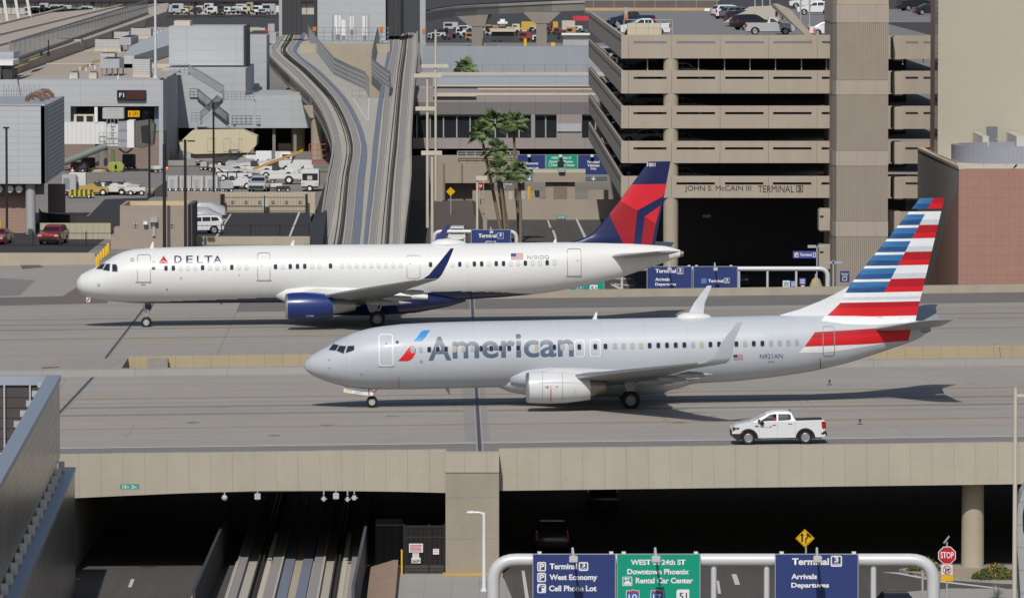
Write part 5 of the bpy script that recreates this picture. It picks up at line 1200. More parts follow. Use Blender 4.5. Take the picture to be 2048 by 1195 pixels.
STEEL = mat('railing_grey', (0.25, 0.26, 0.27), .5, .4)
def guide_fence(c, rows, nm, lab):
    mb = MB(); h = 2.3
    for ya, yb_ in zip(rows[:-1], rows[1:]):
        a, b = P(col(c, ya), ya, .02), P(col(c, yb_), yb_, .02); n = max(2, int((b - a).length / .5))
        for i in range(n):
            p = a + (b - a) * (i / n); mb.bar(p, p + Vector((0, 0, h)), .05)
        for f in (.15, .4, .65, .9, 1.0): mb.bar(a + Vector((0, 0, h*f)), b + Vector((0, 0, h*f)), .05)
    return tag(mb.build(nm, STEEL), lab, 'railing')
guide_fence('holeL', [196, 180, 165, 150, 136, 122, 112, 105, 97, 90, 84, 76], 'guard_railing', 'grey mesh railing on the curved branch side of the guideway opening')
guide_fence('holeR', [196, 180, 165, 150, 136, 122, 112, 105, 97, 90, 84, 76], 'guard_railing', 'grey mesh railing on the straight branch side of the guideway opening')
mb = MB(); a, b = P(704, 196, .02), P(735, 196, .02); rail_mesh(mb, [tuple(a), tuple(b)], 1.5, (1, .6, .2), .9); tag(mb.build('guard_railing', STEEL), 'short railing closing the tip of the guideway opening', 'railing')
# piers under the curved branch
PIERG = mat('guideway_pier', (0.36, 0.315, 0.235), .9, noise=(.4, .07))
for x0, x1, yt, yb_, w, lab in ((583, 610, 195, 303, 0, 'round tan guideway pier with a yellow painted foot'), (622, 648, 240, 318, 1, 'round tan guideway pier nearest the red stair frame')):
    p = G((x0 + x1) / 2, yb_, 0); r = (x1 - x0) / 2 * p.y / F; t = thing('guideway_pier', lab, 'pier', (p.x, p.y, 0))
    MB().lathe([(0, r), (zprof(p.y) - 2.2, r)], (p.x, p.y, 0), n=28).build('shaft', PIERG, t, world=True, smooth=40)
    zc = zprof(p.y) - 2.2; MB().prism([(p.x - r*1.1, p.y - r, zc), (p.x + r*1.1, p.y - r, zc), (p.x + r*2.6, p.y - r, zc + 1.6), (p.x - r*2.2, p.y - r, zc + 1.6)], (0, 2*r, 0)).build('cap', PIERG, t, world=True, bevel=.05)
    if not w: MB().lathe([(.0, r + .02), (.7, r + .02)], (p.x, p.y, .01), n=28).build('yellow_band', mat('pier_yellow', (0.50, 0.33, 0.06), .8, noise=(1, .2)), t, world=True, smooth=40)
for y in (165, 215, 262):
    p = P(col('edgeL', y) + 3, y, -1.3); t = tag(MB().prism([p + Vector((0, 0, 0)), p + Vector((2.6, 0, 0)), p + Vector((2.6, 0, -2.6)), p + Vector((.9, 0, -2.6))], (0, 2.2, 0)).build('pier_bracket', PIERG), {165: 'tan bracket under the guideway curve farthest up the slope', 215: 'tan bracket under the middle of the guideway curve', 262: 'tan bracket under the guideway curve beside the round pier'}[y], 'bracket')
# side wall below the straight branch
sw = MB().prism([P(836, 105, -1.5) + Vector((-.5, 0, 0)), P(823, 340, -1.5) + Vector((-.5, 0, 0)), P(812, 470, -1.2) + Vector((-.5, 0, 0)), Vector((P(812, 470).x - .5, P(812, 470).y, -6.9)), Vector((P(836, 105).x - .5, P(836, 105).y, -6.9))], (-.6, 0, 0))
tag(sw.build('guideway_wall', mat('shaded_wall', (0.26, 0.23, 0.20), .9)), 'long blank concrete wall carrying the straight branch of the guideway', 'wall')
quad([(655, 352), (662, 352), (645, 490), (608, 490)], .012, ASPH_D, 'shade_strip'); MB().box(-19.2, -14, 488, 560, -6.85, -2.5).build('abutment', SOFFIT)['kind'] = 'structure'  # flat dark sheet standing in for the shadowed gap beside the guideway
# tan stepped wall in the opening
tw = thing('stepped_wall', 'tan stepped concrete wall rising inside the guideway opening', 'wall', (D(697, 190, 905).x, 905, 0))
s = MB(); pbox(s, 605, 119, 775, 260, 905, 3); s.build('lower_wall', TAN, tw, world=True); s = MB(); pbox(s, 600, 88, 780, 130, 915, 3); s.build('upper_wall', TAN, tw, world=True)
# station box over the tracks
stn = thing('station_building', 'grey panelled people mover station over two dark track openings', 'station', (D(700, 90, 1010).x, 1010, 0))
s = MB(); pbox(s, 635, -60, 771, 92, 1010, 40); s.build('front_panel', BLUEG, stn, world=True)
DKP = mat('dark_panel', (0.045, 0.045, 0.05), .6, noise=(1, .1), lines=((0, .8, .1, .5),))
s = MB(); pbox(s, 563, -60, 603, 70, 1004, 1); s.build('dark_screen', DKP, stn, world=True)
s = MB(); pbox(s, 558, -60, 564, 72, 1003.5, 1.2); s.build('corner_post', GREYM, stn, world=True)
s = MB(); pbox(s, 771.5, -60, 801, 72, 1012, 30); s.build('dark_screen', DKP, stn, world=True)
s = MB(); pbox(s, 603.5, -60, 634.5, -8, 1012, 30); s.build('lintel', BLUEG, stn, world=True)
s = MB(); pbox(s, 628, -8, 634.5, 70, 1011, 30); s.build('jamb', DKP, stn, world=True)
s = MB(); pbox(s, 840, -60, 851, 130, 1000, 1.2); s.build('column', GREYM, stn, world=True)
def strut(mb, x0, y0, x1, y1, Y, w): mb.bar(D(x0, y0, Y), D(x1, y1, Y), w)
pf = thing('equipment_platform', 'steel platform with railings holding white cabinets before the station', 'platform', (D(700, 90, 985).x, 985, 8))
s = MB(); pbox(s, 628, 82, 780, 86, 985, 6); s.build('deck', GREYM, pf, world=True)
mb = MB()
for x in range(632, 782, 16): strut(mb, x, 83, x, 56, 985, .09)
for y in (56, 65, 74): strut(mb, 632, y, 778, y, 985, .08)
for x in (666, 676, 704, 731, 738): strut(mb, x, 82, x, 30, 986, .12)
mb.build('railing', STEEL, pf, world=True)
for x0, x1, y0, y1, lab in ((669, 682, 31, 70, 'tall white cabinet at the near pair on the steel platform'), (683, 691, 40, 72, 'short white cabinet next to the tall one on the steel platform'), (700, 708, 32, 60, 'slim white cabinet in the middle of the steel platform'), (725, 734, 32, 72, 'white cabinet standing alone on the straight track side of the platform')):
    q = D((x0 + x1) / 2, y1 + 10, 988); w = (x1 - x0) * 988 / F; h = (y1 - y0) * 988 / F; t = thing('cabinet', lab, 'cabinet', (q.x, q.y, q.z), 0, 'white cabinets on the steel platform')
    MB().box(-w/2, w/2, 0, w, .8, h + .8).build('casing', WHITE, t, bevel=.08); MB().box(-w*.35, w*.35, .1, w*.8, 0, .8).build('stand', STEEL, t)
SIGC = mat('signal_orange', (0.55, 0.18, .03), .5)
for x, y, lab in ((629, 58, 'track signal beside the curved branch portal'), (763, 58, 'track signal at the straight branch end of the platform'), (848, 62, 'track signal on the column beside the straight branch'), (534, 62, 'track signal at the outer edge of the curve')):
    Y = 984; q = D(x, y + 14, Y); t = thing('track_signal', lab, 'signal', (q.x, Y, q.z)); MB().box(-.3, .3, -.2, .2, .7, 1.5).build('head', SIGC if x > 600 else RED, t, bevel=.08); MB().bar((0, 0, -.5), (0, 0, .8), .14).build('post', STEEL, t)
for x0, y0, x1, y1, lab in ((537, 64, 552, 88, 'grey equipment cupboard by the outer edge of the curve'), (536, 48, 549, 64, 'grey roof unit above the cupboard by the curve')):
    s = MB(); pbox(s, x0, y0, x1, y1, 975, 2); tag(s.build('equipment_cupboard', GREYM, bevel=.05), lab, 'cupboard')
# elevated curved viaduct at the top
va = thing('viaduct', 'elevated grey concrete train viaduct curving across the top on wide piers', 'viaduct', (D(1020, 95, 1060).x, 1060, 0))
VIA = mat('viaduct_concrete', (0.25, 0.23, 0.205), .9, noise=(.3, .06), streak=((.5, .5, .1), .08)); VIL = mat('viaduct_rim', (0.39, 0.37, 0.34), .9, noise=(.4, .06))
top = [(851, 24, 1000), (872, 19, 1012), (910, 13.5, 1030), (955, 10.5, 1045), (998, 8.5, 1055), (1050, 6, 1062), (1104, 3.5, 1068), (1176, 1, 1072), (1240, -1, 1075)]
def via(off0, off1, m, nm, dep, dy=0):
    r_ = []
    for x, y, Y in top:
        a, b = D(x, y + off0, Y + dy), D(x, y + off1, Y + dy); r_.append([a, a + Vector((0, dep, 0)), b + Vector((0, dep, 0)), b])
    MB().loft(r_).build(nm, m, va, world=True)
via(0, 4.5, VIL, 'rim', 9); via(4.6, 20, VIA, 'girder', 8.5, .25); via(-3.5, -.2, RAILM, 'guide_rail', .3, 4)
for xc, w, yb_, x0, x1, yt, ym in ((955, 23, 100, 905, 986, 26, 53), (1083, 21, 104, 1046, 1121, 25, 47)):
    Y = 1060; h0 = D(xc - w/2, yb_, Y); h1 = D(xc + w/2, ym, Y); MB().box(h0.x, h1.x, Y, Y + 3, -1, h1.z).build('pier', VIA, va, world=True)
    MB().prism([D(xc - w/2 - 4, ym, Y - .1), D(xc + w/2 + 4, ym, Y - .1), D(x1, yt, Y - .1), D(x0, yt, Y - .1)], (0, 3.2, 0)).build('pier_cap', VIA, va, world=True)

# ------------------------------------------------ concourse with gate F1
f1 = thing('concourse', 'long grey clad concourse with gate F1 sign and a tan roof', 'building', (-60, 728, 0))
def fbox(x0, y0, x1, y1, Y, dep, m, nm, par=f1): s = MB(); pbox(s, x0, y0, x1, y1, Y, dep); return s.build(nm, m, par, world=True)
zt = D(200, 160, 728).z
fbox(-1300, 160, 326, 212.5, 728, 8, BLUEG2, 'upper_wall'); fbox(-1300, 212.6, 141, 275, 728, 8, BLUEG2, 'wall'); fbox(320, 212.6, 326, 264, 728, 8, BLUEG2, 'jamb')
fbox(-1300, 264.2, 325.5, 345, 728.3, 8, BRICK, 'brick_base'); fbox(141, 212.6, 320, 264, 730.5, .5, GLASS, 'gate_window')
for x in (147, 313): fbox(x - 4, 214, x + 5, 262, 729.6, .5, mat('blue_pipe', (0.20, 0.29, 0.36), .5), 'blue_column')
xe = D(326, 250, 728).x
MB().prism([(xe, 728.01, 0), (xe, 728.01, zt), (xe - .9, 778, zt), (xe - .9, 778, 0)], (-.5, 0, 0)).build('side_wall', BLUEG2, f1, world=True)
MB().prism([(-110, 736, zt - .05), (xe - .1, 736, zt - .05), (xe - 4, 1105, zt - .05), (-95, 1105, zt - .05)], (0, 0, .04)).build('roof', ROOFT, f1, world=True)
ls = thing('rooftop', 'upper tan roof with long pale parapet lines behind the glass screen', 'roof', (-75, 900, zt))
rp = [(0, 160), (24, 158), (192, 91), (246, 62), (300, 12), (62, 46), (-20, 34)]
z2 = zt + 1.5
MB().prism([(-62.2, 729, zt), (-64.6, 930, zt), (-69, 1200, zt), (-76, 1330, zt), (-94, 1150, zt), (-160, 1200, zt), (-140, 729, zt)], (0, 0, 1.5)).build('slab', ROOFT, ls, world=True)
for x0, x1, y1 in ((-72.5, -77.0, 1300), (-78.5, -83.5, 1280), (-84.0, -92, 1230)):
    MB().prism([(x0, 740, z2), (x0 + .5, 740, z2), (x1 + .5, y1, z2), (x1, y1, z2)], (0, 0, .35)).build('parapet_line', CREAM, ls, world=True)
gs = thing('glass_screen', 'long clear glass wind screen with slim posts running along the roof edge', 'glass screen', (-66, 900, z2))
gl = mat('screen_glass', (0.30, 0.37, 0.38), .2, noise=(1, 0), alpha=.38)
MB().prism([(-62.9, 752, z2), (-70.6, 1165, z2), (-70.6, 1165, z2 + 2.6), (-62.9, 752, z2 + 2.6)], (.06, 0, 0)).build('pane', gl, gs, world=True)
mb = MB()
for k in range(40): y = 752 + 413 * k / 39; x = -62.9 - 7.7 * k / 39; mb.bar((x - .05, y, z2), (x - .05, y, z2 + 2.65), .10)
mb.bar((-62.95, 752, z2 + .25), (-70.65, 1165, z2 + .25), .3); mb.bar((-62.95, 752, z2 + 2.6), (-70.65, 1165, z2 + 2.6), .2); mb.build('posts', STEEL, gs, world=True)
for q in ([(30, 132), (62, 125), (45, 132), (28, 137)], [(60, 118), (85, 112), (72, 119), (56, 123)]): 
    pp = [G(x, y, z2) for x, y in q]; MB().prism([(p.x, p.y, z2 + .005) for p in pp], (0, 0, .01)).build('roof_patch', mat('ochre_patch', (0.33, 0.235, 0.09), .9, noise=(.5, .15)), ls, world=True)
for q in ([(150, 142), (165, 140), (190, 128), (172, 130)], [(175, 131), (195, 128), (200, 119), (186, 122)], [(300, 92), (320, 84), (330, 72), (318, 76)]):
    pp = [G(x, y, zt) for x, y in q]; MB().prism([(p.x, p.y, zt + .005) for p in pp], (0, 0, .01)).build('roof_patch', MATS['ochre_patch'], f1, world=True)
for x0, y0, x1, y1 in ((60, 126.5, 199, 128), (92, 100.5, 270, 102), (247, 128, 265, 136), (302, 128, 340, 136)):
    a, b = G(x0, y1, zt), G(x1, y1, zt); MB().box(a.x, b.x, a.y, a.y + 1, zt, zt + (y1 - y0) * a.y / F).build('parapet', CREAM, f1, world=True)
# rooftop units
def roof_unit(x0, y0, x1, y1, dep, m, lab, legs=False, curb=True):
    a, b = G(x0, y1, zt), G(x1, y1, zt); h = (y1 - y0) * a.y / F; t = thing('rooftop_unit', lab, 'rooftop unit', ((a.x + b.x)/2, a.y, zt), 0, 'rooftop units on the concourse'); w = (b.x - a.x)/2
    o = .0
    if legs:
        o = .9; mb = MB()
        for x in (-w*.9, -w*.3, w*.3, w*.9):
            for y in (.2, dep - .2): mb.bar((x, y, 0), (x, y, .9), .14)
        mb.build('legs', STEEL, t)
    elif curb: MB().box(-w*1.03, w*1.03, -.12, dep + .1, 0, .5).build('curb', CREAM, t); o = .5
    MB().box(-w, w, 0, dep, o, h).build('casing', m, t, bevel=.04)
    MB().box(-w*.8, w*.8, dep*.1, dep*.9, h, h + .06).build('top_grille', DARKGREY, t)
    return t
roof_unit(112, 79, 162, 103, 5, PLASTIC, 'louvred white roof unit farthest along behind the glass screen')
roof_unit(190, 79, 240, 103, 6, PLASTIC, 'wide louvred roof unit joined to a plain grey roof box')
roof_unit(240, 75, 262, 103, 18, GREYM, 'plain grey roof box with a long open tray behind', True)
roof_unit(262, 57, 302, 78, 5, PLASTIC, 'louvred roof unit at the back of the concourse roof')
roof_unit(228, 64, 258, 80, 5, PLASTIC, 'half hidden louvred roof unit behind the long grey tray box')
roof_unit(201, 107, 230, 134, 4, PLASTIC, 'louvred roof unit directly behind the grey box on legs')
roof_unit(202, 118, 239, 152, 9, GREYM, 'plain grey roof box standing on short legs near the gate sign', True)
roof_unit(266, 118, 300, 155, 4, PLASTIC, 'tall louvred roof unit beside the tall white mast')
roof_unit(140, 145, 155, 157, 3, PLASTIC, 'small low roof vent farther from the tall white mast')
roof_unit(178, 145, 193, 157, 3, PLASTIC, 'small low roof vent nearer the grey box on legs')
vents = [(110,99),(96,108),(132,107),(172,142),(180,134),(190,138),(160,141),(141,158),(236,158),(212,104),(240,106),(296,82),(308,70),(315,68),(322,66),(330,64),(304,153)]
for i, (x, y) in enumerate(vents):
    p = G(x, y, zt); MB().lathe([(0, .10), (.3, .10), (.32, .16), (.42, .05)], tuple(p), 'z', 8).build('roof_vent', WHITE, f1, world=True)
# roof monitor sloping beside the mast
mo = thing('roof_monitor', 'grey sloping metal roof monitor with dark vents behind the mast', 'roof monitor', (-50, 800, zt))
MB().prism([G(248, 136, zt), G(268, 136, zt), G(340, 112, zt), G(340, 74, zt), G(262, 115, zt)], (0, 0, 1.6)).build('slope', BLUEG2, mo, world=True)
# gate signs
sgn = thing('gate_sign', 'black gate sign with white F1 and a red lamp message board', 'sign', tuple(D(262, 201, 727.6)))
s = MB(); pbox(s, 234, 180.5, 292, 201, 727.6, .35); s.build('case', BLACK, sgn, world=True)
ptext(sgn, 'F1', 238.5, 186, 248, 194.5, 727.55, SIGNW, .01); s = MB(); pbox(s, 252, 183, 290, 199, 727.56, .03); s.build('message_board', mat('lamp_board', (0.09, .025, .02), .6, noise=(3, .4), lines=((2, .12, .05, .6), (0, .1, .04, .5))), sgn, world=True)
sg2 = thing('stand_sign', 'yellow stand sign lettered F1 above the boarding bridge', 'sign', tuple(D(268, 234, 727)))
s = MB(); pbox(s, 256, 221.5, 266, 234, 727, .3); pbox(s, 267, 221.5, 279, 234, 727, .3); s.build('panel', YS, sg2, world=True); ptext(sg2, 'F1', 269.5, 223.5, 276, 232, 726.95, RED, .02); ptext(sg2, 'R', 258.5, 224, 262, 232, 726.95, RED, .02)

# grey terminal block to the right of the concourse
tb = thing('terminal_block', 'grey clad terminal block raised over a dark undercroft behind the stairs', 'building', (-36, 775, 0))
for x0, y0, x1, y1, Y, dp, m, nm in ((326, 137, 491, 256, 776, 26, BLUEG2, 'raised_wall'), (491.1, 191, 622, 256, 776.1, 26, BLUEG2, 'raised_wall'), (338, 53, 487, 131, 784, 14, BLUEG, 'penthouse'), (487.3, 52, 491, 160, 783.5, 14, DKP, 'shaded_return'), (491.3, 71, 533, 195, 806, 10, BLUEG2, 'rear_wall'), (348, 42, 380, 52, 790, 6, CREAM, 'roof_kerb')):  # the return beside the penthouse is coloured dark for its shadowed side
    s = MB(); pbox(s, x0, y0, x1, y1, Y, dp); s.build(nm, m, tb, world=True)
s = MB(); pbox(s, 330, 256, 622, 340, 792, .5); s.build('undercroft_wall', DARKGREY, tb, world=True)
MB().box(D(345, 200, 776).x, D(345, 200, 776).x + 18, 776.4, 792, -.0, .05).build('undercroft_floor', SOFFIT, tb, world=True)
for x in (505, 548, 590): s = MB(); pbox(s, x - 3, 256.2, x + 3, 305, 777, .6); s.build('column', SOFFIT, tb, world=True)
s = MB(); pbox(s, 492, 56, 530, 61, 795, 1); s.build('cream_parapet', CREAM, tb, world=True); s = MB(); pbox(s, 505, 187, 545, 191.4, 790, 1); s.build('cream_parapet', CREAM, tb, world=True)
# outside stair
stx = thing('outside_stair', 'grey steel zigzag stair with mesh rails against the terminal block', 'stair', (-38, 764, 0)); STW = mat('stair_grey', (0.43, 0.45, 0.47), .5, .2)
def flight(x0, y0, x1, y1, Y, n=16):
    a, b = D(x0, y0, Y), D(x1, y1, Y); mb = MB(); rl = MB()
    for dy in (0, 2.0):
        mb.prism([a + Vector((0, dy, 0)), b + Vector((0, dy, 0)), b + Vector((0, dy, -.5)), a + Vector((0, dy, -.5))], (0, .1, 0))
        for i in range(n * 2 + 1): p = a + (b - a) * (i / (n * 2)) + Vector((0, dy, 0)); rl.bar(p, p + Vector((0, 0, 1.1)), .05)
        rl.bar(a + Vector((0, dy, 1.1)), b + Vector((0, dy, 1.1)), .07)
    for i in range(n): p = a + (b - a) * ((i + .5) / n); mb.box(p.x - .15, p.x + .15, Y + .1, Y + 2, p.z - .2, p.z - .05)
    mb.build('flight', STW, stx, world=True); rl.build('handrail', STEEL, stx, world=True)
flight(376, 147, 447, 190, 764); flight(447, 196, 400, 242, 766.5); flight(395, 196, 458, 248, 769)
for x0, x1, y, Y in ((340, 378, 146, 764), (446, 508, 200, 764), (383, 402, 243, 766), (380, 396, 195, 769), (455, 520, 249, 767)):
    s = MB(); pbox(s, x0, y, x1, y + 4, Y, 3); s.build('landing', STW, stx, world=True); rl = MB(); a, b = D(x0, y, Y), D(x1, y, Y); rail_mesh(rl, [a, b], 1.1, (1, .66, .33), .6, .03); rl.build('handrail', STEEL, stx, world=True)
for x, y0, y1 in ((461, 204, 249), (509, 204, 252), (392, 244, 265)): s = MB(); pbox(s, x - 2.4, y0, x + 2.4, y1, 764, .4); s.build('post', STW, stx, world=True)
# faceted beige cover and other ground plant
BEI = mat('beige_metal', (0.56, 0.49, 0.34), .6, noise=(.6, .05), lines=((0, 3.6, .05, .25),))
fc = thing('faceted_shelter', 'beige faceted metal shelter on a dark concrete plinth under the stair', 'shelter', tuple(G(450, 308, 0)))
o = [(375, 275), (400, 251), (498, 249.5), (527, 262), (526, 279), (512, 294), (406, 297), (380, 290)]; MB().prism([D(x, y, 752) for x, y in o], (0, 5, 0)).build('shell', BEI, fc, world=True, bevel=.05)
s = MB(); pbox(s, 398, 296, 505, 309, 752.6, 4); s.build('plinth', CONC, fc, world=True); 
for x0, x1 in ((430, 447), (462, 476), (491, 498)): 
    a, b = pxr(x0, 266, x1, 292, 751.97); wshape(fc, ring_bm([a, (b[0], a[1]), b, (a[0], b[1])], .06), 751.97, SEAM, 'access_panel')
fc.location.y = 752
def crate(nm, lab, cat, x0, y0, x1, y1, dep, m, grp=None, z=0, extra=None):
    a, b = G(x0, y1, z), G(x1, y1, z); h = (y1 - y0) * a.y / F * 1.0; w = b.x - a.x; t = thing(nm, lab, cat, ((a.x + b.x)/2, a.y, z), 0, grp)
    MB().box(-w/2, w/2, 0, dep, .04, h).build('casing', m, t, bevel=.04); MB().box(-w*.46, w*.46, .05, dep - .05, 0, .04).build('base', DARKGREY, t)
    for k in range(2): MB().box(-w*.42 + k*w*.44, -w*.04 + k*w*.44, -.02, .0, h*.12, h*.88).build('door', m, t)
    return t
crate('power_cabinet', 'beige tall cabinet standing beside the faceted shelter', 'cabinet', 476, 283, 496, 322, 4, mat('ochre_metal', (0.40, 0.31, 0.19), .6))
crate('power_cabinet', 'pale blue grey cabinet behind the low concrete barrier', 'cabinet', 358, 293, 386, 321, 2, mat('pale_cabinet', (0.40, 0.44, 0.47), .5)); crate('power_cabinet', 'tan ribbed cabinet joined to the pale grey cabinet', 'cabinet', 386, 294, 399, 324, 4, CREAM)
crate('concrete_block', 'square tan concrete block in front of the guideway pier', 'block', 556, 287, 583, 303, 4, PIERG)
s = MB(); pbox(s, 330, 321, 392, 333, 731, 1.2); tag(s.build('concrete_barrier', CONC, bevel=.1), 'low concrete barrier before the cabinets', 'barrier')
def bollard(lab, x, y0, y1, z=0): p = G(x, y1, z); return tag(MB().lathe([(0, .12), ((y1-y0)*p.y/F, .12), ((y1-y0)*p.y/F + .08, .05)], tuple(p), 'z', 10).build('bollard', YEL, smooth=40), lab, 'bollard')
bollard('yellow bollard beside the pale grey cabinet', 343.5, 306, 320); bollard('yellow bollard against the concourse brick base', 318, 313, 328)
for k, x in enumerate((193, 197, 202, 207, 212, 216)): tag(bollard('x', x, 530 - k*5.5 - 15, 530 - k * 4.0 + 8, -.5), 'yellow bollard in the row beside the white jet nose', 'bollard', 'yellow bollards by the jet nose')
def cone(lab, x, y, h=12): p = G(x, y); t = thing('traffic_cone', lab, 'traffic cone', tuple(p)); k = h * p.y / F; MB().lathe([(0, .30), (k*.95, .04)], n=12).build('cone', mat('cone_orange', (.70, .10, .02), .5), t, smooth=40); MB().box(-.4, .4, -.4, .4, 0, .05).build('base', MATS['cone_orange'], t); MB().lathe([(k*.45, .19), (k*.65, .13)], n=12, caps=False).build('band', WHITE, t)
cone('orange traffic cone on the apron beside the boarding bridge', 145, 349, 15); cone('small orange traffic cone near the concrete barrier', 334, 340, 8)

# ------------------------------------------------ boarding bridge
jb_ = thing('boarding_bridge', 'white corrugated boarding bridge with a dark hooded cab at gate F1', 'boarding bridge', tuple(G(190, 344, 0))); JW = mat('bridge_white', (0.66, 0.66, 0.65), .5, noise=(.6, .04), lines=((0, .55, .08, .16),)); Yj = jb_.location.y
def jbx(x0, y0, x1, y1, dy, dep, m, nm, bev=0): s = MB(); pbox(s, x0, y0, x1, y1, Yj + dy, dep); return s.build(nm, m, jb_, world=True, bevel=bev)
jbx(100, 245, 212, 288, 0, 3.2, JW, 'outer_tunnel'); jbx(212, 248, 238, 292, .3, 2.6, mat('bridge_plain', (0.64, .64, .64), .5), 'inner_tunnel'); jbx(236.5, 243, 254, 295, -.3, 4, mat('bridge_grey', (.30, .32, .35), .5, lines=((2, 1.2, .3, .3),)), 'cab_panel'); jbx(254.2, 241, 268, 296, -.35, 4, WHITE, 'cab_wall', .05)
MB().prism([D(268, 244, Yj - .2), D(300, 240, Yj - .2), D(309, 250, Yj - .2), D(306, 290, Yj - .2), D(285, 296, Yj - .2), D(268, 293, Yj - .2)], (0, 3.6, 0)).build('hood', mat('hood_dark', (.13, .12, .10), .8, noise=(1, .15), lines=((0, .4, .06, .4),)), jb_, world=True, bevel=.06)
MB().prism([D(281, 252, Yj - .25), D(300, 250, Yj - .25), D(302, 288, Yj - .25), D(284, 285, Yj - .25)], (0, .1, 0)).build('hood_opening', DARKGREY, jb_, world=True)
jbx(205, 216, 247, 238, 1, 2.5, PLASTIC, 'roof_cooler', .04); jbx(148, 229, 188, 245, 2, 1, CREAM, 'rear_frame'); jbx(153, 232, 167, 243, 1.95, .1, BLACK, 'frame_window'); jbx(173, 232, 186, 243, 1.95, .1, BLACK, 'frame_window')
jbx(189, 214, 195, 246, -.1, .5, WHITE, 'mast', .04)
mb = MB(); rail_mesh(mb, [D(214, 246, Yj - .2), D(236, 246, Yj - .2)], 1.6, (1, .66, .33), .5, .03); rail_mesh(mb, [D(198, 285, Yj - .5), D(234, 285, Yj - .5)], 1.2, (1, .5), .5, .03)
for k in range(6): strut(mb, 219 + 2 * (k % 2), 246 + k * 6, 228 - 2 * (k % 2), 246 + k * 6, Yj - .2, .08)
mb.build('service_ladder', GREYM, jb_, world=True)
for x in (194, 211): jbx(x - 3.5, 288, x + 3.5, 332, .8, .6, mat('leg_green', (.16, .18, .15), .6), 'leg')
jbx(222, 300, 229, 330, .8, .6, mat('bogie_green', (.13, .17, .06), .7), 'leg')
mb = MB(); a, b = D(128, 325, Yj - 1.2), D(214, 291, Yj - 1.2); mb.tube([a, b], .42, 12); mb.build('drain_pipe', mat('pipe_green', (.17, .20, .19), .6), jb_, world=True, smooth=50)
for x, y in ((229, 338), (241, 338)): q = G(x, y + 4); MB().lathe([(-.25, .5), (-.2, .62), (.2, .62), (.25, .5)], (q.x, Yj, .62), 'y', 18).build('wheel', mat('tyre_lime', (.30, .33, .08), .7, noise=(2, .2)), jb_, world=True)
jbx(220, 328, 248, 336, .2, 1.2, mat('bogie_lime', (.34, .38, .09), .6, noise=(1, .2)), 'bogie', .08)
q = G(196, 343); tag(MB().lathe([(0, 1.15), (.25, 1.15), (.4, .7)], tuple(q), 'z', 22).build('rubber_pad', mat('beige_rubber', (.50, .40, .22), .8), smooth=40), 'flat round beige pad on the apron under the boarding bridge', 'pad')
mb = MB(); c = [D(238 + 3*k, 296 + 9 * math.sin(k * math.pi / 9), Yj - .6) for k in range(10)]; mb.tube(c, .12, 8); mb.build('cable_loop', BLACK, jb_, world=True)
# cart under a white tarpaulin
tc = thing('covered_cart', 'cart under a white tarpaulin beside the concourse brick base', 'cart', tuple(G(282, 334, 0))); MB().loft([[(-1.3, 0, .5), (1.3, 0, .5), (1.3, 2, .5), (-1.3, 2, .5)], [(-1.25, 0, 2.0), (1.25, 0, 2.0), (1.25, 2, 2.0), (-1.25, 2, 2.0)], [(-.9, .3, 2.6), (1.0, .3, 2.5), (1.0, 1.7, 2.5), (-.9, 1.7, 2.6)]]).build('tarpaulin', mat('tarp_white', (.55, .58, .60), .6, noise=(1.5, .15), bump=.6), tc)
MB().box(-1.2, 1.2, .1, 1.9, .35, .5).build('bed', DARKGREY, tc)
for x in (-.9, .9): MB().lathe([(-.1, .3), (.1, .3)], (x, .1, .3), 'y', 14).build('wheel', RUBBER, tc)
# ================================================================= airfield buildings and vehicles on the far left
CB2 = mat('panel_cladding', (0.46, 0.48, 0.50), 0.55, 0.1, noise=(0.4, .06), lines=((2, .62, .05, .22), (0, 4.6, .06, .2)))
LOUV = mat('louvre_side', (0.58, 0.59, 0.60), .5, .1, noise=(.5, .05), lines=((2, .42, .17, .4),))
ob = thing('overhang_building', 'pale grey clad box building raised on a round column over a brick base', 'building', (D(45, 460, 575).x, 575, 0))
X1 = D(90, 300, 570).x; zb_, zt_ = 4.85, 12.25
MB().box(-95, X1, 570, 574, zb_, zt_).build('front_wall', CB2, ob, world=True)
MB().prism([(X1 + .01, 570, zb_), (X1 + .01, 570, zt_), (X1 - .57, 602.5, zt_), (X1 - .57, 602.5, zb_)], (-.4, 0, 0)).build('side_wall', LOUV, ob, world=True)
MB().box(-95, X1 - .6, 574.01, 602, zb_, zb_ + .3).box(-95, X1 - .6, 574.01, 602, zt_ - .3, zt_ - .02).build('roof', GREYM, ob, world=True)
MB().box(-95, X1 + .05, 569.95, 570.4, zt_, zt_ + .18).build('coping', GREYM, ob, world=True)
q = G(65, 466, 0); MB().lathe([(0, .47), (4.84, .47)], (q.x, 571, 0), 'z', 24).build('round_column', mat('column_grey', (.36, .37, .37), .6, noise=(.6, .06)), ob, world=True, smooth=40)
MB().box(-95, D(88, 430, 588).x, 572.4, 573, 0, zb_).build('brick_wall', mat('pink_brick', (.34, .225, .18), .9, noise=(.5, .08), lines=((2, .3, .03, .25),)), ob, world=True)
s = MB(); pbox(s, 96, 368, 130, 425, 596, .6); s.build('dark_brick_wall', BRICK, ob, world=True)
s = MB(); pbox(s, -60, 368, 88, 389, 571.9, .4); s.build('beam', SOFFIT, ob, world=True)
for x, r in ((20, 7), (38, 7), (-2, 7)):
    q = D(x, 378, 570.8); MB().lathe([(-.02, .02), (0, r*.0475), (.6, r*.0475), (.62, .02)], tuple(q), 'y', 20).build('round_tank', WHITE, ob, world=True, smooth=40)
RUST = mat('rusty_pipe', (.16, .085, .06), .7, noise=(1, .2)); 
pp = MB()
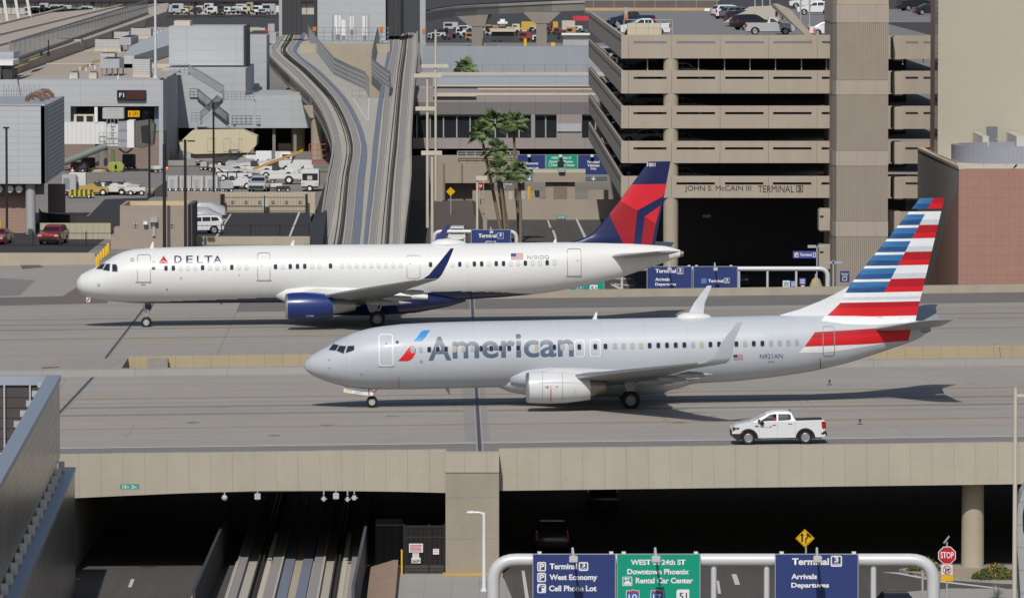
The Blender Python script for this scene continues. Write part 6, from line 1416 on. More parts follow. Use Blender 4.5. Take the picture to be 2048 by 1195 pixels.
for k, (x, y) in enumerate(((72, 198), (82, 194), (92, 190))):
    b = D(x, y, 585 + 6*k); pp.tube([b + Vector((-.9, 0, -.6)), b + Vector((-.85, 0, .1)), b + Vector((-.4, 0, .45)), b + Vector((.2, 0, .4)), b + Vector((.6, 0, 0)), b + Vector((.65, 0, -.6))], .22, 10)
pp.build('roof_pipes', RUST, ob, world=True, smooth=50)
mb = MB()
for k in range(16):
    x = 8 + k * 5; strut(mb, x, 196, x, 168 + (k * 7) % 14, 588, .06)
for y in (182, 190): strut(mb, 0, y, 84, y, 588, .05)
mb.build('roof_scaffold', STEEL, ob, world=True)
# ramp walls and fences around the staff car lot
rw = thing('ramp_wall', 'curved dark ramp wall behind the staff car lot fence', 'wall', (D(150, 455, 578).x, 578, 0))
MB().loft([[D(x, yt, Y), D(x, yb_, Y), D(x, yb_, Y + .4), D(x, yt, Y + .4)] for x, yt, yb_, Y in ((78, 415, 447, 592), (83, 423, 456, 588), (95, 426, 461, 585), (150, 430, 466, 580), (226, 437, 472, 575))]).build('wall', mat('dark_ramp', (.075, .07, .07), .8), rw, world=True)
for x0, y0, x1, y1, h, m, lab, gp in ((-40, 492, 225, 492, 28, BLACK, 'black picket fence in front of the staff car lot', 0), (385, 484, 618, 484, 36, BLACK, 'low black mesh fence closing the gate lot', 0)):
    a, b = G(x0, y0, .0), G(x1, y1, .0); t = thing('picket_fence', lab, 'fence', tuple((a + b) / 2)); k = h * a.y / F
    mb = MB(); fence_mesh(mb, a, b, k, .45, 2.6, .008, .05); mb.build('pickets', BLACK, t, world=True)
s = MB(); a, b = G(80, 478, 0), G(224, 476, 0); s.box(a.x, b.x, a.y, a.y + .3, 0, 1.5); tag(s.build('low_wall', mat('buff_wall', (.42, .38, .28), .9, lines=((0, .55, .06, .25),))), 'buff wall behind the red car', 'wall')
def far_car(lab, sty, p, px, py, rz, cat='car', z=0, nm=None, grp=None): return vehicle(lab, sty, p, tuple(G(px, py, z)), R(rz), cat, nm, grp)
far_car('red car parked facing out behind the black picket fence', 'suv', PR, 107, 487, 82, z=.01); far_car('dark red car half out of frame beside the yellow post', 'sedan', PR, -3, 487, 82, z=.01)
s = MB(); pbox(s, -12, 441, 2, 478, 560, .4); tag(s.build('marker_post', YEL, bevel=.05), 'yellow post at the frame edge near the dark red car', 'post')
# block house
bh = thing('block_house', 'small brown block guard house with two tiny windows and an open parapet roof', 'building', tuple(G(311, 500, -.3)))
BLK = mat('split_block', (.33, .275, .23), .95, noise=(2.2, .10), streak=((.5, .5, 3), .06), lines=((2, .22, .02, .14),), bump=.25)
X0, X1, Y0 = D(240, 450, 545).x, D(375, 450, 545).x, 545; ztop = D(300, 411, 545).z; X2_ = X1 + .02
MB().box(X0, X1, Y0, Y0 + .3, -1, ztop).build('front_wall', BLK, bh, world=True); MB().box(X1 - .3, X1 - .001, Y0 + .31, Y0 + 9, -1, ztop).build('side_wall', BLK, bh, world=True); MB().box(X0 + .001, X0 + .3, Y0 + .31, Y0 + 9, -1, ztop).build('side_wall', BLK, bh, world=True)
MB().box(X0, X1, Y0 + 9.01, Y0 + 9.3, -1, ztop).build('rear_wall', mat('parapet_lining', (.52, .41, .26), .9), bh, world=True); MB().box(X0 + .31, X1 - .31, Y0 + .32, Y0 + 9, ztop - .9, ztop - .85).build('roof', mat('roof_buff', (.45, .36, .25), .9), bh, world=True)
s = MB(); pbox(s, 222, 470, 240, 505, 545.05, 3); pbox(s, 228, 455, 240, 470, 545.05, 3); s.build('step_wall', BLK, bh, world=True)
s = MB(); s.prism([(X1, Y0 + .02, -1), (X1 + .42, Y0 + .02, -1), (X1 + .42, Y0 + .02, ztop + .05), (X1, Y0 + .02, ztop + .05)], (0, 9.2, 0)); s.build('shaded_return', mat('return_shade', (.11, .095, .085), .9), bh, world=True)  # shade of the side wall put into this slab's dark colour
for x in (271, 343.5):
    a, b = pxr(x - 4.5, 446, x + 4.5, 454.5, 544.95); w = MB().box(a[0], b[0], 544.93, 544.99, a[1], b[1]).build('window', mat('pale_window', (.34, .38, .41), .3), bh, world=True)
    m_ = MB(); mx, mz = (a[0]+b[0])/2, (a[1]+b[1])/2; m_.box(mx-.03, mx+.03, 544.91, 544.93, a[1], b[1]); m_.box(a[0], b[0], 544.905, 544.925, mz-.03, mz+.03); o = m_.build('window_bars', DARKGREY, w); o.location = -bh.location
s = MB(); pbox(s, 286.5, 443, 295, 449.5, 544.5, .5); s.build('wall_lamp', WHITE, bh, world=True, bevel=.03); s = MB(); pbox(s, 300, 435.5, 315, 445, 544.4, .6); s.build('air_unit', GREYM, bh, world=True, bevel=.03); s = MB(); pbox(s, 305, 445.2, 310.5, 472, 544.8, .2); s.build('duct', GREYM, bh, world=True)
# block wall and sliding gate
wz = thing('block_wall', 'long brown block wall behind the covered cars and sliding gate', 'wall', tuple(G(430, 425, 0)))
Yw = wz.location.y; s = MB(); pbox(s, 335, 384, 441, 428, Yw, .5); s.build('wall', BLK, wz, world=True); s = MB(); pbox(s, 441, 384, 630, 428, Yw + .05, .5); s.build('buff_wall', mat('buff_block', (.46, .40, .30), .9, noise=(.6, .06)), wz, world=True)
for k in range(6): s = MB(); pbox(s, 462 + k * 27, 401, 468 + k * 27, 407, Yw - .02, .06); s.build('wall_block', mat('block_grey', (.20, .19, .18), .8), wz, world=True)
gt2 = thing('sliding_gate', 'long black sliding picket gate with a pale centre panel', 'gate', tuple(G(528, 424, 0))); Yq = Yw - .9; a, b = D(446, 424, Yq), D(612, 424, Yq); a.z = b.z = .05
mb = MB(); fence_mesh(mb, a, b, D(500, 393, Yq).z, .32, 3.4, .010, .06); mb.build('pickets', BLACK, gt2, world=True); s = MB(); pbox(s, 525, 396, 536, 413, Yq - .05, .04); s.build('centre_panel', mat('pale_panel', (.42, .46, .48), .5), gt2, world=True)
for x in (443, 447, 613): s = MB(); pbox(s, x - 2.4, 388, x + 2.4, 424, Yq - .3, .3); s.build('post', DARKGREY, gt2, world=True)
wi = mat('foil_cover', (.50, .51, .53), .32, .45, noise=(.5, .12), bump=.35)
for k, (x, y, lab) in enumerate(((404, 432, 'car under a silver foil cover farthest back against the block wall'), (398, 447, 'car under a silver foil cover in the middle of the three'))):
    p = G(x, y, 0); t = thing('covered_car', lab, 'covered car', tuple(p), R(12), 'covered cars behind the guard house'); r = random.Random(k); rings = []
    for u, w, h in ((-2.3, .7, .55), (-2.0, .9, .95), (-1.0, .95, 1.15), (-.4, .85, 1.6), (.9, .85, 1.62), (1.7, .92, 1.2), (2.2, .85, 1.0), (2.4, .7, .5)):
        rings.append([(u + r.uniform(-.06, .06), -w * 1.05 + r.uniform(-.07, .07), .12)] + [(u + r.uniform(-.08, .08), w * math.cos(math.pi * (1 - q / 8)) + r.uniform(-.05, .05), max(.2, h * math.sin(math.pi * q / 8) ** .55 + r.uniform(-.06, .06))) for q in range(1, 8)] + [(u, w * 1.05, .12)])
    MB().loft(rings, close=True).build('cover', wi, t, smooth=25); MB().box(-1.9, 1.9, -.8, .8, .05, .15).build('shadow_gap', DARKGREY, t)
far_car('white car with dark wheels nearest the guard house corner', 'suv', PW, 395, 467, 15, z=.01)
# apron service vehicles
GW = mat('vehicle_white', (.62, .62, .61), .5, noise=(1, .05)); GYE = mat('vehicle_yellow', (.46, .31, .09), .5, noise=(1, .1)); GDK = mat('vehicle_dark', (.05, .05, .055), .7, noise=(2, .2))
def gse(nm, lab, cat, x, y, rz, grp=None): return thing(nm, lab, cat, tuple(G(x, y, 0)), R(rz), grp)
def wheels(t, xs, y, r=.38, w=.25):
    for x in xs:
        for s in (-1, 1):
            o = MB().lathe([(-w/2, r*.85), (-w*.3, r), (w*.3, r), (w/2, r*.85)], (x, s*y, r), 'y', 16).build('wheel', RUBBER, t, smooth=40); MB().lathe([(-s*-w*.52, .02), (-s*-w*.52, r*.5)], (x, s*y, r), 'y', 12, caps=False).build('rim', WHITE, o)
def tug(lab, x, y, rz, m=None, cabin=True, grp=None):
    t = gse('apron_tractor', lab, 'tractor', x, y, rz, grp); m = m or GW
    MB().prism([(-1.6, -.85, .35), (1.6, -.85, .35), (1.6, -.85, .95), (.3, -.85, 1.0), (.1, -.85, 1.3), (-.5, -.85, 1.3), (-.6, -.85, 1.15), (-1.6, -.85, 1.05)], (0, 1.7, 0)).build('body', m, t, bevel=.06)
    if cabin:
        mb = MB()
        for px_, py_ in ((.2, -.7), (.2, .7), (1.2, -.7), (1.2, .7)): mb.bar((px_, py_, .95), (px_, py_, 2.0), .07)
        mb.build('cab_frame', GDK, t); MB().box(.1, 1.3, -.8, .8, 2.0, 2.1).build('cab_roof', m, t, bevel=.03); MB().box(.5, 1.0, -.6, .6, 1.0, 1.45).build('seat', GDK, t, bevel=.05)
    else: MB().box(.4, .9, -.5, .5, 1.0, 1.3).tube([(0, 0, 1.2), (.25, 0, 1.6)], .05, 6).build('seat', GDK, t)
    wheels(t, (-1.0, 1.0), .8); return t
def unit(nm, lab, cat, x, y, w, d, h, m, rz=0, door=True, grp=None):
    t = gse(nm, lab, cat, x, y, rz, grp); MB().box(-w/2, w/2, -d/2, d/2, .45, h).build('housing', m, t, bevel=.05); MB().box(-w/2 + .1, w/2 - .1, -d/2 + .1, d/2 - .1, .3, .45).build('chassis', GDK, t)
    if door: MB().box(-w*.4, w*.05, -d/2 - .02, -d/2, .7, h*.85).build('grille', mat('unit_grille', (.26, .28, .30), .6, lines=((2, .16, .05, .5),)), t)
    wheels(t, (-w*.32, w*.32), d/2 - .1, .3, .2); return t
unit('power_unit', 'pale grey ground power cart at the end of the vehicle row by the brick wall', 'power cart', 139, 391, 1.5, 1.6, 2.3, mat('unit_grey', (.40, .42, .43), .5)); unit('power_unit', 'white ground power cart with a grille next to the pale grey one', 'power cart', 156, 389, 1.8, 1.6, 2.4, GW)
t = gse('striped_skid', 'low skid painted with yellow and black stripes in front of the power carts', 'skid', 162, 396, 0); MB().prism([(-1.5, -.8, .2), (1.5, -.8, .2), (1.2, -.8, .9), (-1.2, -.8, .9)], (0, 1.6, 0)).build('body', mat('stripe_skid', (.50, .42, .06), .6, lines=((0, .5, .25, .85),)), t, bevel=.04); wheels(t, (-.9, .9), .7, .22, .2)
tug('yellow and white apron tractor next to the striped skid', 187, 391, 5, GYE, False); tug('white apron tractor second in the row of tractors with dark seats', 203, 389, 185, GW, False); tug('white apron tractor third in the row with a dark skirt', 226, 390, 180, GW, False); tug('pale apron tractor last in the row before the tow bars', 252, 389, 175, mat('tractor_pale', (.50, .50, .48), .5), False)
for k, (x, y) in enumerate(((204, 372), (216, 371), (227, 373), (238, 372))):
    q = G(x, y + 14); t = thing('tyre_stack', ['stack of black tyres behind the second tractor', 'stack of black tyres behind the third tractor, nearer the second', 'stack of black tyres right behind the third tractor', 'stack of black tyres behind the last tractor'][k], 'tyres', tuple(q), 0, 'tyre stacks behind the tractors')
    for z in (0, .42, .84): MB().lathe([(z, .3), (z + .05, .52), (z + .35, .52), (z + .4, .3)], n=16).build('tyre', RUBBER, t, smooth=50)
t = gse('tow_bar', 'yellow tow bar trailer at the end of the tractor row', 'tow bar', 280, 391, 0); MB().bar((-2.4, 0, .9), (2.4, 0, .6), .14).build('bar', GYE, t); MB().box(-1.6, .6, -.5, .5, .45, .9).build('bed', GW, t, bevel=.04); wheels(t, (-1.0, .2), .5, .3, .2)
MB().loft([[D(301, 395, 650), D(334, 395, 650), D(334, 395, 653), D(301, 395, 653)], [D(308, 380, 650), D(334, 366, 650), D(334, 366, 653), D(308, 380, 653)], [D(326, 366, 650.5), D(334, 361, 650.5), D(334, 361, 652), D(326, 366, 652)]]).build('tarpaulin_heap', GDK)
tag(bpy.data.objects['tarpaulin_heap'], 'heap under a black tarpaulin between the tow bar and the dark pole', 'heap')
for k, (x0, x1) in enumerate(((336, 357), (360, 383), (385, 408), (410, 437))):
    t = gse('cage_cart', ['white cage cart at the end of the fenced row by the tarpaulin', 'white cage cart second from the tarpaulin in the fenced row', 'white cage cart third in the fenced row with a grey door', 'long white cage cart at the open end of the fenced row'][k], 'cart', (x0 + x1) / 2, 383, 0, 'cage carts behind the fence'); w = (x1 - x0) * .0525
    MB().box(-w/2, w/2, -.8, .8, .4, 1.75).build('cage', mat('cage_white', (.52, .52, .51), .6, noise=(1, .1), lines=((0, .22, .05, .5),)), t); MB().box(-w*.3, w*.1, -.83, -.8, .5, 1.4).build('door', mat('cage_door', (.36, .35, .33), .6), t); wheels(t, (-w*.3, w*.3), .7, .25, .18)
a, b = G(333, 386, 0), G(443, 386, 0); mb = MB(); fence_mesh(mb, a, b, 2.0, .3, 3, .010, .05); tag(mb.build('mesh_fence', GREYM), 'pale picket fence in front of the white cage carts', 'fence')
# right-hand cluster: loaders, lorries, stairs
def loader(lab, x, y, rz, m, up=1.6):
    t = gse('belt_loader', lab, 'belt loader', x, y, rz); MB().box(-2.0, 2.0, -.9, .9, .45, .95).build('body', GW, t, bevel=.05); wheels(t, (-1.3, 1.3), .85)
    MB().prism([(-2.9, -.45, .85), (3.0, -.45, .85 + up), (3.0, -.45, 1.08 + up), (-2.9, -.45, 1.08)], (0, 1.0, 0)).build('conveyor', m, t, bevel=.03); MB().prism([(-2.9, -.5, 1.08), (3.0, -.5, 1.08 + up), (3.0, -.5, 1.18 + up), (-2.9, -.5, 1.18)], (0, .06, 0)).build('side_rail', m, t)
    MB().bar((1.2, 0, .9), (2.0, 0, .9 + up * .75), .16).build('ram', GDK, t); MB().box(-.6, .2, -.95, -.4, .95, 1.6).build('seat', GDK, t, bevel=.04); return t
loader('orange belt loader with its conveyor raised towards the red stair', 555, 356, 0, mat('loader_orange', (.55, .33, .09), .5, noise=(1, .08)), 2.2); loader('white belt loader lying low behind the orange one', 512, 348, 0, GW, .7); loader('pale belt loader with a low conveyor next to the dark pole', 470, 362, 180, mat('loader_pale', (.46, .45, .42), .5), .8)
tug('dark apron tractor at the back of the cluster near the pale block', 456, 334, 0, GDK); tug('grey apron tractor with a round cab at the back of the cluster', 482, 336, 180, mat('tractor_grey', (.30, .31, .31), .5))
tug('white apron tractor in front of the yellow framed loader', 477, 378, 180, GW); tug('white flat tractor between the tractor with a cab and the silver van', 492, 376, 0, GW, False)
unit('freight_container', 'white freight container with a blue edge in the vehicle cluster', 'container', 528, 341, 1.9, 1.6, 2.35, WHITE, 0, False); unit('freight_container', 'white freight container nearer the guideway pier', 'container', 566, 341, 1.8, 1.6, 2.3, GW, 0, False)
q = G(513, 341); s = MB(); pbox(s, 513.5, 318, 517.5, 340, q.y - .9, 1.2); tag(s.build('barrier_board', mat('board_blue', (.05, .06, .30), .5), bevel=.02), 'upright blue board standing against the first white container', 'board')
far_car('silver van parked facing the gate among the apron vehicles', 'suv', PS, 518, 383, 85, z=.01, nm='van', cat='van')
t = gse('flatbed_truck', 'white flatbed truck with a large wheel under the orange conveyor', 'truck', 582, 368, 0); MB().box(-2.4, 2.4, -1, 1, .6, 1.15).build('bed', GW, t, bevel=.05); MB().box(1.5, 2.6, -1, 1, 1.15, 2.2).build('cab', GW, t, bevel=.1); wheels(t, (-.2, 1.8), .95, .5, .3)
t = gse('boxy_van', 'boxy white van seen from the front beside the guideway edge', 'van', 620, 383, 0); MB().box(-.98, .98, 0, 4, .4, 2.4).build('body', GW, t, bevel=.08); MB().box(-.85, .85, -.03, .0, 1.25, 2.0).build('windscreen', GLASS, t); MB().box(-.3, .25, -.04, -.031, 1.3, 1.75).build('notice', mat('pink_notice', (.60, .45, .44), .6), t); MB().box(-.95, .95, -.06, .0, .4, .6).build('bumper', GDK, t); wheels(t, (-.0,), .85)
for s_ in (-1, 1): MB().box(s_*.75 - .15, s_*.75 + .15, -.03, 0, .8, 1.0).build('headlight', HEADL, bpy.data.objects[t.name])
t = gse('stair_truck', 'white service truck with a red railed platform by the guideway pier', 'truck', 604, 345, 0); MB().box(-2.6, 1.2, -1, 1, .6, 1.5).build('body', GW, t, bevel=.05); MB().box(-2.6, -1.2, -1, 1, 1.5, 2.4).build('cab', WHITE, t, bevel=.1); MB().box(-2.3, -1.4, -1.02, -1.0, 1.7, 2.2).build('window', GLASS, t); wheels(t, (-1.8, .4), .95, .45, .3)
mb = MB(); rail_mesh(mb, [(.9, -.9, 1.4), (2.8, -.9, 1.4)], 2.0, (1, .66, .33), .9, .04); rail_mesh(mb, [(2.8, -.9, 1.4), (2.8, .9, 1.4)], 2.0, (1, .66, .33), .9, .04); mb.box(.9, 2.8, -.9, .9, 1.3, 1.4); mb.build('platform_rail', mat('rail_red', (.55, .07, .04), .5), t)
tug('yellow tractor parked under the terminal block overhang', 575, 292, 0, mat('tractor_amber', (.55, .34, .05), .5))
# black and white poles
def pole(lab, x, ytop, ybase, z, r, m, nm='light_pole', head=None, grp=None, cat='pole', Y=None):
    p = G(x, ybase, z) if Y is None else Vector((D(x, ybase, Y).x, Y, z)); h = D(x, ytop, p.y).z - z; t = thing(nm, lab, cat, tuple(p), 0, grp)
    MB().lathe([(0, r*1.9), (.5, r*1.9), (.52, r), (h, r*.85)], n=12).build('shaft', m, t, smooth=40)
    if head: 
        for (dx0, dx1, dz, th) in head: MB().box(dx0, dx1, -.2, .2, h - dz, h - dz + th).build('lamp_head', m, t, bevel=.02)
    return t
pole('black pole standing before the brick base of the raised building', 14, 255, 480, 0, .12, DARKGREY, head=[(-.3, .25, .1, .15)])
pole('black pole rising from the black tarpaulin heap', 299, 238, 395, 0, .12, DARKGREY); pole('thick black pole standing in front of the guard house parapet', 329, 288, 488, -.3, .16, DARKGREY, Y=543); pole('black pole with a twin lamp head at the guard house corner', 371, 279, 488, -.3, .14, DARKGREY, Y=543, head=[(-.9, -.2, .2, .12), (.2, .9, .2, .12)])
pole('black pole with a short arm beside the sliding gate', 427.5, 206, 412, 0, .12, DARKGREY, head=[(.0, .8, .05, .12)]); 
pole('tall white mast rising past the concourse roof corner', 311, -20, 158, 10.4, .17, mat('mast_white', (.56, .58, .60), .4), Y=736)
for k, (x0, x1, yb_) in enumerate(((9, 18, 61), (32, 40, 54), (55, 63, 48))):
    a, b = D(x1, yb_, 1080 + 20*k), D(x0 - 3, -14, 1080 + 20*k); t = tag(MB().bar(a, b, .5).build('leaning_mast', mat('mast_white', None)), ['leaning pale mast on the far roof nearest the frame edge', 'middle leaning pale mast on the far roof', 'leaning pale mast on the far roof nearest the parked aircraft'][k], 'mast', 'leaning masts on the far roof')
for x, yt, yb_ in ((83, 105, 134), (97, 80, 125)):
    pole('slim dark aerial pole by the dark roof slot, %s' % ('the shorter one' if x == 83 else 'the taller one'), x, yt, yb_, 12, .09, DARKGREY, Y=800)
cn = thing('roof_canopy', 'white topped dark canopy box at the frame edge of the concourse roof', 'canopy', (D(5, 158, 731).x, 731, 12)); s = MB(); pbox(s, -40, 131, 24, 158, 731, 8); s.build('box', DKP, cn, world=True); s = MB(); pbox(s, -40, 121, 26, 131, 730.5, 9); s.build('canopy_top', WHITE, cn, world=True); s = MB(); pbox(s, -40, 104, 27, 121, 740, 9); s.build('rear_screen', GREYM, cn, world=True)
# blue edge markers, runway guard lights
for x, y, lab in ((1659, 769, 'small taxiway edge lamp beyond the striped tail shadow'), (1720, 848, 'small orange and white taxiway edge marker behind the pickup truck'), (1209, 642, 'small taxiway edge marker between the two jets')):
    p = TX @ TL(x, y, .0); t = thing('edge_lamp', lab, 'taxiway lamp', tuple(p)); MB().lathe([(0, .16), (.04, .16), (.05, .05), (.22, .05), (.24, .07), (.30, .065), (.34, .02)], n=12).build('lamp', mat('lamp_blue', (.03, .05, .15), .3), t, smooth=40); MB().lathe([(.06, .052), (.12, .052)], n=12).build('stem', ORG, t)
p = TX @ TL(176.5, 605); t = thing('marker_board', 'small white board with an orange slash ahead of the white jet', 'marker board', tuple(p)); MB().box(-.16, .16, -.03, .03, .08, .42).build('board', NOTW, t); MB().prism([(-.15, -.034, .12), (-.02, -.034, .12), (.15, -.034, .38), (.02, -.034, .38)], (0, .002, 0)).build('slash', RED, t); MB().box(-.12, .12, -.02, .02, 0, .08).build('foot', GREYM, t)
# small apron clutter: dollies, steps and bins between the larger vehicles
r = random.Random(11)
for k, (x, y, w, h, c, lab) in enumerate(((446, 350, 1.6, .9, 0, 'low dolly with crates behind the dark pole'), (462, 345, 1.3, 1.3, 4, 'grey bin trolley beside the back tractors'), (500, 335, 1.5, 1.5, 2, 'small white trolley next to the round cab tractor'), (545, 345, 1.4, 1.6, 5, 'dark trolley between the two white containers'), (535, 366, 1.8, .8, 3, 'beige low dolly under the orange conveyor'),
    (588, 356, 1.6, 1.7, 0, 'white equipment box behind the flatbed truck'), (608, 362, 1.2, 1.4, 4, 'pale trolley above the boxy van roof'), (548, 381, 1.9, .8, 0, 'white low dolly behind the silver van'), (566, 383, 1.5, .6, 5, 'dark low dolly next to the boxy van'), (452, 384, 1.4, 1.2, 4, 'grey trolley at the corner of the cage carts'),
    (428, 342, .7, .9, 7, 'tan bin by the low concrete barrier'), (409, 340, .8, 1.0, 4, 'grey bin standing alone on the apron'), (160, 344, 2.0, 1.2, 5, 'dark equipment heap under the boarding bridge'), (176, 340, 1.6, 1.5, 5, 'dark machine under the boarding bridge beside the beige pad'), (150, 330, 1.5, 2.4, 0, 'white frame trolley by the drain pipe'), (258, 338, 1.3, 1.8, 5, 'dark bin beside the covered cart'), (312, 345, .9, .8, 0, 'small white box near the dark pole'))):
    m = (GW, GYE, WHITE, BEI, MATS['unit_grey'], GDK, MATS['pale_cabinet'], PIERG)[c]; t = gse('equipment_trolley', lab, 'trolley', x, y, r.uniform(-25, 25))
    MB().box(-w/2, w/2, -.6, .6, .35, h).build('load', m, t, bevel=.08); MB().box(-w/2 - .1, w/2 + .1, -.65, .65, .25, .35).build('bed', GDK, t); MB().bar((-w/2 - .1, 0, .3), (-w/2 - .9, 0, .5), .07).build('tow_handle', GDK, t); wheels(t, (-w*.32, w*.32), .6, .2, .12)
# ================================================================= terminal, roads, car park and tower on the far right
FAC = mat('terminal_facade', (.31, .275, .265), .8, noise=(.4, .06), streak=((.5, .5, .1), .06), lines=((0, 3.3, .06, .35),))
FACD = mat('terminal_band', (.175, .165, .165), .7, noise=(.4, .06), lines=((0, 3.3, .06, .35),))
t3 = thing('terminal_building', 'brown and grey terminal building with dark window bands behind the palms', 'building', (D(1020, 400, 790).x, 790, ZR))
def tbx(x0, y0, x1, y1, Y, dep, m, nm): s = MB(); pbox(s, x0, y0, x1, y1, Y, dep); return s.build(nm, m, t3, world=True)
tbx(825, 192, 1300, 204, 790.4, 40, FAC, 'upper_wall'); tbx(825, 204, 1300, 229, 790.2, 40, FACD, 'shade_band'); tbx(825, 276, 1300, 311, 790.2, 40, FAC, 'lower_wall'); tbx(825, 229, 1300, 276, 793, 36, FACD, 'window_back')
for x0, x1 in ((1062, 1070), (1113, 1164)): tbx(x0, 229, x1, 276, 790.2, 2.6, FAC, 'pier')
tbx(1114, 247, 1163, 263, 790.0, .1, BLUEG, 'pale_panel')
for x0, x1, n in ((834, 967, 5.3), (967, 1062, 4), (1040, 1062, 1), (1070, 1113, 2), (1164, 1300, 5)):
    if x0 == 1040: continue
    k = int(round(n)); w = (x1 - x0) / k
    for i in range(k):
        a, b = pxr(x0 + i*w + 1.2, 230.5, x0 + (i+1)*w - 1.2, 275, 791); o = MB().box(a[0], b[0], 791, 791.15, a[1], b[1]).build('window', GLASS, t3, world=True)
        m_ = MB(); mx = a[0] - .09; m_.box(mx - .08, mx + .08, 790.8, 790.98, a[1], b[1]); m_.box(a[0], b[0], 790.8, 790.98, b[1] - .09, b[1] + .06); q = m_.build('window_frame', GREYM, o); q.location = -t3.location
tbx(872, 186, 1300, 191, 791, 1, CREAM, 'roof_edge'); tbx(866, 191.1, 952, 193, 789.9, .4, CREAM, 'roof_edge'); tbx(955, 176.5, 1300, 179, 812, 1, CREAM, 'roof_edge'); tbx(866, 170.5, 1300, 173, 826, 1, CREAM, 'roof_edge'); tbx(825, 173.1, 1300, 188, 826.5, 4, FAC, 'setback_wall')
a, b = D(866, 171, 828), D(1300, 171, 828); c, d = D(1300, 150, 868), D(866, 150, 868); MB().prism([a, b, c, d], (0, 0, -.3)).build('metal_roof', BLUEG, t3, world=True)
tbx(830, 145, 1300, 151, 869, 1.2, CREAM, 'roof_edge'); tbx(845, 93, 1300, 152, 905, 4, mat('terminal_metal', (.30, .33, .365), .6, .1, noise=(.3, .05), streak=((.8, .8, .1), .06)), 'rear_wall')
tbx(880, 311.2, 1300, 330, 789.5, 3, TAN_G, 'canopy'); tbx(868, 311.2, 1045, 366, 788, 3, TAN_G, 'portal_wall'); tbx(890, 366.2, 1300, 420, 795, 1, BLACK, 'dark_entry'); tbx(868, 366.1, 890, 410, 788, 3, TAN_G, 'portal_pier')
for x in (887, 923): tbx(x - 1.5, 326, x + 1.5, 400 if x == 887 else 366, 787.6, .4, SOFFIT, 'stain_strip')
mb = MB(); a, b = D(915, 311, 787), D(1038, 311, 787); rail_mesh(mb, [a, b], .55, (1, .5), 1.2, .03); mb.build('rail', WHITE, t3, world=True)
a, b = D(880, 148.5, 880), D(1300, 148.5, 880); mb = MB(); fence_mesh(mb, a, b, 1.45, .8, 3.1, .012, .05); tag(mb.build('mesh_fence', STEEL), 'grey mesh fence along the terminal roof edge', 'fence')
# retaining walls, portal pieces
def wallbox(lab, x0, y0, x1, y1, dep, m, z=ZR, nm='retaining_wall', Y=None):
    Y = Y or G((x0 + x1) / 2, y1, z).y; s = MB(); pbox(s, x0, y0, x1, y1, Y, dep); return tag(s.build(nm, m), lab, 'wall')
wallbox('long tan retaining wall below the palms with a green height sign', 958, 399, 1300, 439, .8, TAN_G)
s = MB().prism([D(956, 402, 742), D(972, 402, 738), D(972, 470, 700), D(948, 402, 745)], (.5, 0, 0))
wallbox('short tan wall in front of the dark portal and stop sign', 945, 381, 1079, 401, .6, TAN_G, Y=748); wallbox('short tan wall beside the T shaped pier', 1176, 380, 1217, 400, .6, TAN_G, Y=748)
rp_ = MB().prism([(p.x, p.y, ZR + .01) for p in (G(868, 402, ZR), G(955, 402, ZR), G(962, 480, ZR), G(985, 520, ZR), G(850, 520, ZR))], (0, 0, .01)).build('ramp_road', mat('ramp_asphalt', (.115, .095, .085), .9, noise=(.2, .1))); structure(rp_)
wl_ = MB(); wl_.loft([[D(x, yt, Y), D(x, yb_, Y), D(x + 8, yb_, Y), D(x + 8, yt, Y)] for x, yt, yb_, Y in ((945, 398, 405, 770), (950, 403, 425, 735), (960, 420, 470, 700), (966, 440, 520, 680))]); tag(wl_.build('ramp_wall', TAN_G), 'sloping tan wall along the edge of the ramp road', 'wall')
for q in ([(1094, 440), (1097, 440), (1103, 455), (1099, 455)], [(1104, 460), (1108, 460), (1114, 476), (1109, 476)], [(1151, 438), (1155, 438), (1176, 480), (1170, 480)], [(1225, 566), (1262, 584), (1258, 588), (1222, 570)], [(1222, 556), (1262, 556), (1262, 558), (1222, 558)], [(1222, 566), (1266, 570), (1266, 572), (1222, 568)]):
    structure(flat(q, ZR + .012, .006, LINEW, 'road_marking'))
tp_ = thing('t_pier', 'tan T shaped concrete pier with a control box on top', 'pier', (D(1120, 400, 746).x, 746, ZR))
for x0, y0, x1, y1, m, nm in ((1066, 345, 1171, 364, TAN_G, 'cap'), (1091, 364.1, 1150, 402, TAN_G, 'stem'), (1107, 365, 1134, 400, mat('stem_recess', (.24, .18, .135), .9), 'recess')):
    s = MB(); pbox(s, x0, y0, x1, y1, 746 + (.6 if nm == 'stem' else 0.55 if nm == 'recess' else 0), 2.4); s.build(nm, m, tp_, world=True)
s = MB(); pbox(s, 1066, 339, 1171, 345, 746.2, 2); s.build('cap_top', CREAM, tp_, world=True); s = MB(); pbox(s, 1117, 334, 1130, 345, 745.5, 1); s.build('control_box', GREYM, tp_, world=True, bevel=.05); s = MB(); pbox(s, 1115, 323, 1128, 334, 745.4, 1); s.build('screen', DARKGREY, tp_, world=True)
